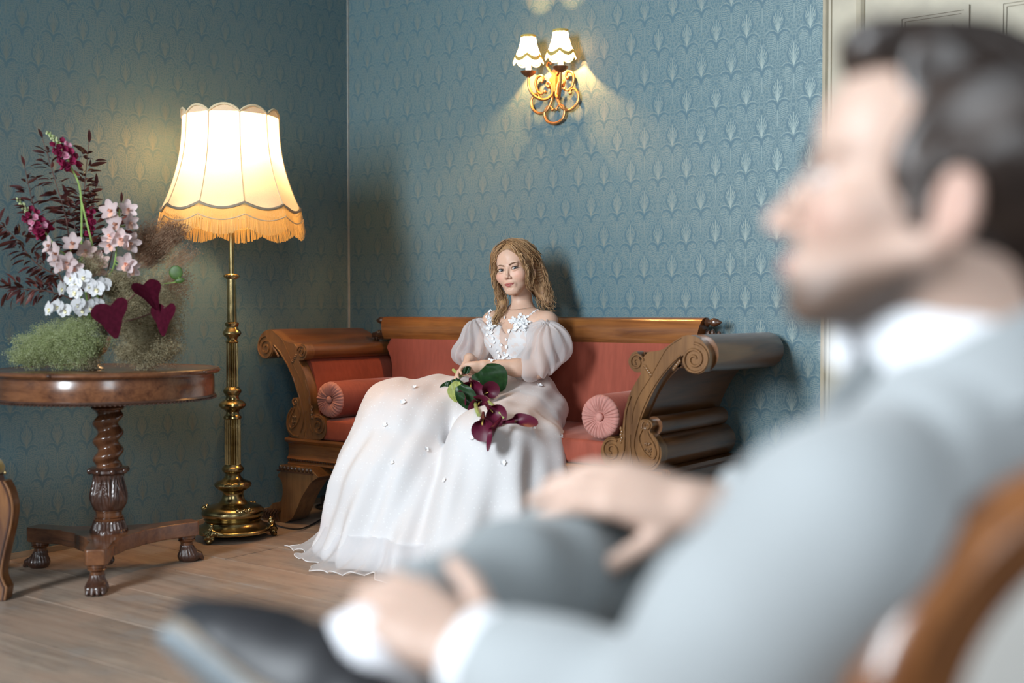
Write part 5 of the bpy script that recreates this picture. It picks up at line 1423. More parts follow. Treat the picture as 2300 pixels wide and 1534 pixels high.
for f_ in ((0.985, -0.90), (1.12, -0.96)): B.chain([(f_[0], f_[1], 0.12), (f_[0] - 0.01, f_[1] - 0.03, 0.055), (f_[0] - 0.06, f_[1] - 0.15, 0.032)], [0.036, 0.034, 0.026], 0.02)
EL, ER = np.array((1.512, -0.435, 0.738)), np.array((1.118, -0.355, 0.715))
WL, WR = np.array((1.362, -0.610, 0.755)), np.array((1.218, -0.525, 0.778))
B.chain([SL, EL, EL * 0.6 + WL * 0.4, WL], [0.048, 0.039, 0.037, 0.0245], 0.015)
B.chain([SR, ER, ER * 0.6 + WR * 0.4, WR], [0.048, 0.039, 0.037, 0.0250], 0.015)
def hand(F_, wrist, fwd, palm, size=1.0, curl=(0.5, 0.6, 0.65, 0.7), thumb_side=1, spread=0.12, k=0.006, thumb=None, fat=1.0):
    """fwd: wrist->knuckles, palm: palm normal; thumb_side: +1 if thumb is along palm x fwd"""
    f = np.array(fwd, float); f /= np.linalg.norm(f); p = np.array(palm, float); p -= f * (p @ f); p /= np.linalg.norm(p)
    t = np.cross(p, f) * thumb_side; w_ = np.array(wrist, float); s = size
    def at(a, b, c): return w_ + (f * a + t * b + p * c) * s
    for i, b in enumerate((0.027, 0.009, -0.009, -0.025)):
        F_.cone(at(0.0, b * 0.45, 0), at(0.085 - 0.004 * abs(i - 1), b, 0), 0.0145 * s * fat, 0.0115 * s * fat, 0.012)
    F_.ell(at(0.045, 0, 0.004), np.array((0.036, 0.036, 0.018)) * s, 0.012, np.stack([f, t, p], 1))
    Ls = ((0.040, 0.025, 0.020), (0.044, 0.028, 0.022), (0.041, 0.026, 0.021), (0.032, 0.020, 0.018))
    for i, b in enumerate((0.027, 0.009, -0.009, -0.025)):
        c = curl[i]; q = at(0.085 - 0.004 * abs(i - 1), b, 0); ang = c * 0.55; sp = (1.5 - i) * spread
        rr = (0.0094, 0.0096, 0.0092, 0.0080)[i] * s * fat
        for j, L in enumerate(Ls[i]):
            d = (f * cos(ang) + p * sin(ang)); d = d * cos(sp) + t * sin(sp)
            n_ = q + d * L * s; F_.cone(q, n_, rr * (1 - 0.07 * j), rr * (0.93 - 0.09 * j), k * 0.5 if j == 0 else 0.001); q = n_; ang += c * (0.95 if j == 0 else 0.6)
    th = thumb or ((0.030, 0.030, 0.010), (0.058, 0.048, 0.016), (0.082, 0.052, 0.022))
    q0 = at(0.012, 0.014, 0.004); rs = (0.0155, 0.0115, 0.0098, 0.0085)
    for j, tt in enumerate(th):
        q1 = at(*tt); F_.cone(q0, q1, rs[j] * s * fat, rs[j + 1] * s * fat, 0.008 if j == 0 else 0.002); q0 = q1
hand(B, WR, (-0.10, -0.45, -0.60), (0.55, 0.25, -0.25), 0.92, (0.45, 0.5, 0.6, 0.7), -1, 0.10)
hand(B, WL, (-0.80, -0.50, -0.12), (0.2, -0.55, -0.75), 0.90, (0.6, 0.75, 0.85, 0.9), 1, 0.05)
V, Q = B.mesh(); V = relax(V, Q, 1, 0.35)
def lower(V, Q, T, s, cut):
    L = ((V - T[:3, 3]) @ T[:3, :3]) / s
    k = (L[:, 2] > cut) & (np.linalg.norm(L[:, :2], axis=1) < 0.2)
    return Q[~k[Q].all(1)]
def upper(V, Q, T, s, cut):
    L = ((V - T[:3, 3]) @ T[:3, :3]) / s
    return Q[(L[:, 2] > cut)[Q].all(1)]
def compact(V, Q):
    u, inv = np.unique(Q, return_inverse=True); return V[u], inv.reshape(Q.shape).astype(np.int32)
# the head again on a finer grid; both grids sample the same surface and meet inside the neck
B2 = Field(HC - 0.16 - np.array((0, 0, 0.03)), HC + 0.16, 0.0018)
head_field(B2, HT, False, HS)
B2.cone(hl((0, -0.028, -0.055)), NB, 0.039, 0.041, 0.02)
B2.cone(hl((0, -0.045, -0.03)), NB + (0.0, 0.025, 0), 0.033, 0.038, 0.03)
V2, Q2 = B2.mesh(); V2 = relax(V2, Q2, 2, 0.4)
V2, Q2 = compact(V2, upper(V2, Q2, HT, HS, -0.137)); V, Q = compact(V, lower(V, Q, HT, HS, -0.133))
Q = np.vstack([Q, Q2 + len(V)]); V = np.vstack([V, V2])
body = mesh_obj('body', V, Q, M_skin, bride)
C, L_ = face_tint(V, HT, HS, (0.655, 0.425, 0.315), (0.36, 0.085, 0.075), (0.68, 0.30, 0.225))
vcol(body, 'tint', C)
eyes(bride, HT, HS, CAM, (0.055, 0.070, 0.075)); brows(bride, HT, HS, M_brow, 1.15)
M_neck = plain('fine_silver_chain', (0.55, 0.52, 0.48), 0.3, metal=1.0)
th_ = np.linspace(0, 2 * pi, 41)
def on_body(P, out=0.0012, c=None):
    D = V[None, :, :] - P[:, None, :]
    return P
# necklace lies on the collar bones
npts = []
for a in th_:
    p0 = NB + np.array((0.066 * cos(a), 0.066 * sin(a), 0.020 + 0.016 * sin(a)))
    ax = NB + np.array((0, 0, p0[2] - NB[2])); d = p0 - ax; d /= np.linalg.norm(d)
    sel = V[(np.abs(V[:, 2] - p0[2]) < 0.006) & (np.linalg.norm(V[:, :2] - ax[:2], axis=1) < 0.10)]
    dd = sel - ax; rad = dd @ d; off = np.linalg.norm(dd[:, :2] - rad[:, None] * d[None, :2], axis=1)
    m_ = off < 0.008; r_ = rad[m_].max() if m_.any() else 0.06
    npts.append(ax + d * (r_ + 0.0008))
npts[-1] = npts[0]
MB().tube(npts, 0.0007, 5, False).build('necklace', M_neck, bride)

# ---- gown
def tulle(name, col, alpha, rough=0.7, dots=0.0, tr=0.35):
    m, nt, b = mat_new(name)
    out = nt.nodes['Material Output']
    a = nt.nodes.new('ShaderNodeVertexColor'); a.layer_name = 'tint'
    c = a.outputs[0]
    f = noise(nt, coords(nt, 'World'), 260, 2)
    if dots:
        v = nt.nodes.new('ShaderNodeTexVoronoi'); v.inputs['Scale'].default_value = 62.0; v.inputs['Randomness'].default_value = 0.35
        nt.links.new(coords(nt, 'World'), v.inputs['Vector'])
        dm = X(nt, v.outputs['Distance']).below(0.17, 0.05)
        c = mix(nt, dm * dots, c, (0.97, 0.97, 0.97))
    c = mix(nt, X(nt, f) * 0.10, c, (1, 1, 1))
    nt.links.new(c, b.inputs['Base Color']); setp(b, rough=rough, sheen=0.3, spec=0.2)
    t = nt.nodes.new('ShaderNodeBsdfTranslucent'); nt.links.new(c, t.inputs[0])
    mx = nt.nodes.new('ShaderNodeMixShader'); mx.inputs[0].default_value = tr
    nt.links.new(b.outputs[0], mx.inputs[1]); nt.links.new(t.outputs[0], mx.inputs[2]); sh_ = mx.outputs[0]
    if alpha < 1:
        tp = nt.nodes.new('ShaderNodeBsdfTransparent'); m2 = nt.nodes.new('ShaderNodeMixShader')
        lw = nt.nodes.new('ShaderNodeLayerWeight'); lw.inputs[0].default_value = 0.35
        fac = X(nt, lw.outputs['Facing']) * (1 - alpha) * 0.9 + alpha
        nt.links.new(fac.min(1.0).v, m2.inputs[0]); nt.links.new(tp.outputs[0], m2.inputs[1]); nt.links.new(sh_, m2.inputs[2]); sh_ = m2.outputs[0]
    nt.links.new(sh_, out.inputs[0]); return m
M_bod = tulle('lace_bodice', None, 1.0, 0.7, 0.35, 0.15)
M_skirt = tulle('dotted_tulle', None, 1.0, 0.75, 0.6, 0.15)
M_sleeve = tulle('sheer_sleeve_tulle', None, 0.50, 0.7, 0.0, 0.45)
M_hem = tulle('sheer_hem_tulle', None, 0.45, 0.7, 0.3, 0.45)
WHITE = np.array((0.80, 0.79, 0.80)); BLUSH = np.array((0.78, 0.62, 0.55))
G = Field((1.12, -0.50, 0.58), (1.56, -0.16, 1.00), 0.0036)
G.ell((1.330, -0.305, 0.865), (0.147, 0.095, 0.130), 0.05)
for xx in (1.266, 1.398): G.ell((xx, -0.378, 0.858), (0.068, 0.062, 0.066), 0.03)
G.cone((1.335, -0.305, 0.80), (1.345, -0.305, 0.62), 0.113, 0.118, 0.05)
def nl(X_, Y_, Z_):    # neckline: keep what lies below
    front = 0.918 - 0.02 * np.cos((X_ - 1.33) * 40) - 0.45 * np.clip(0.032 - np.abs(X_ - 1.330), 0, 1)
    back = 0.88
    return Z_ - np.where(Y_ < -0.30, front, back)
G.v = np.maximum(G.v, nl(G.ax[0][:, None, None], G.ax[1][None, :, None], G.ax[2][None, None, :]).astype(np.float32))
Vb, Qb = G.mesh(); bod = mesh_obj('gown_bodice', Vb, Qb, M_bod, bride)
dx = np.abs(Vb[:, 0] - (1.332 - 0.18 * (0.92 - Vb[:, 2]) * 0)); vw = np.clip((Vb[:, 2] - 0.745) * 0.20, 0, 0.04)
Cb = np.tile(WHITE * 0.97, (len(Vb), 1))
lace = 0.5 + 0.5 * snoise(Vb[:, 0], Vb[:, 1], Vb[:, 2], 230, 9)
Cb = blend(Cb, BLUSH, 0.55 * (lace < 0.45)); Cb = blend(Cb, (0.66, 0.46, 0.37), ((dx < vw) & (Vb[:, 1] < -0.3)) * 0.9)
vcol(bod, 'tint', Cb)
# lace flowers along the bust and scattered over skirt
FLW = flower_mesh([(k * 2 * pi / 5, 0.011, 0.010, 0.35, 0.3) for k in range(5)] + [(k * 2 * pi / 5 + 0.6, 0.006, 0.006, 0.9, 0.3) for k in range(5)], None) if False else None
M_lflw = plain('white_lace_petal', (0.86, 0.86, 0.87), 0.7, 0.04)
FLW = flower_mesh([(k * 2 * pi / 5, 0.0125, 0.0105, 0.25 + 0.2 * (k % 2), 0.25) for k in range(5)], M_lflw)
def surf_pt(Vx, d0, tol=0.02):
    """nearest front vertex (towards the camera) to a ray point"""
    pass
def ray_hit(obj_, px, py):
    r = _fw + EX * ((px - 1150) / 2600.) - _up * ((py - 767) / 2600.)
    o0 = np.array(CAM) - np.array(base_of(obj_))
    ok, loc, nor, _ = obj_.ray_cast(Vector(o0), Vector(r))
    return (np.array(loc) + np.array(base_of(obj_)), np.array(nor)) if ok else (None, None)
# ---- sleeves, gathered puffs of sheer tulle
def sleeve(name, blobs, seed, c0):
    lo = np.min([np.array(c) - r - 0.03 for c, r in blobs], 0); hi = np.max([np.array(c) + r + 0.03 for c, r in blobs], 0)
    S = Field(lo, hi, 0.0040)
    for c, r in blobs: S.ell(c, r, 0.035)
    c0 = np.array(c0)
    S.disp(lo, hi, lambda X_, Y_, Z_: 0.0075 * np.sin(np.arctan2(Y_ - c0[1], X_ - c0[0]) * 11 + 2.0 * np.sin(Z_ * 22 + seed)) + 0.006 * snoise(X_, Y_, Z_, 38, seed))
    V_, Q_ = S.mesh(); o = mesh_obj(name, V_, Q_, M_sleeve, bride)
    vcol(o, 'tint', np.tile((0.84, 0.82, 0.83), (len(V_), 1))); return o
sleeve('puff_sleeve', [((1.478, -0.340, 0.872), (0.082, 0.078, 0.070)), ((1.530, -0.365, 0.835), (0.096, 0.085, 0.085)), ((1.505, -0.425, 0.765), (0.082, 0.080, 0.065)), ((1.475, -0.470, 0.735), (0.052, 0.045, 0.043))], 1, (1.52, -0.38, 0.8))
sleeve('puff_sleeve', [((1.150, -0.360, 0.865), (0.080, 0.080, 0.082)), ((1.120, -0.390, 0.800), (0.082, 0.085, 0.062)), ((1.165, -0.455, 0.790), (0.045, 0.045, 0.030))], 5, (1.13, -0.38, 0.83))
# ---- skirt
SK = Field((0.40, -1.62, 0.0), (2.10, -0.16, 0.76), 0.0065)
SK.cone((1.345, -0.315, 0.655), (1.36, -0.32, 0.58), 0.118, 0.165, 0.03)
SK.chain([(1.29, -0.36, 0.590), (1.14, -0.62, 0.585), KR + (0, 0, 0.002)], [0.110, 0.108, 0.120], 0.06)
SK.chain([(1.43, -0.36, 0.585), (1.30, -0.65, 0.565), KL], [0.125, 0.120, 0.120], 0.06)
SK.ell((1.48, -0.40, 0.560), (0.125, 0.15, 0.080), 0.05)
SK.chain([(1.34, -0.40, 0.590), (1.18, -0.72, 0.575), (1.11, -0.88, 0.52), (1.13, -0.97, 0.25), (1.16, -1.00, 0.05)], [0.10, 0.10, 0.13, 0.19, 0.23], 0.07)
SK.chain([KR + (0.0, -0.01, 0.0), (1.07, -0.95, 0.35), (1.12, -1.05, 0.06)], [0.118, 0.140, 0.165], 0.05)
SK.chain([KL, (1.21, -0.96, 0.30), (1.28, -1.00, 0.03)], [0.12, 0.18, 0.25], 0.06)
SK.chain([(1.50, -0.50, 0.53), (1.57, -0.80, 0.42), (1.60, -0.98, 0.03)], [0.11, 0.18, 0.27], 0.08)
SK.chain([(1.55, -0.46, 0.50), (1.68, -0.66, 0.42), (1.74, -0.88, 0.05)], [0.07, 0.10, 0.20], 0.07)
SK.ell((1.05, -1.05, 0.0), (0.17, 0.10, 0.040), 0.08); SK.ell((1.32, -1.16, 0.0), (0.28, 0.11, 0.045), 0.08)
def folds(X_, Y_, Z_):
    a = np.arctan2(Y_ + 0.62, X_ - 1.22); e = np.clip((0.60 - Z_) / 0.5, 0, 1)
    return e * (0.016 * np.sin(a * 17 + 1.5 * np.sin(Z_ * 5)) + 0.010 * np.sin(a * 31 + 3 + 2 * np.sin(Z_ * 7 + 1))) + 0.004 * snoise(X_, Y_, Z_, 24, 3) + 0.0035 * np.sin((X_ + 0.6 * Y_) * 42 + 3 * np.sin(Z_ * 14)) * np.clip((Z_ - 0.45) / 0.1, 0, 1)
SK.disp((-9, -9, -9), (9, 9, 9), folds)
SK.put((-9, -9, -1), (9, 9, 0.003), lambda X_, Y_, Z_: Z_ - 0.003 + 0 * X_ + 0 * Y_, 0, sub=True)
Vk, Qk = SK.mesh(); Vk = relax(Vk, Qk, 1, 0.4); skirt = mesh_obj('gown_skirt', Vk, Qk, M_skirt, bride)
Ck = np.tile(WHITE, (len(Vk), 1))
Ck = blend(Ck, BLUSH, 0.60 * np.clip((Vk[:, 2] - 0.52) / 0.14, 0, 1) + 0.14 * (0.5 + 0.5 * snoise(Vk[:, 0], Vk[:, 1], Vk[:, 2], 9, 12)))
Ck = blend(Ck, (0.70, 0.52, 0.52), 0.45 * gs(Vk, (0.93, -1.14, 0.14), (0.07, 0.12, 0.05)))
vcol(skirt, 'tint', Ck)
# sheer hem trailing on the boards
nh = 260; rowsH = 9; Vh = []
sel = Vk[Vk[:, 2] < 0.06]
cen = np.array((1.30, -0.85))
ang = np.linspace(-2.95, -0.45, nh)
sa = np.arctan2(sel[:, 1] - cen[1], sel[:, 0] - cen[0]); sr = np.linalg.norm(sel[:, :2] - cen, axis=1)
R0 = np.array([sr[np.abs(sa - a) < 0.05].max() if (np.abs(sa - a) < 0.05).any() else 0.4 for a in ang])
R0 = np.convolve(np.pad(R0, 8, 'edge'), np.ones(17) / 17, 'valid')
train = 0.035 + 0.07 * np.exp(-((ang + 2.62) / 0.14) ** 2) + 0.035 * np.sin(ang * 9) ** 2 + 0.05 * np.exp(-((ang + 1.75) / 0.25) ** 2)
for i in range(rowsH):
    t = i / (rowsH - 1)
    r = R0 - 0.05 + (train + 0.05) * t
    z = 0.12 * (1 - t) ** 2.2 + 0.006 + 0.008 * np.abs(np.sin(ang * 23 + 2 * t)) * (0.4 + 0.6 * t) * (1 + np.sin(ang * 7))
    r = r + 0.010 * np.sin(ang * 37) * t
    Vh.append(np.stack([cen[0] + r * np.cos(ang), cen[1] + r * np.sin(ang), z], 1))
hem = mesh_obj('tulle_hem', np.vstack(Vh), grid_faces(rowsH, nh), M_hem, bride)
vcol(hem, 'tint', np.tile((0.84, 0.83, 0.85), (rowsH * nh, 1)))
e_ = np.array(Vh[-1]); MB().tube(e_ + (0, 0, 0.0015), 0.0016, 5).build('hem_edge', M_lflw, bride)
for (px, py) in ((930, 872), (905, 905), (1105, 893), (1212, 868), (1195, 960), (1258, 980), (955, 1010), (1000, 1080), (880, 1040), (1130, 1040), (865, 955), (1060, 985)):
    c, n_ = ray_hit(skirt, px, py)
    if c is not None: inst('lace_flower', FLW, bride, c + n_ * 0.002, frame(n_, px), rnd.uniform(0.8, 1.15))
def over_bodice(px, py):
    c, n_ = ray_hit(bod, px, py)
    if c is None: c, n_ = ray_hit(body, px, py)
    return c, n_
for k in range(190):
    if k < 100: px, py = rnd.gauss(1163, 13), rnd.gauss(726, 8)
    elif k < 165: px, py = rnd.gauss(1101, 6.5), rnd.gauss(730, 9)
    else: px, py = rnd.uniform(1095, 1150), rnd.uniform(755, 820)
    c, n_ = over_bodice(px, py)
    if c is not None: inst('lace_flower', FLW, bride, c + n_ * 0.003, frame(n_ * 0.8 + npr.normal(size=3) * 0.25 - ED * 0.2, k), rnd.uniform(0.5, 0.9))
for pts in ([(1178, 718), (1196, 703), (1214, 692), (1232, 685)], [(1097, 716), (1099, 704), (1104, 695), (1110, 688)]):
    P = []
    for px, py in np.array(catmull(pts, 5)):
        c, n_ = ray_hit(body, px, py)
        if c is not None: P.append(c + n_ * 0.002)
    if len(P) > 3:
        st = MB().tube(P, 0.0022, 6).build('shoulder_strap', M_lflw, bride)
        for q in P[::2]: inst('lace_flower', FLW, bride, q, frame(-ED + npr.normal(size=3) * 0.4, rnd.random() * 6), 0.62)

# ---- hair: cap with a centre parting, waves falling either side
def hair_mat(name, dark, light, attr=True, rough=0.38):
    m, nt, b = mat_new(name)
    a = nt.nodes.new('ShaderNodeVertexColor'); a.layer_name = 'tint'
    f = noise(nt, coords(nt, 'Object', (220, 220, 40)), 1.0, 2)
    c = mix(nt, a.outputs[0], dark, light)
    hs = nt.nodes.new('ShaderNodeHueSaturation'); nt.links.new(c, hs.inputs['Color']); nt.links.new((X(nt, f) * 0.9 + 0.5).v, hs.inputs['Value'])
    nt.links.new(hs.outputs[0], b.inputs['Base Color']); setp(b, rough=rough, spec=0.5); b.inputs['Anisotropic'].default_value = 0.5
    return m
M_hair = hair_mat('honey_blonde_hair', (0.20, 0.100, 0.042), (0.52, 0.320, 0.155), True, 0.6)
def locks(parent, name, mat, Tm, s, guides, seed, nper, rad, wave=0.006, root_w=0.6):
    r = np.random.RandomState(seed); Vs, Fs, Cs, n0 = [], [], [], 0
    for (pts, spread, n_, rmul) in guides:
        P0 = catmull(pts, 7)
        for k in range(int(n_ * nper)):
            off = r.normal(size=3) * spread; t = np.linspace(0, 1, len(P0))
            ph, fq = r.rand() * 6.28, r.uniform(7, 12)
            env = (root_w + (1 - root_w) * t)[:, None]
            P = P0 + off * env + (np.stack([np.sin(t * fq * 2 + ph), np.cos(t * fq * 2 + ph) * 0.6, 0 * t], 1) * wave * (t[:, None] ** 1.2))
            P = P[: max(6, int(len(P) * r.uniform(0.72, 1.0)))]
            rr = rad * rmul * r.uniform(0.6, 1.2) * np.clip(np.sin(pi * (0.12 + 0.86 * np.linspace(0, 1, len(P)))), 0.15, 1)
            Pw = (P * s) @ Tm[:3, :3].T + Tm[:3, 3]
            V_, F__ = tube(Pw, rr, 5, True, 0.6)
            Vs.append(V_); Fs += [tuple(i + n0 for i in f) for f in F__]; n0 += len(V_)
            Cs.append(np.full((len(V_), 3), r.rand()))
    o = mesh_obj(name, np.vstack(Vs), Fs, mat, parent); vcol(o, 'tint', np.vstack(Cs)); return o
HF = Field(hl((0, 0, 0)) - np.array((0.19, 0.19, 0.22)), hl((0, 0, 0)) + 0.18, 0.0034)
Rm = HT[:3, :3]
HF.ell(hl((0, -0.024, 0.031)), np.array((0.080, 0.098, 0.088)) * HS, 0, Rm)
HF.ell(hl((0, 0.030, 0.062)), np.array((0.068, 0.052, 0.054)) * HS, 0.03, Rm)
HF.ell(hl((0, -0.085, -0.01)), np.array((0.055, 0.040, 0.055)) * HS, 0.03, Rm)
for q in (-1, 1): HF.ell(hl((0.066 * q, 0.010, 0.030)), np.array((0.020, 0.040, 0.050)) * HS, 0.02, Rm)
def mass(pts, rs, k=0.02):
    P = [hl(p) for p in catmull(pts, 2)]; HF.chain(P, np.interp(np.linspace(0, 1, len(P)), np.linspace(0, 1, len(rs)), rs), k)
mass([(0.074, 0.040, 0.020), (0.080, 0.026, -0.030), (0.076, 0.018, -0.085), (0.066, 0.026, -0.135), (0.068, 0.042, -0.175)], [0.010, 0.013, 0.016, 0.015, 0.008])
mass([(-0.080, -0.020, 0.030), (-0.084, -0.050, -0.020), (-0.082, -0.062, -0.075), (-0.100, -0.045, -0.125), (-0.118, -0.030, -0.165)], [0.016, 0.020, 0.022, 0.020, 0.008])
mass([(0.0, -0.110, 0.03), (-0.02, -0.108, -0.03), (-0.055, -0.088, -0.08), (-0.085, -0.060, -0.125)], [0.03, 0.03, 0.028, 0.016])
# face opening
HF.ell(hl((0, 0.108, -0.002)), np.array((0.060, 0.062, 0.094)) * HS, 0.012, Rm, sub=True)
HF.ell(hl((0.0, 0.06, -0.075)), np.array((0.10, 0.09, 0.065)) * HS, 0.01, Rm, sub=True)
HF.cone(hl((0, 0.10, 0.118)), hl((0, -0.05, 0.132)), 0.006, 0.006, 0.012, sub=True)
def strands_d(X_, Y_, Z_):
    x, y, z = X_ - HT[0, 3], Y_ - HT[1, 3], Z_ - HT[2, 3]
    lx = x * Rm[0, 0] + y * Rm[1, 0] + z * Rm[2, 0]; ly = x * Rm[0, 1] + y * Rm[1, 1] + z * Rm[2, 1]; lz = x * Rm[0, 2] + y * Rm[1, 2] + z * Rm[2, 2]
    return 0.0018 * np.sin(np.arctan2(ly + 0.09, lz + 0.02) * 34 + 1.0 * np.sin(lx * 40))
HF.disp((-9, -9, -9), (9, 9, 9), strands_d)
Vc, Qc = HF.mesh(); cap = mesh_obj('hair', Vc, Qc, M_hair, bride)
vcol(cap, 'tint', np.repeat((0.30 + 0.25 * np.sin(np.arctan2((Vc - HT[:3, 3]) @ Rm[:, 1] + 0.09, (Vc - HT[:3, 3]) @ Rm[:, 2] + 0.02) * 34))[:, None], 3, 1))
Rt = [(0.004, 0.055, 0.112), (0.040, 0.078, 0.085), (0.064, 0.066, 0.040), (0.076, 0.050, -0.010), (0.080, 0.044, -0.060), (0.074, 0.040, -0.105), (0.066, 0.045, -0.150)]
Rt2 = [(0.004, 0.04, 0.116), (0.050, 0.060, 0.085), (0.076, 0.040, 0.030), (0.084, 0.020, -0.030), (0.078, 0.012, -0.090), (0.066, 0.022, -0.135), (0.066, 0.045, -0.185), (0.085, 0.060, -0.205)]
Lt = [(-0.004, 0.055, 0.112), (-0.036, 0.080, 0.088), (-0.060, 0.068, 0.045), (-0.071, 0.052, 0.000), (-0.072, 0.044, -0.045), (-0.066, 0.036, -0.090), (-0.070, 0.030, -0.125)]
Lt2 = [(-0.004, 0.02, 0.121), (-0.055, 0.035, 0.092), (-0.082, 0.010, 0.048), (-0.088, -0.030, 0.015), (-0.080, -0.060, -0.025), (-0.085, -0.060, -0.080), (-0.100, -0.045, -0.125), (-0.120, -0.030, -0.165)]
Bk = [(0.0, -0.06, 0.105), (0.0, -0.115, 0.05), (-0.02, -0.120, -0.02), (-0.055, -0.095, -0.08), (-0.085, -0.065, -0.125), (-0.105, -0.040, -0.170), (-0.125, -0.025, -0.185)]
Bk2 = [(0.0, -0.06, 0.105), (0.03, -0.112, 0.05), (0.04, -0.110, -0.02), (0.045, -0.075, -0.09), (0.050, -0.045, -0.14)]
Lt3 = [(-0.003, 0.045, 0.116), (-0.045, 0.058, 0.096), (-0.074, 0.034, 0.055), (-0.083, 0.010, 0.020), (-0.078, 0.008, -0.030), (-0.074, 0.020, -0.080), (-0.080, 0.020, -0.120)]
Sd = [(-0.003, -0.01, 0.122), (-0.050, -0.015, 0.106), (-0.080, -0.035, 0.068), (-0.082, -0.070, 0.030), (-0.060, -0.100, -0.010)]
Sd2 = [(-0.003, 0.02, 0.121), (-0.058, 0.020, 0.100), (-0.087, -0.005, 0.058), (-0.092, -0.040, 0.028), (-0.078, -0.075, -0.010), (-0.070, -0.085, -0.06)]
Bm = [(-0.055, -0.055, 0.075), (-0.092, -0.040, 0.020), (-0.098, -0.062, -0.040), (-0.104, -0.060, -0.095), (-0.122, -0.032, -0.150), (-0.130, -0.020, -0.180)]
Bm2 = [(-0.040, -0.085, 0.070), (-0.085, -0.075, 0.010), (-0.090, -0.090, -0.050), (-0.098, -0.070, -0.110), (-0.115, -0.045, -0.165)]
Rm_ = [(0.060, 0.035, 0.070), (0.088, 0.022, 0.000), (0.088, 0.014, -0.060), (0.080, 0.020, -0.115), (0.078, 0.045, -0.165), (0.082, 0.055, -0.19)]
Fr = [(0.0, 0.060, 0.106), (0.028, 0.078, 0.094), (0.052, 0.074, 0.062), (0.070, 0.058, 0.015), (0.078, 0.046, -0.03)]
Fl_ = [(0.0, 0.060, 0.106), (-0.028, 0.078, 0.094), (-0.052, 0.074, 0.062), (-0.068, 0.058, 0.015), (-0.074, 0.046, -0.03)]
Sr = [(0.003, 0.00, 0.122), (0.052, 0.0, 0.106), (0.082, -0.010, 0.062), (0.088, -0.015, 0.0), (0.080, -0.01, -0.07)]
locks(bride, 'hair_locks', M_hair, HT, HS, [(Rt, 0.0045, 40, 0.8), (Rt2, 0.010, 110, 1.0), (Lt, 0.0040, 34, 0.8), (Lt3, 0.006, 40, 0.9), (Lt2, 0.011, 90, 1.0), (Sd, 0.010, 80, 1.0), (Sd2, 0.010, 80, 1.0), (Sr, 0.010, 70, 1.0), (Bk, 0.018, 120, 1.1), (Bk2, 0.013, 30, 1.0), (Bm, 0.013, 110, 1.0), (Bm2, 0.012, 60, 1.0), (Rm_, 0.009, 60, 1.0), (Fr, 0.005, 40, 0.8), (Fl_, 0.005, 40, 0.8)], 4, 1.0, 0.0028, 0.010)
# loose curl on the chest and flyaway tendrils
Cu = [(0.068, 0.030, -0.130), (0.075, 0.045, -0.165), (0.092, 0.052, -0.190), (0.100, 0.060, -0.215), (0.085, 0.070, -0.230), (0.068, 0.068, -0.222)]
Ty = [(0.084, 0.03, -0.04), (0.096, 0.03, -0.085), (0.088, 0.03, -0.11), (0.100, 0.03, -0.135), (0.098, 0.03, -0.155)]
locks(bride, 'hair_curls', M_hair, HT, HS, [(Cu, 0.006, 22, 1.0), (Ty, 0.003, 5, 0.35)], 8, 1.0, 0.0034, 0.008)

# ------------------------------------------------------------------ bouquet of calla lilies in her hands
bq = thing('bridal_bouquet', 'bouquet of burgundy calla lilies and green leaves held on the lap of the gown', 'bouquet', tuple(pxd(1065, 880, 4.80)))
M_calla = leafmat('burgundy_calla', (0.068, 0.003, 0.014), (0.10, 0.009, 0.028), 0.42, 0.05)
M_spad = plain('yellow_spadix', (0.70, 0.50, 0.12), 0.6)
M_bleaf = leafmat('deep_green_leaf', (0.016, 0.050, 0.014), (0.25, 0.30, 0.09), 0.33, 0.12)
M_lleaf = leafmat('lime_leaf', (0.30, 0.34, 0.10), (0.36, 0.38, 0.14), 0.4, 0.15)
M_cstem = plain('pale_green_stem', (0.34, 0.40, 0.13), 0.45)
def calla_mesh(L=0.075, op=0.030, tip=0.5):
    V, F_ = [], []; n, m = 12, 20
    for i in range(n + 1):
        t = i / n
        for j in range(m + 1):
            v = -pi + 2 * pi * j / m
            lip = (0.5 + 0.5 * cos(v)) ** 1.6
            r = 0.006 + op * (t ** 2.1) * (1 + 0.25 * lip)
            z = L * t * (1 + tip * lip * t) - 0.012 * t ** 4 * (1 - lip)
            r += 0.012 * max(0, t - 0.8) / 0.2 * (0.4 + 0.6 * lip)
            wrap = 0.006 * (v / pi) * t
            V.append(((r + wrap) * sin(v), -(r + wrap) * cos(v) * (1 - 0.25 * t), z))
    for i in range(n):
        for j in range(m): a = i * (m + 1) + j; F_.append((a, a + 1, a + m + 2, a + m + 1))
    # local: axis +Z -> make it +Y
    V = np.array(V)[:, [0, 2, 1]] * np.array((1, 1, -1))
    return mesh_data(V, F_, M_calla)
CAL = calla_mesh(); CALT = calla_mesh(0.075, 0.016, 0.9)
SPV, SPF = ball((0.0035, 0.026, 0.0035), 8, 8); SPAD = mesh_data(SPV + np.array((0, 0.040, 0)), SPF, M_spad)
def pxs(px, py, off, dflt=4.80):
    """point in front of gown or body under a sight line, off metres clear of it"""
    ds = [dflt]
    for ob in (skirt, body, bod):
        c_, n_ = ray_hit(ob, px, py)
        if c_ is not None: ds.append((c_ - np.array(CAM)) @ ED)
    return pxd(px, py, min(ds[1:] or ds) - off)
bind = pxs(1035, 845, 0.02)
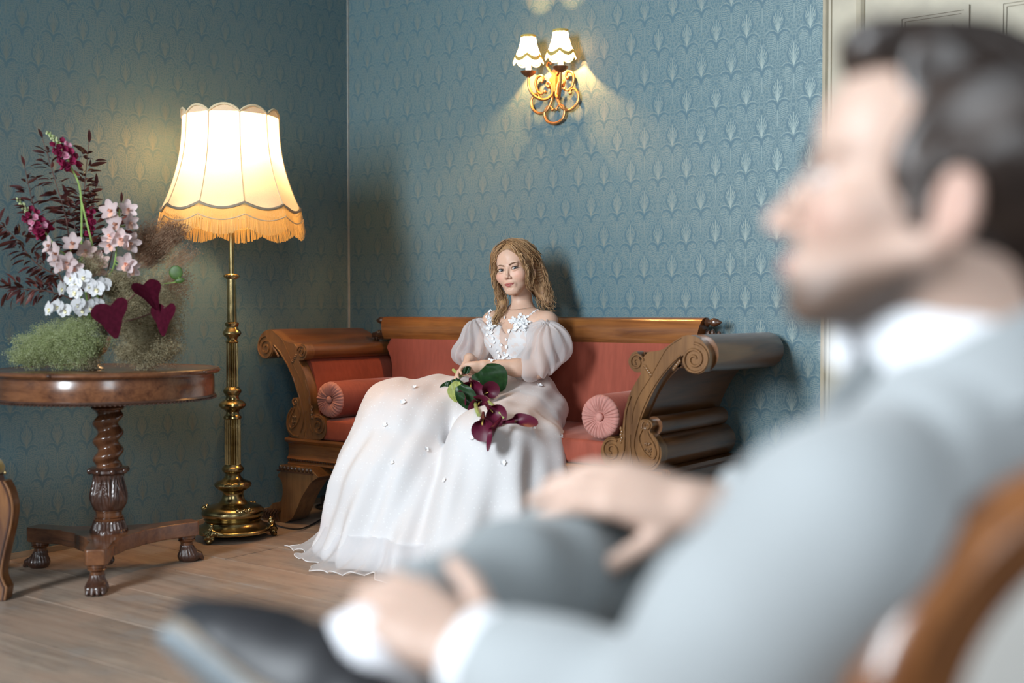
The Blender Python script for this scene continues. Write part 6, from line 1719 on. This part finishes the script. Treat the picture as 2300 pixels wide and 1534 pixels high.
def calla(px, py, d, dirn, roll, s=1.0, me=None, stem=True):
    c = pxs(px, py, (4.84 - d) * 0.5 + 0.012); dv = np.array(dirn, float); dv /= np.linalg.norm(dv)
    o = inst('calla_lily', me or CAL, bq, c - dv * 0.04 * s, frame(dv, roll), s)
    inst('spadix', SPAD, o, (0, 0, 0), None, 1, sub=True)
    if stem:
        MB().tube(catmull([bind, bind * 0.5 + (c - dv * 0.06) * 0.5 + np.array((0, 0, 0.008)), c - dv * 0.045 * s, c - dv * 0.030 * s], 5), 0.0048, 8).build('stem', M_cstem, bq)
up3 = np.array((0, 0, 1.0))
calla(1057, 864, 4.77, -ED * 0.80 - up3 * 0.40 + EX * 0.05, 3.3, 1.15, None, False)
calla(1090, 884, 4.76, -ED * 0.60 + up3 * 0.3 + EX * 0.55, 0.9, 0.8, None, False)
calla(1076, 906, 4.74, -ED * 0.90 - up3 * 0.15 - EX * 0.1, 2.6, 1.10, None, False)
calla(1100, 918, 4.74, -ED * 0.65 - up3 * 0.5 + EX * 0.5, 2.5, 0.95, None, False)
calla(1084, 944, 4.72, -ED * 0.70 - up3 * 0.65 - EX * 0.05, 2.9, 1.0, None, False)
calla(1114, 956, 4.71, -ED * 0.45 - up3 * 0.65 - EX * 0.45, 2.6, 1.0, CALT, False)
calla(1148, 947, 4.71, -ED * 0.45 + up3 * 0.15 + EX * 0.85, 2.4, 1.0, CALT, False)
calla(1042, 884, 4.78, -ED * 0.7 - up3 * 0.5 - EX * 0.3, 2.0, 0.7, None, False)
MB().tube(catmull([pxs(1068, 905, 0.03), pxs(1070, 918, 0.028), pxs(1075, 932, 0.028)], 6), 0.0075, 8).build('stem', M_cstem, bq)
MB().tube(catmull([pxs(1090, 895, 0.03), pxs(1112, 915, 0.03), pxs(1132, 940, 0.025)], 6), 0.0055, 8).build('stem', M_cstem, bq)
def bleaf(px, py, d, L, W, dirn, nrm, mat, bend=0.2, fold=0.2):
    c = pxs(px, py, (4.87 - d) * 0.5 + 0.010); y = np.array(dirn, float); y /= np.linalg.norm(y); z = np.array(nrm, float); z -= y * (z @ y); z /= np.linalg.norm(z); x = np.cross(y, z)
    n = 10; V, F_ = [], []
    for i in range(n + 1):
        t = i / n; hw = W * 0.5 * sin(pi * (0.08 + 0.90 * t)) ** 0.7
        for j in range(-4, 5):
            u = j / 4; V.append((u * hw, L * t - 0.0 * abs(u), fold * abs(u) ** 1.5 * hw - bend * L * (t - 0.3) ** 2 + 0.004 * sin(7 * t + 4 * u)))
    for i in range(n):
        for j in range(8): a = i * 9 + j; F_.append((a, a + 1, a + 10, a + 9))
    V = np.array(V) @ np.stack([x, y, z], 1).T + c
    mesh_obj('leaf', V, F_, mat, bq)
bleaf(1070, 838, 4.86, 0.135, 0.105, EX * 0.45 - up3 * 0.95 - ED * 0.1, -ED + up3 * 0.3, M_bleaf)
bleaf(1085, 826, 4.80, 0.125, 0.125, EX * 0.75 - up3 * 0.75 - ED * 0.05, -ED + up3 * 0.4, M_bleaf)
bleaf(1018, 852, 4.78, 0.135, 0.090, EX * 0.35 - up3 * 0.95 - ED * 0.25, -ED + up3 * 0.1 - EX * 0.2, M_bleaf)
bleaf(1026, 856, 4.72, 0.085, 0.065, -up3 * 1.0 - EX * 0.15 - ED * 0.2, -ED * 0.8 + up3 * 0.4 - EX * 0.2, M_lleaf, 0.5, 0.1)
bleaf(1030, 866, 4.74, 0.120, 0.080, EX * 0.55 - up3 * 0.8 - ED * 0.2, -ED + up3 * 0.2, M_bleaf)
bleaf(1012, 858, 4.82, 0.075, 0.045, -up3 * 0.7 - EX * 0.55, -ED + up3 * 0.2, M_bleaf, 0.3)
bleaf(1040, 838, 4.80, 0.040, 0.030, EX * 0.6 + up3 * 0.5, -ED, M_bleaf)
MB().tube([bind + (pxs(1065, 870, 0.03) - bind) * -0.6, bind], [0.0065, 0.009], 8).build('bound_stems', M_cstem, bq)
# ------------------------------------------------------------------ the man in the foreground; built in camera-aligned metres (X right, D away, Z up)
FR = np.stack([EX, ED, np.array((0, 0, 1.0))], 1)          # frame -> world
F0 = np.array((CAM.x, CAM.y, 0.0))
def tw(V): return np.asarray(V, float) @ FR.T + F0
def unit(v): v = np.array(v, float); return v / np.linalg.norm(v)
man = thing('person', 'bearded man in a light grey suit seated close to the camera, looking away', 'person', tuple(tw((0.30, 1.05, 0.0))))
MS = 1.05
MC = np.array((0.328, 0.920, 1.070))
MT = head_T(MC, (-cos(radians(13)), sin(radians(13)), 0), radians(0), radians(12))
MTW = np.eye(4); MTW[:3, :3] = FR @ MT[:3, :3]; MTW[:3, 3] = tw(MC)
def ml(p): return MT[:3, :3] @ (np.array(p, float) * MS) + MC
BF = unit((-0.55, 0.83, 0)); BLt = np.array((-BF[1], BF[0], 0))     # body forward and his left
NK = np.array((0.365, 0.935, 0.925))
SLm, SRm = np.array((0.226, 0.800, 0.824)), np.array((0.495, 1.080, 0.850))
ELm, WLm = np.array((0.115, 0.880, 0.640)), np.array((-0.034, 0.995, 0.684))
ERm, WRm = np.array((0.440, 1.250, 0.730)), np.array((0.195, 1.245, 0.768))
PV = np.array((0.405, 1.020, 0.50))
HL, HR = PV + BLt * 0.09, PV - BLt * 0.09
KRm, ARm = np.array((0.135, 1.375, 0.690)), np.array((-0.130, 1.075, 0.672))
KLm, ALm = np.array((-0.085, 1.150, 0.545)), np.array((-0.120, 1.230, 0.095))
MB_ = Field((-0.42, 0.70, 0.0), (0.68, 1.52, 1.30), 0.0048)
head_field(MB_, MT, True, MS)
MB_.cone(ml((0, -0.030, -0.055)), NK + (0, 0, 0.0), 0.058, 0.064, 0.02)
MB_.cone(ml((0, -0.055, -0.01)), NK + (0.03, -0.02, 0), 0.046, 0.05, 0.03)
CH = np.array((0.385, 0.955, 0.76))
MB_.ell(CH, (0.165, 0.105, 0.17), 0.06, np.stack([BLt, BF, (0, 0, 1)], 1))
MB_.cone(CH, PV, 0.11, 0.13, 0.06)
for S_ in (SLm, SRm): MB_.cone(NK + (0.01, -0.01, -0.035), S_, 0.042, 0.050, 0.04)
MB_.chain([SLm, ELm, ELm * 0.6 + WLm * 0.4, WLm], [0.055, 0.044, 0.043, 0.030], 0.015)
MB_.chain([SRm, ERm, ERm * 0.6 + WRm * 0.4, WRm], [0.055, 0.044, 0.043, 0.030], 0.015)
MB_.chain([HR, KRm, ARm], [0.085, 0.060, 0.040], 0.03); MB_.chain([HL, KLm, ALm], [0.085, 0.060, 0.040], 0.03)
hand(MB_, WRm, (-0.94, 0.20, 0.22), (-0.10, 0.70, -0.70), 1.06, (0.42, 0.42, 0.42, 0.45), -1, 0.05, 0.006,
     ((0.030, 0.042, 0.012), (0.062, 0.070, 0.030), (0.092, 0.082, 0.050)), 1.06)
hand(MB_, WLm, (-0.76, 0.55, 0.30), (-0.15, 0.65, -0.75), 1.06, (0.55, 0.55, 0.6, 0.65), 1, 0.05, 0.006,
     ((0.022, 0.040, 0.004), (0.050, 0.056, -0.004), (0.074, 0.060, -0.010)), 1.06)
V, Q = MB_.mesh(); V = relax(V, Q, 1, 0.3)
mbody = mesh_obj('body', tw(V), Q, M_skin_man, man)
C, L_ = face_tint(V, MT, MS, (0.51, 0.355, 0.285), (0.38, 0.165, 0.14), (0.54, 0.27, 0.21), True)
lx, ly, lz = L_[:, 0], L_[:, 1], L_[:, 2]
# stubble beard: jaw, chin, upper lip
hd_ = (np.linalg.norm(L_, axis=1) < 0.16)
jl = -0.040 - 0.36 * np.clip(ly - 0.005, 0, 0.2) + 0.10 * np.clip(0.035 - np.abs(lx), 0, 1)
bd = np.clip((jl - lz) / 0.022, 0, 1) * np.clip((ly + 0.012) / 0.02, 0, 1) * np.clip((lz + 0.150) / 0.02, 0, 1)
mo = gs(L_, (0, 0.09, -0.057), (0.024, 0.02, 0.006))
C = blend(C, (0.105, 0.066, 0.048), hd_ * np.clip(1.0 * bd + 0.75 * mo, 0, 0.93) * (~((np.abs(lz + 0.070) < 0.008) & (np.abs(lx) < 0.02) & (ly > 0.08))))
vcol(mbody, 'tint', C)
eyes(man, MTW, MS, tw((-2.5, 3.0, 1.05)), (0.10, 0.07, 0.05), 0.4); 
M_mbrow = plain('dark_brow', (0.055, 0.032, 0.022), 0.7); brows(man, MTW, MS, M_mbrow, 1.15)
# hair, swept back from a high temple
M_mhair = hair_mat('dark_brown_hair', (0.012, 0.008, 0.007), (0.055, 0.036, 0.028), True, 0.35)
Rm2 = MT[:3, :3]
HM = Field(MC - 0.19, MC + 0.19, 0.0042)
HM.ell(ml((0, -0.024, 0.036)), np.array((0.083, 0.102, 0.094)) * MS, 0, Rm2)
HM.ell(ml((0, 0.020, 0.102)), np.array((0.062, 0.060, 0.028)) * MS, 0.025, Rm2)
HM.ell(ml((0, 0.052, 0.098)), np.array((0.045, 0.030, 0.020)) * MS, 0.02, Rm2)
HM.cone(ml((0, -0.085, -0.01)), ml((0, -0.070, -0.085)), 0.050 * MS, 0.040 * MS, 0.025)
for q in (-1, 1): HM.cone(ml((0.071 * q, 0.012, 0.01)), ml((0.072 * q, 0.012, -0.025)), 0.011, 0.008, 0.012)
HM.ell(ml((0, 0.120, 0.010)), np.array((0.105, 0.066, 0.084)) * MS, 0.012, Rm2, sub=True)
for q in (-1, 1):
    HM.ell(ml((0.070 * q, 0.066, 0.055)), np.array((0.034, 0.034, 0.034)) * MS, 0.012, Rm2, sub=True)
    HM.ell(ml((0.083 * q, -0.016, -0.016)), np.array((0.022, 0.022, 0.034)) * MS, 0.006, Rm2, sub=True)
    HM.cone(ml((0.080 * q, 0.045, -0.08)), ml((0.080 * q, -0.01, -0.085)), 0.045, 0.032, 0.01, sub=True)
HM.ell(ml((0, 0.05, -0.09)), np.array((0.11, 0.075, 0.075)) * MS, 0.01, Rm2, sub=True)
def mstr(X_, Y_, Z_):
    x, y, z = X_ - MC[0], Y_ - MC[1], Z_ - MC[2]
    a = x * Rm2[0, 0] + y * Rm2[1, 0] + z * Rm2[2, 0]; b = x * Rm2[0, 1] + y * Rm2[1, 1] + z * Rm2[2, 1]; c = x * Rm2[0, 2] + y * Rm2[1, 2] + z * Rm2[2, 2]
    return 0.0028 * np.sin(a * 150 + 4 * np.sin(b * 20) + c * 60) + 0.003 * snoise(a, b, c, 55, 6)
HM.disp((-9, -9, -9), (9, 9, 9), mstr)
Vh_, Qh_ = HM.mesh(); mh = mesh_obj('hair', tw(Vh_), Qh_, M_mhair, man)
vcol(mh, 'tint', np.repeat((0.5 + 0.5 * snoise(Vh_[:, 0] * 1.0, Vh_[:, 1], Vh_[:, 2] * 2.2, 70, 2))[:, None], 3, 1))
gl = []
for q in np.linspace(-1, 1, 9):
    gl.append(([(0.045 * q, 0.072 - 0.02 * abs(q), 0.096 - 0.010 * abs(q)), (0.052 * q, 0.056, 0.116 - 0.012 * abs(q)), (0.060 * q, 0.020, 0.124 - 0.016 * abs(q)), (0.066 * q, -0.025, 0.118 - 0.02 * abs(q)), (0.066 * q, -0.080, 0.085 - 0.02 * abs(q)), (0.056 * q, -0.112, 0.040)], 0.006, 14, 1.0))
locks(man, 'hair_locks', M_mhair, MTW, MS, gl, 11, 1.0, 0.0042, 0.004)

# ---- suit
def cloth(name, col, var=0.12, rough=0.85, tw_=500, fold=None):
    m, nt, b = mat_new(name)
    f = X(nt, noise(nt, coords(nt, 'Object'), tw_, 2)); g = X(nt, noise(nt, coords(nt, 'Object'), 7, 3))
    c = ramp(nt, f * 0.6 + g * 0.4, [(0.3, tuple(q * (1 - var) for q in col)), (0.7, tuple(q * (1 + var) for q in col))])
    nt.links.new(c, b.inputs['Base Color']); setp(b, rough=rough, sheen=0.25, spec=0.2)
    bump(nt, f, 0.2, 0.001, b); return m
M_suit = cloth('light_grey_wool', (0.350, 0.370, 0.380))
M_trous = cloth('mid_grey_wool', (0.220, 0.240, 0.248))
M_shirt = cloth('white_shirt_cotton', (0.82, 0.83, 0.86), 0.04, 0.7)
J = Field((-0.10, 0.62, 0.40), (0.70, 1.46, 1.04), 0.0055)
RB = np.stack([BLt, BF, (0, 0, 1)], 1)
J.ell(CH + (0.005, -0.005, -0.01), (0.180, 0.125, 0.180), 0.05, RB)
J.cone(CH, PV + (0, 0, 0.02), 0.142, 0.165, 0.06)
for S_ in (SLm, SRm):
    J.cone(NK + (0.016, -0.012, -0.034), S_ + (0, 0, -0.002), 0.082, 0.066, 0.04)
J.chain([SLm + (0.004, 0, -0.005), SLm * 0.5 + ELm * 0.5, ELm, ELm * 0.5 + WLm * 0.5, WLm * 0.93 + ELm * 0.07], [0.084, 0.080, 0.070, 0.060, 0.050], 0.030)
J.chain([SRm, SRm * 0.5 + ERm * 0.5, ERm, ERm * 0.5 + WRm * 0.5, WRm * 0.85 + ERm * 0.15], [0.078, 0.072, 0.064, 0.056, 0.049], 0.030)
def jf(X_, Y_, Z_):
    d = 0.006 * snoise(X_, Y_, Z_, 26, 21) + 0.003 * snoise(X_, Y_, Z_, 60, 22)
    # armhole seam at the near shoulder: a shallow groove round the sleeve head
    ax = unit(ELm - SLm); t = (X_ - SLm[0]) * (0.75) + (Y_ - SLm[1]) * 0.35 + (Z_ - SLm[2]) * -0.10
    g = np.exp(-((t - 0.045) / 0.009) ** 2) * (np.sqrt((X_ - SLm[0]) ** 2 + (Y_ - SLm[1]) ** 2 + (Z_ - SLm[2]) ** 2) < 0.17)
    return d + 0.010 * g
J.disp((-9, -9, -9), (9, 9, 9), jf)
# neck opening and wrist ends
J.cone(NK + (-0.012, 0.012, 0.008), NK + (-0.036, 0.030, 0.14), 0.060, 0.085, 0.01, sub=True)
for W_, E_, o_ in ((WLm, ELm, 0.022), (WRm, ERm, 0.030)):
    d = unit(W_ - E_); q0 = W_ - d * o_
    J.put(q0 - 0.09, q0 + 0.20, lambda X_, Y_, Z_, d=d, q0=q0: np.maximum(-((X_ - q0[0]) * d[0] + (Y_ - q0[1]) * d[1] + (Z_ - q0[2]) * d[2]), np.sqrt((X_ - q0[0]) ** 2 + (Y_ - q0[1]) ** 2 + (Z_ - q0[2]) ** 2) - 0.085), 0, sub=True)
V, Q = J.mesh(); V = relax(V, Q, 1, 0.4); jack = mesh_obj('jacket', tw(V), Q, M_suit, man)
# jacket collar, shirt collar, bow tie, cuffs
def ring(c, axis, r, h, flare, name, mat, th_=0.004, a0=0.0, a1=2 * pi, wob=0.0, ell_=(1, 1), xdir=(1, 0, 0)):
    ax = unit(axis); e1 = np.array(xdir, float); e1 -= ax * (e1 @ ax); e1 = unit(e1); e2 = np.cross(ax, e1)
    n = 48; A = np.linspace(a0, a1, n); rows = [(0, 0), (0.5, 0.5), (1, 1), (1.04, 1), (1.0, 0.96), (0.5, 0.5), (0, 0)]
    V = []
    for j, (t, _) in enumerate(rows):
        for a in A:
            rr = r + flare * t + (th_ if j >= 3 else 0); hh = h(a) if callable(h) else h
            V.append(np.array(c) + ax * hh * t + e1 * rr * ell_[0] * cos(a) + e2 * rr * ell_[1] * sin(a))
    return mesh_obj(name, tw(V), grid_faces(len(rows), n), mat, man, True, None)
nax = unit(ml((0, -0.03, -0.06)) - NK)
nax = unit((-0.34, 0.20, 0.92)); NC = np.array((0.364, 0.930, 0.948))
ring(NC, nax, 0.0710, 0.056, -0.002, 'shirt_collar', M_shirt, 0.004, 0, 2 * pi, xdir=BF)
ring(NC - nax * 0.054, nax, 0.096, lambda a: 0.062 - 0.022 * (0.5 + 0.5 * cos(a)), -0.014, 'jacket_collar', M_suit, 0.010, radians(50), radians(310), xdir=BF)
for s in (-1, 1):  # lapels lying on the chest
    P = [NC + BLt * 0.068 * s * 1.0 + BF * 0.035 - nax * 0.008, NC + BLt * 0.085 * s + BF * 0.085 - nax * 0.06, NC + BLt * 0.05 * s + BF * 0.12 - nax * 0.14, NC + BLt * 0.01 * s + BF * 0.135 - nax * 0.22]
    MB().tube([tw(p) for p in catmull(P, 5)], 0.022, 8, True, 0.35, up=FR @ BF).build('lapel', M_suit, man)
bt = NC + BF * 0.076 + nax * 0.006; mbx = MB()
for s in (-1, 1): mbx.tube([tw(bt), tw(bt + BLt * 0.014 * s), tw(bt + BLt * 0.036 * s), tw(bt + BLt * 0.058 * s)], [0.008, 0.012, 0.021, 0.023], 10, True, 0.45, up=FR @ BF)
mbx.ball(tw(bt + BF * 0.004), (0.011, 0.011, 0.012), 10, 8); mbx.build('bow_tie', M_shirt, man)
sf = [NC + BF * 0.066 - nax * 0.005, NC + BF * 0.105 - nax * 0.09, NC + BF * 0.118 - nax * 0.20]
MB().tube([tw(p) for p in catmull(sf, 5)], [0.03] * 11, 10, True, 0.4, up=FR @ BF).build('shirt_front', M_shirt, man)
dl = unit(WLm - ELm); ring(WLm - dl * 0.040, dl, 0.0425, 0.040, -0.002, 'shirt_cuff', M_shirt, 0.003, xdir=(0, 0, 1))
dr_ = unit(WRm - ERm); ring(WRm - dr_ * 0.072, dr_, 0.0400, 0.036, -0.002, 'shirt_cuff', M_shirt, 0.003, xdir=(0, 0, 1))
# trousers
TR = Field((-0.30, 0.80, 0.02), (0.66, 1.55, 0.82), 0.0058)
TR.ell(PV + (0, 0, 0.0), (0.185, 0.150, 0.105), 0.05, RB)
sd = unit(ARm - KRm)
TR.chain([HR, KRm * 0.75 + HR * 0.25, KRm, KRm * 0.5 + ARm * 0.5, ARm - sd * 0.055], [0.100, 0.086, 0.079, 0.070, 0.062], 0.03)
TR.chain([HL, KLm, KLm * 0.5 + ALm * 0.5, ALm + (0, 0, 0.02)], [0.100, 0.080, 0.068, 0.062], 0.03)
def tf(X_, Y_, Z_):
    t = (X_ - KRm[0]) * sd[0] + (Y_ - KRm[1]) * sd[1]
    w_ = np.exp(-((t - 0.11) / 0.10) ** 2)
    return 0.0048 * snoise(X_, Y_, Z_, 30, 31) + 0.007 * w_ * np.sin(t * 70 + 22 * (Z_ - 0.69) + 2 * snoise(X_, Y_, Z_, 14, 5)) * np.clip((Z_ - 0.60) / 0.08, 0, 1)
TR.disp((-9, -9, -9), (9, 9, 9), tf)
q0 = ARm - sd * 0.045
TR.put(q0 - 0.1, q0 + 0.1, lambda X_, Y_, Z_: np.maximum(-((X_ - q0[0]) * sd[0] + (Y_ - q0[1]) * sd[1] + (Z_ - q0[2]) * sd[2]), np.sqrt((X_ - q0[0]) ** 2 + (Y_ - q0[1]) ** 2 + (Z_ - q0[2]) ** 2) - 0.085), 0, sub=True)
V, Q = TR.mesh(); V = relax(V, Q, 1, 0.4); mesh_obj('trousers', tw(V), Q, M_trous, man)
# socks and shoes
M_sock = cloth('white_sock_knit', (0.80, 0.80, 0.84), 0.05, 0.9, 700)
M_shoe = plain('black_leather', (0.012, 0.012, 0.015), 0.5, 0.2, 30)
M_sole = plain('grey_rubber_sole', (0.20, 0.235, 0.26), 0.6, 0.15, 30)
M_welt = plain('tan_welt', (0.23, 0.18, 0.13), 0.6, 0.15, 60)
def shoe(A, t, n, leg):
    t = unit(t); n = np.array(n, float); n = unit(n - t * (n @ t)); s = np.cross(t, n); R = np.stack([t, s, n], 1)
    at = lambda a, b, c: A + t * a + s * b + n * c
    lo, hi = A - 0.30, A + 0.30
    so = Field(lo, hi, 0.0050)
    so.cone(A - leg * 0.16, A, 0.047, 0.043, 0.02); so.cone(A, at(0.03, 0, 0.035), 0.042, 0.040, 0.03)
    V, Q = so.mesh(); mesh_obj('sock', tw(V), Q, M_sock, man)
    u = Field(lo, hi, 0.0048)
    u.cone(at(-0.035, 0, 0.045), at(0.02, 0, 0.035), 0.040, 0.046, 0.02)
    u.chain([at(0.02, 0, 0.040), at(0.09, 0, 0.052), at(0.155, 0.004, 0.066), at(0.195, 0.006, 0.070)], [0.047, 0.044, 0.034, 0.022], 0.02)
    u.chain([at(0.02, 0, 0.055), at(0.12, 0.008, 0.070), at(0.185, 0.006, 0.074)], [0.042, 0.044, 0.030], 0.02)
    u.cone(at(-0.01, 0, -0.04), at(0.0, 0, 0.025), 0.038, 0.040, 0.003, sub=True)
    u.put(A - 0.3, A + 0.3, lambda X_, Y_, Z_: 0.088 - ((X_ - A[0]) * n[0] + (Y_ - A[1]) * n[1] + (Z_ - A[2]) * n[2]), 0.004, sub=True)
    V, Q = u.mesh(); sh_ = mesh_obj('shoe', tw(V), Q, M_shoe, man)
    out = catmull([(-0.078, 0), (-0.060, 0.034), (0.0, 0.037), (0.06, 0.038), (0.12, 0.050), (0.17, 0.046), (0.208, 0.022), (0.218, 0.004), (0.205, -0.018), (0.165, -0.040), (0.11, -0.042), (0.05, -0.034), (-0.01, -0.037), (-0.062, -0.032)], 4, True)
    f1 = lambda p, q, h: tw(at(p, q, h))
    o = MB().prism([tuple(q) for q in out], 0.084, 0.093, f1).build('welt', M_welt, sh_, True, 40); fix_normals(o)
    o = MB().prism([tuple(q * 0.985) for q in out], 0.093, 0.104, f1).build('sole', M_sole, sh_, True, 40); fix_normals(o)
    hl_ = catmull([(-0.074, 0), (-0.058, 0.033), (-0.005, 0.036), (0.0, 0), (-0.005, -0.036), (-0.058, -0.031)], 4, True)
    o = MB().prism([tuple(q) for q in hl_], 0.104, 0.126, f1).build('heel', M_sole, sh_, True, 40); fix_normals(o)
    mbx = MB()
    for k in range(4):
        a = 0.045 + 0.016 * k
        mbx.tube([tw(at(a, -0.022, 0.012 + 0.004 * k)), tw(at(a + 0.003, 0, 0.000 + 0.006 * k)), tw(at(a, 0.022, 0.012 + 0.004 * k))], 0.0022, 6)
    mbx.tube([tw(at(0.045, 0.0, 0.0)), tw(at(0.035, -0.012, -0.012)), tw(at(0.05, -0.020, -0.006))], 0.002, 6)
    lc_ = mbx.build('shoelace', M_shoe, sh_); lc_['kind'] = 'stuff'
shoe(ARm + np.array((0.004, -0.018, -0.010)), (-0.70, 0.60, 0.22), (-0.62, -0.50, -0.60), sd)
shoe(ALm + (0, 0, 0.010), (-0.72, 0.66, 0.0), (0, 0, -1), np.array((0, 0, -1.0)))

# ------------------------------------------------------------------ his medallion-backed chair
M_mw = wood('chair_walnut', (0.075, 0.022, 0.008), (0.32, 0.125, 0.038), 2, 0.28, 0.5, 0.8, 0.05, 0.3)
M_cream = cloth('cream_upholstery', (0.82, 0.79, 0.74), 0.06, 0.85, 300)
mch = thing('medallion_chair', 'walnut oval-backed chair with cream upholstery under the man in grey', 'chair', tuple(tw((0.42, 0.98, 0.0))))
CL = unit((-0.96, -0.27, 0)); CF = np.array((CL[1], -CL[0], 0)); CF = CF if CF[1] > 0 else -CF     # chair's left, chair's forward
OC = np.array((0.449, 0.800, 0.708)); tilt = unit(np.array((0, 0, 1.0)) - CF * 0.10)
def oval(a, rx, rz, off=0.0): return OC + CL * rx * cos(a) + tilt * rz * (0.76 if sin(a) > 0 else 1.12) * sin(a) + CF * off
A_ = np.linspace(0, 2 * pi, 97)
sec = [(-0.036, 0.012), (-0.036, -0.014), (-0.032, -0.022), (0.010, -0.025), (0.016, -0.020), (0.026, -0.006), (0.026, 0.014), (0.010, 0.024), (-0.018, 0.022)]
V = []
for a in A_[:-1]:
    for p, q in sec: V.append(oval(a, 0.215 + p, 0.225 + p, q))
o = mesh_obj('back_frame', tw(V), grid_faces(96, len(sec), True) + [(95 * len(sec) + j, 95 * len(sec) + (j + 1) % len(sec), (j + 1) % len(sec), j) for j in range(len(sec))], M_mw, mch, True, 45); fix_normals(o)
V, Fc = [], []
rr = [(1.0, -0.004), (0.97, -0.008), (0.85, -0.011), (0.5, -0.013), (0.02, -0.013)]
for t, q in rr:
    for a in A_[:-1]: V.append(oval(a, 0.188 * t, 0.198 * t, q))
o = mesh_obj('back_panel', tw(V), grid_faces(5, 96, True) + [tuple(4 * 96 + j for j in range(96))], M_cream, mch); fix_normals(o)
V = []
for t, q in [(1.0, 0.006), (0.97, 0.014), (0.85, 0.024), (0.5, 0.032), (0.02, 0.034)]:
    for a in A_[:-1]: V.append(oval(a, 0.188 * t, 0.198 * t, q))
o = mesh_obj('back_cushion', tw(V), grid_faces(5, 96, True) + [tuple(4 * 96 + j for j in range(96))], M_cream, mch); fix_normals(o)
SCn = OC * np.array((1, 1, 0)) + CF * 0.250
def seatring(sc_, z, n=64):
    out_ = []
    for a in np.linspace(0, 2 * pi, n, endpoint=False):
        ca, sa = cos(a), sin(a); e = 0.45
        p = np.sign(ca) * abs(ca) ** e * 0.235 * (1 + 0.05 * sa); q = np.sign(sa) * abs(sa) ** e * 0.220
        out_.append(SCn + CL * p * sc_ + CF * q * sc_ + np.array((0, 0, z)))
    return out_
def stk(lv):
    V = []; [V.extend(seatring(s_, z_)) for s_, z_ in lv]; n = 64
    return tw(V), grid_faces(len(lv), n, True) + [tuple(range(n - 1, -1, -1)), tuple((len(lv) - 1) * n + j for j in range(n))]
o = mesh_obj('seat_frame', *stk([(0.95, 0.325), (1.0, 0.330), (1.01, 0.36), (1.0, 0.39), (0.95, 0.392)]), M_mw, mch, True, 40); fix_normals(o)
o = mesh_obj('seat', *stk([(0.96, 0.390), (0.99, 0.398), (0.97, 0.412), (0.85, 0.420), (0.4, 0.424), (0.03, 0.424)]), M_cream, mch, True, 60); fix_normals(o)
for a in (-1, 1):
    for b in (-1, 1):
        p = SCn + CL * 0.205 * a + CF * 0.19 * b
        prf = [(0, 0), (0.012, 0), (0.014, 0.02), (0.011, 0.03), (0.019, 0.26), (0.023, 0.285), (0.017, 0.295), (0.026, 0.31), (0.026, 0.36), (0, 0.36)]
        MB().lathe(prf, tuple(tw(p)), 20, lambda r, z, th: (r - 0.002 * np.abs(np.sin(th * 5)) * (0.03 < z < 0.27) * (r > 0), np.full_like(th, z))).build('leg', M_mw, mch)
    P = [SCn + CL * 0.17 * a - CF * 0.215 + np.array((0, 0, 0.36)), SCn + CL * 0.165 * a - CF * 0.235 + np.array((0, 0, 0.44)), OC + CL * 0.165 * a - tilt * 0.150]
    MB().tube([tw(q) for q in catmull(P, 4)], 0.018, 10).build('back_post', M_mw, mch)
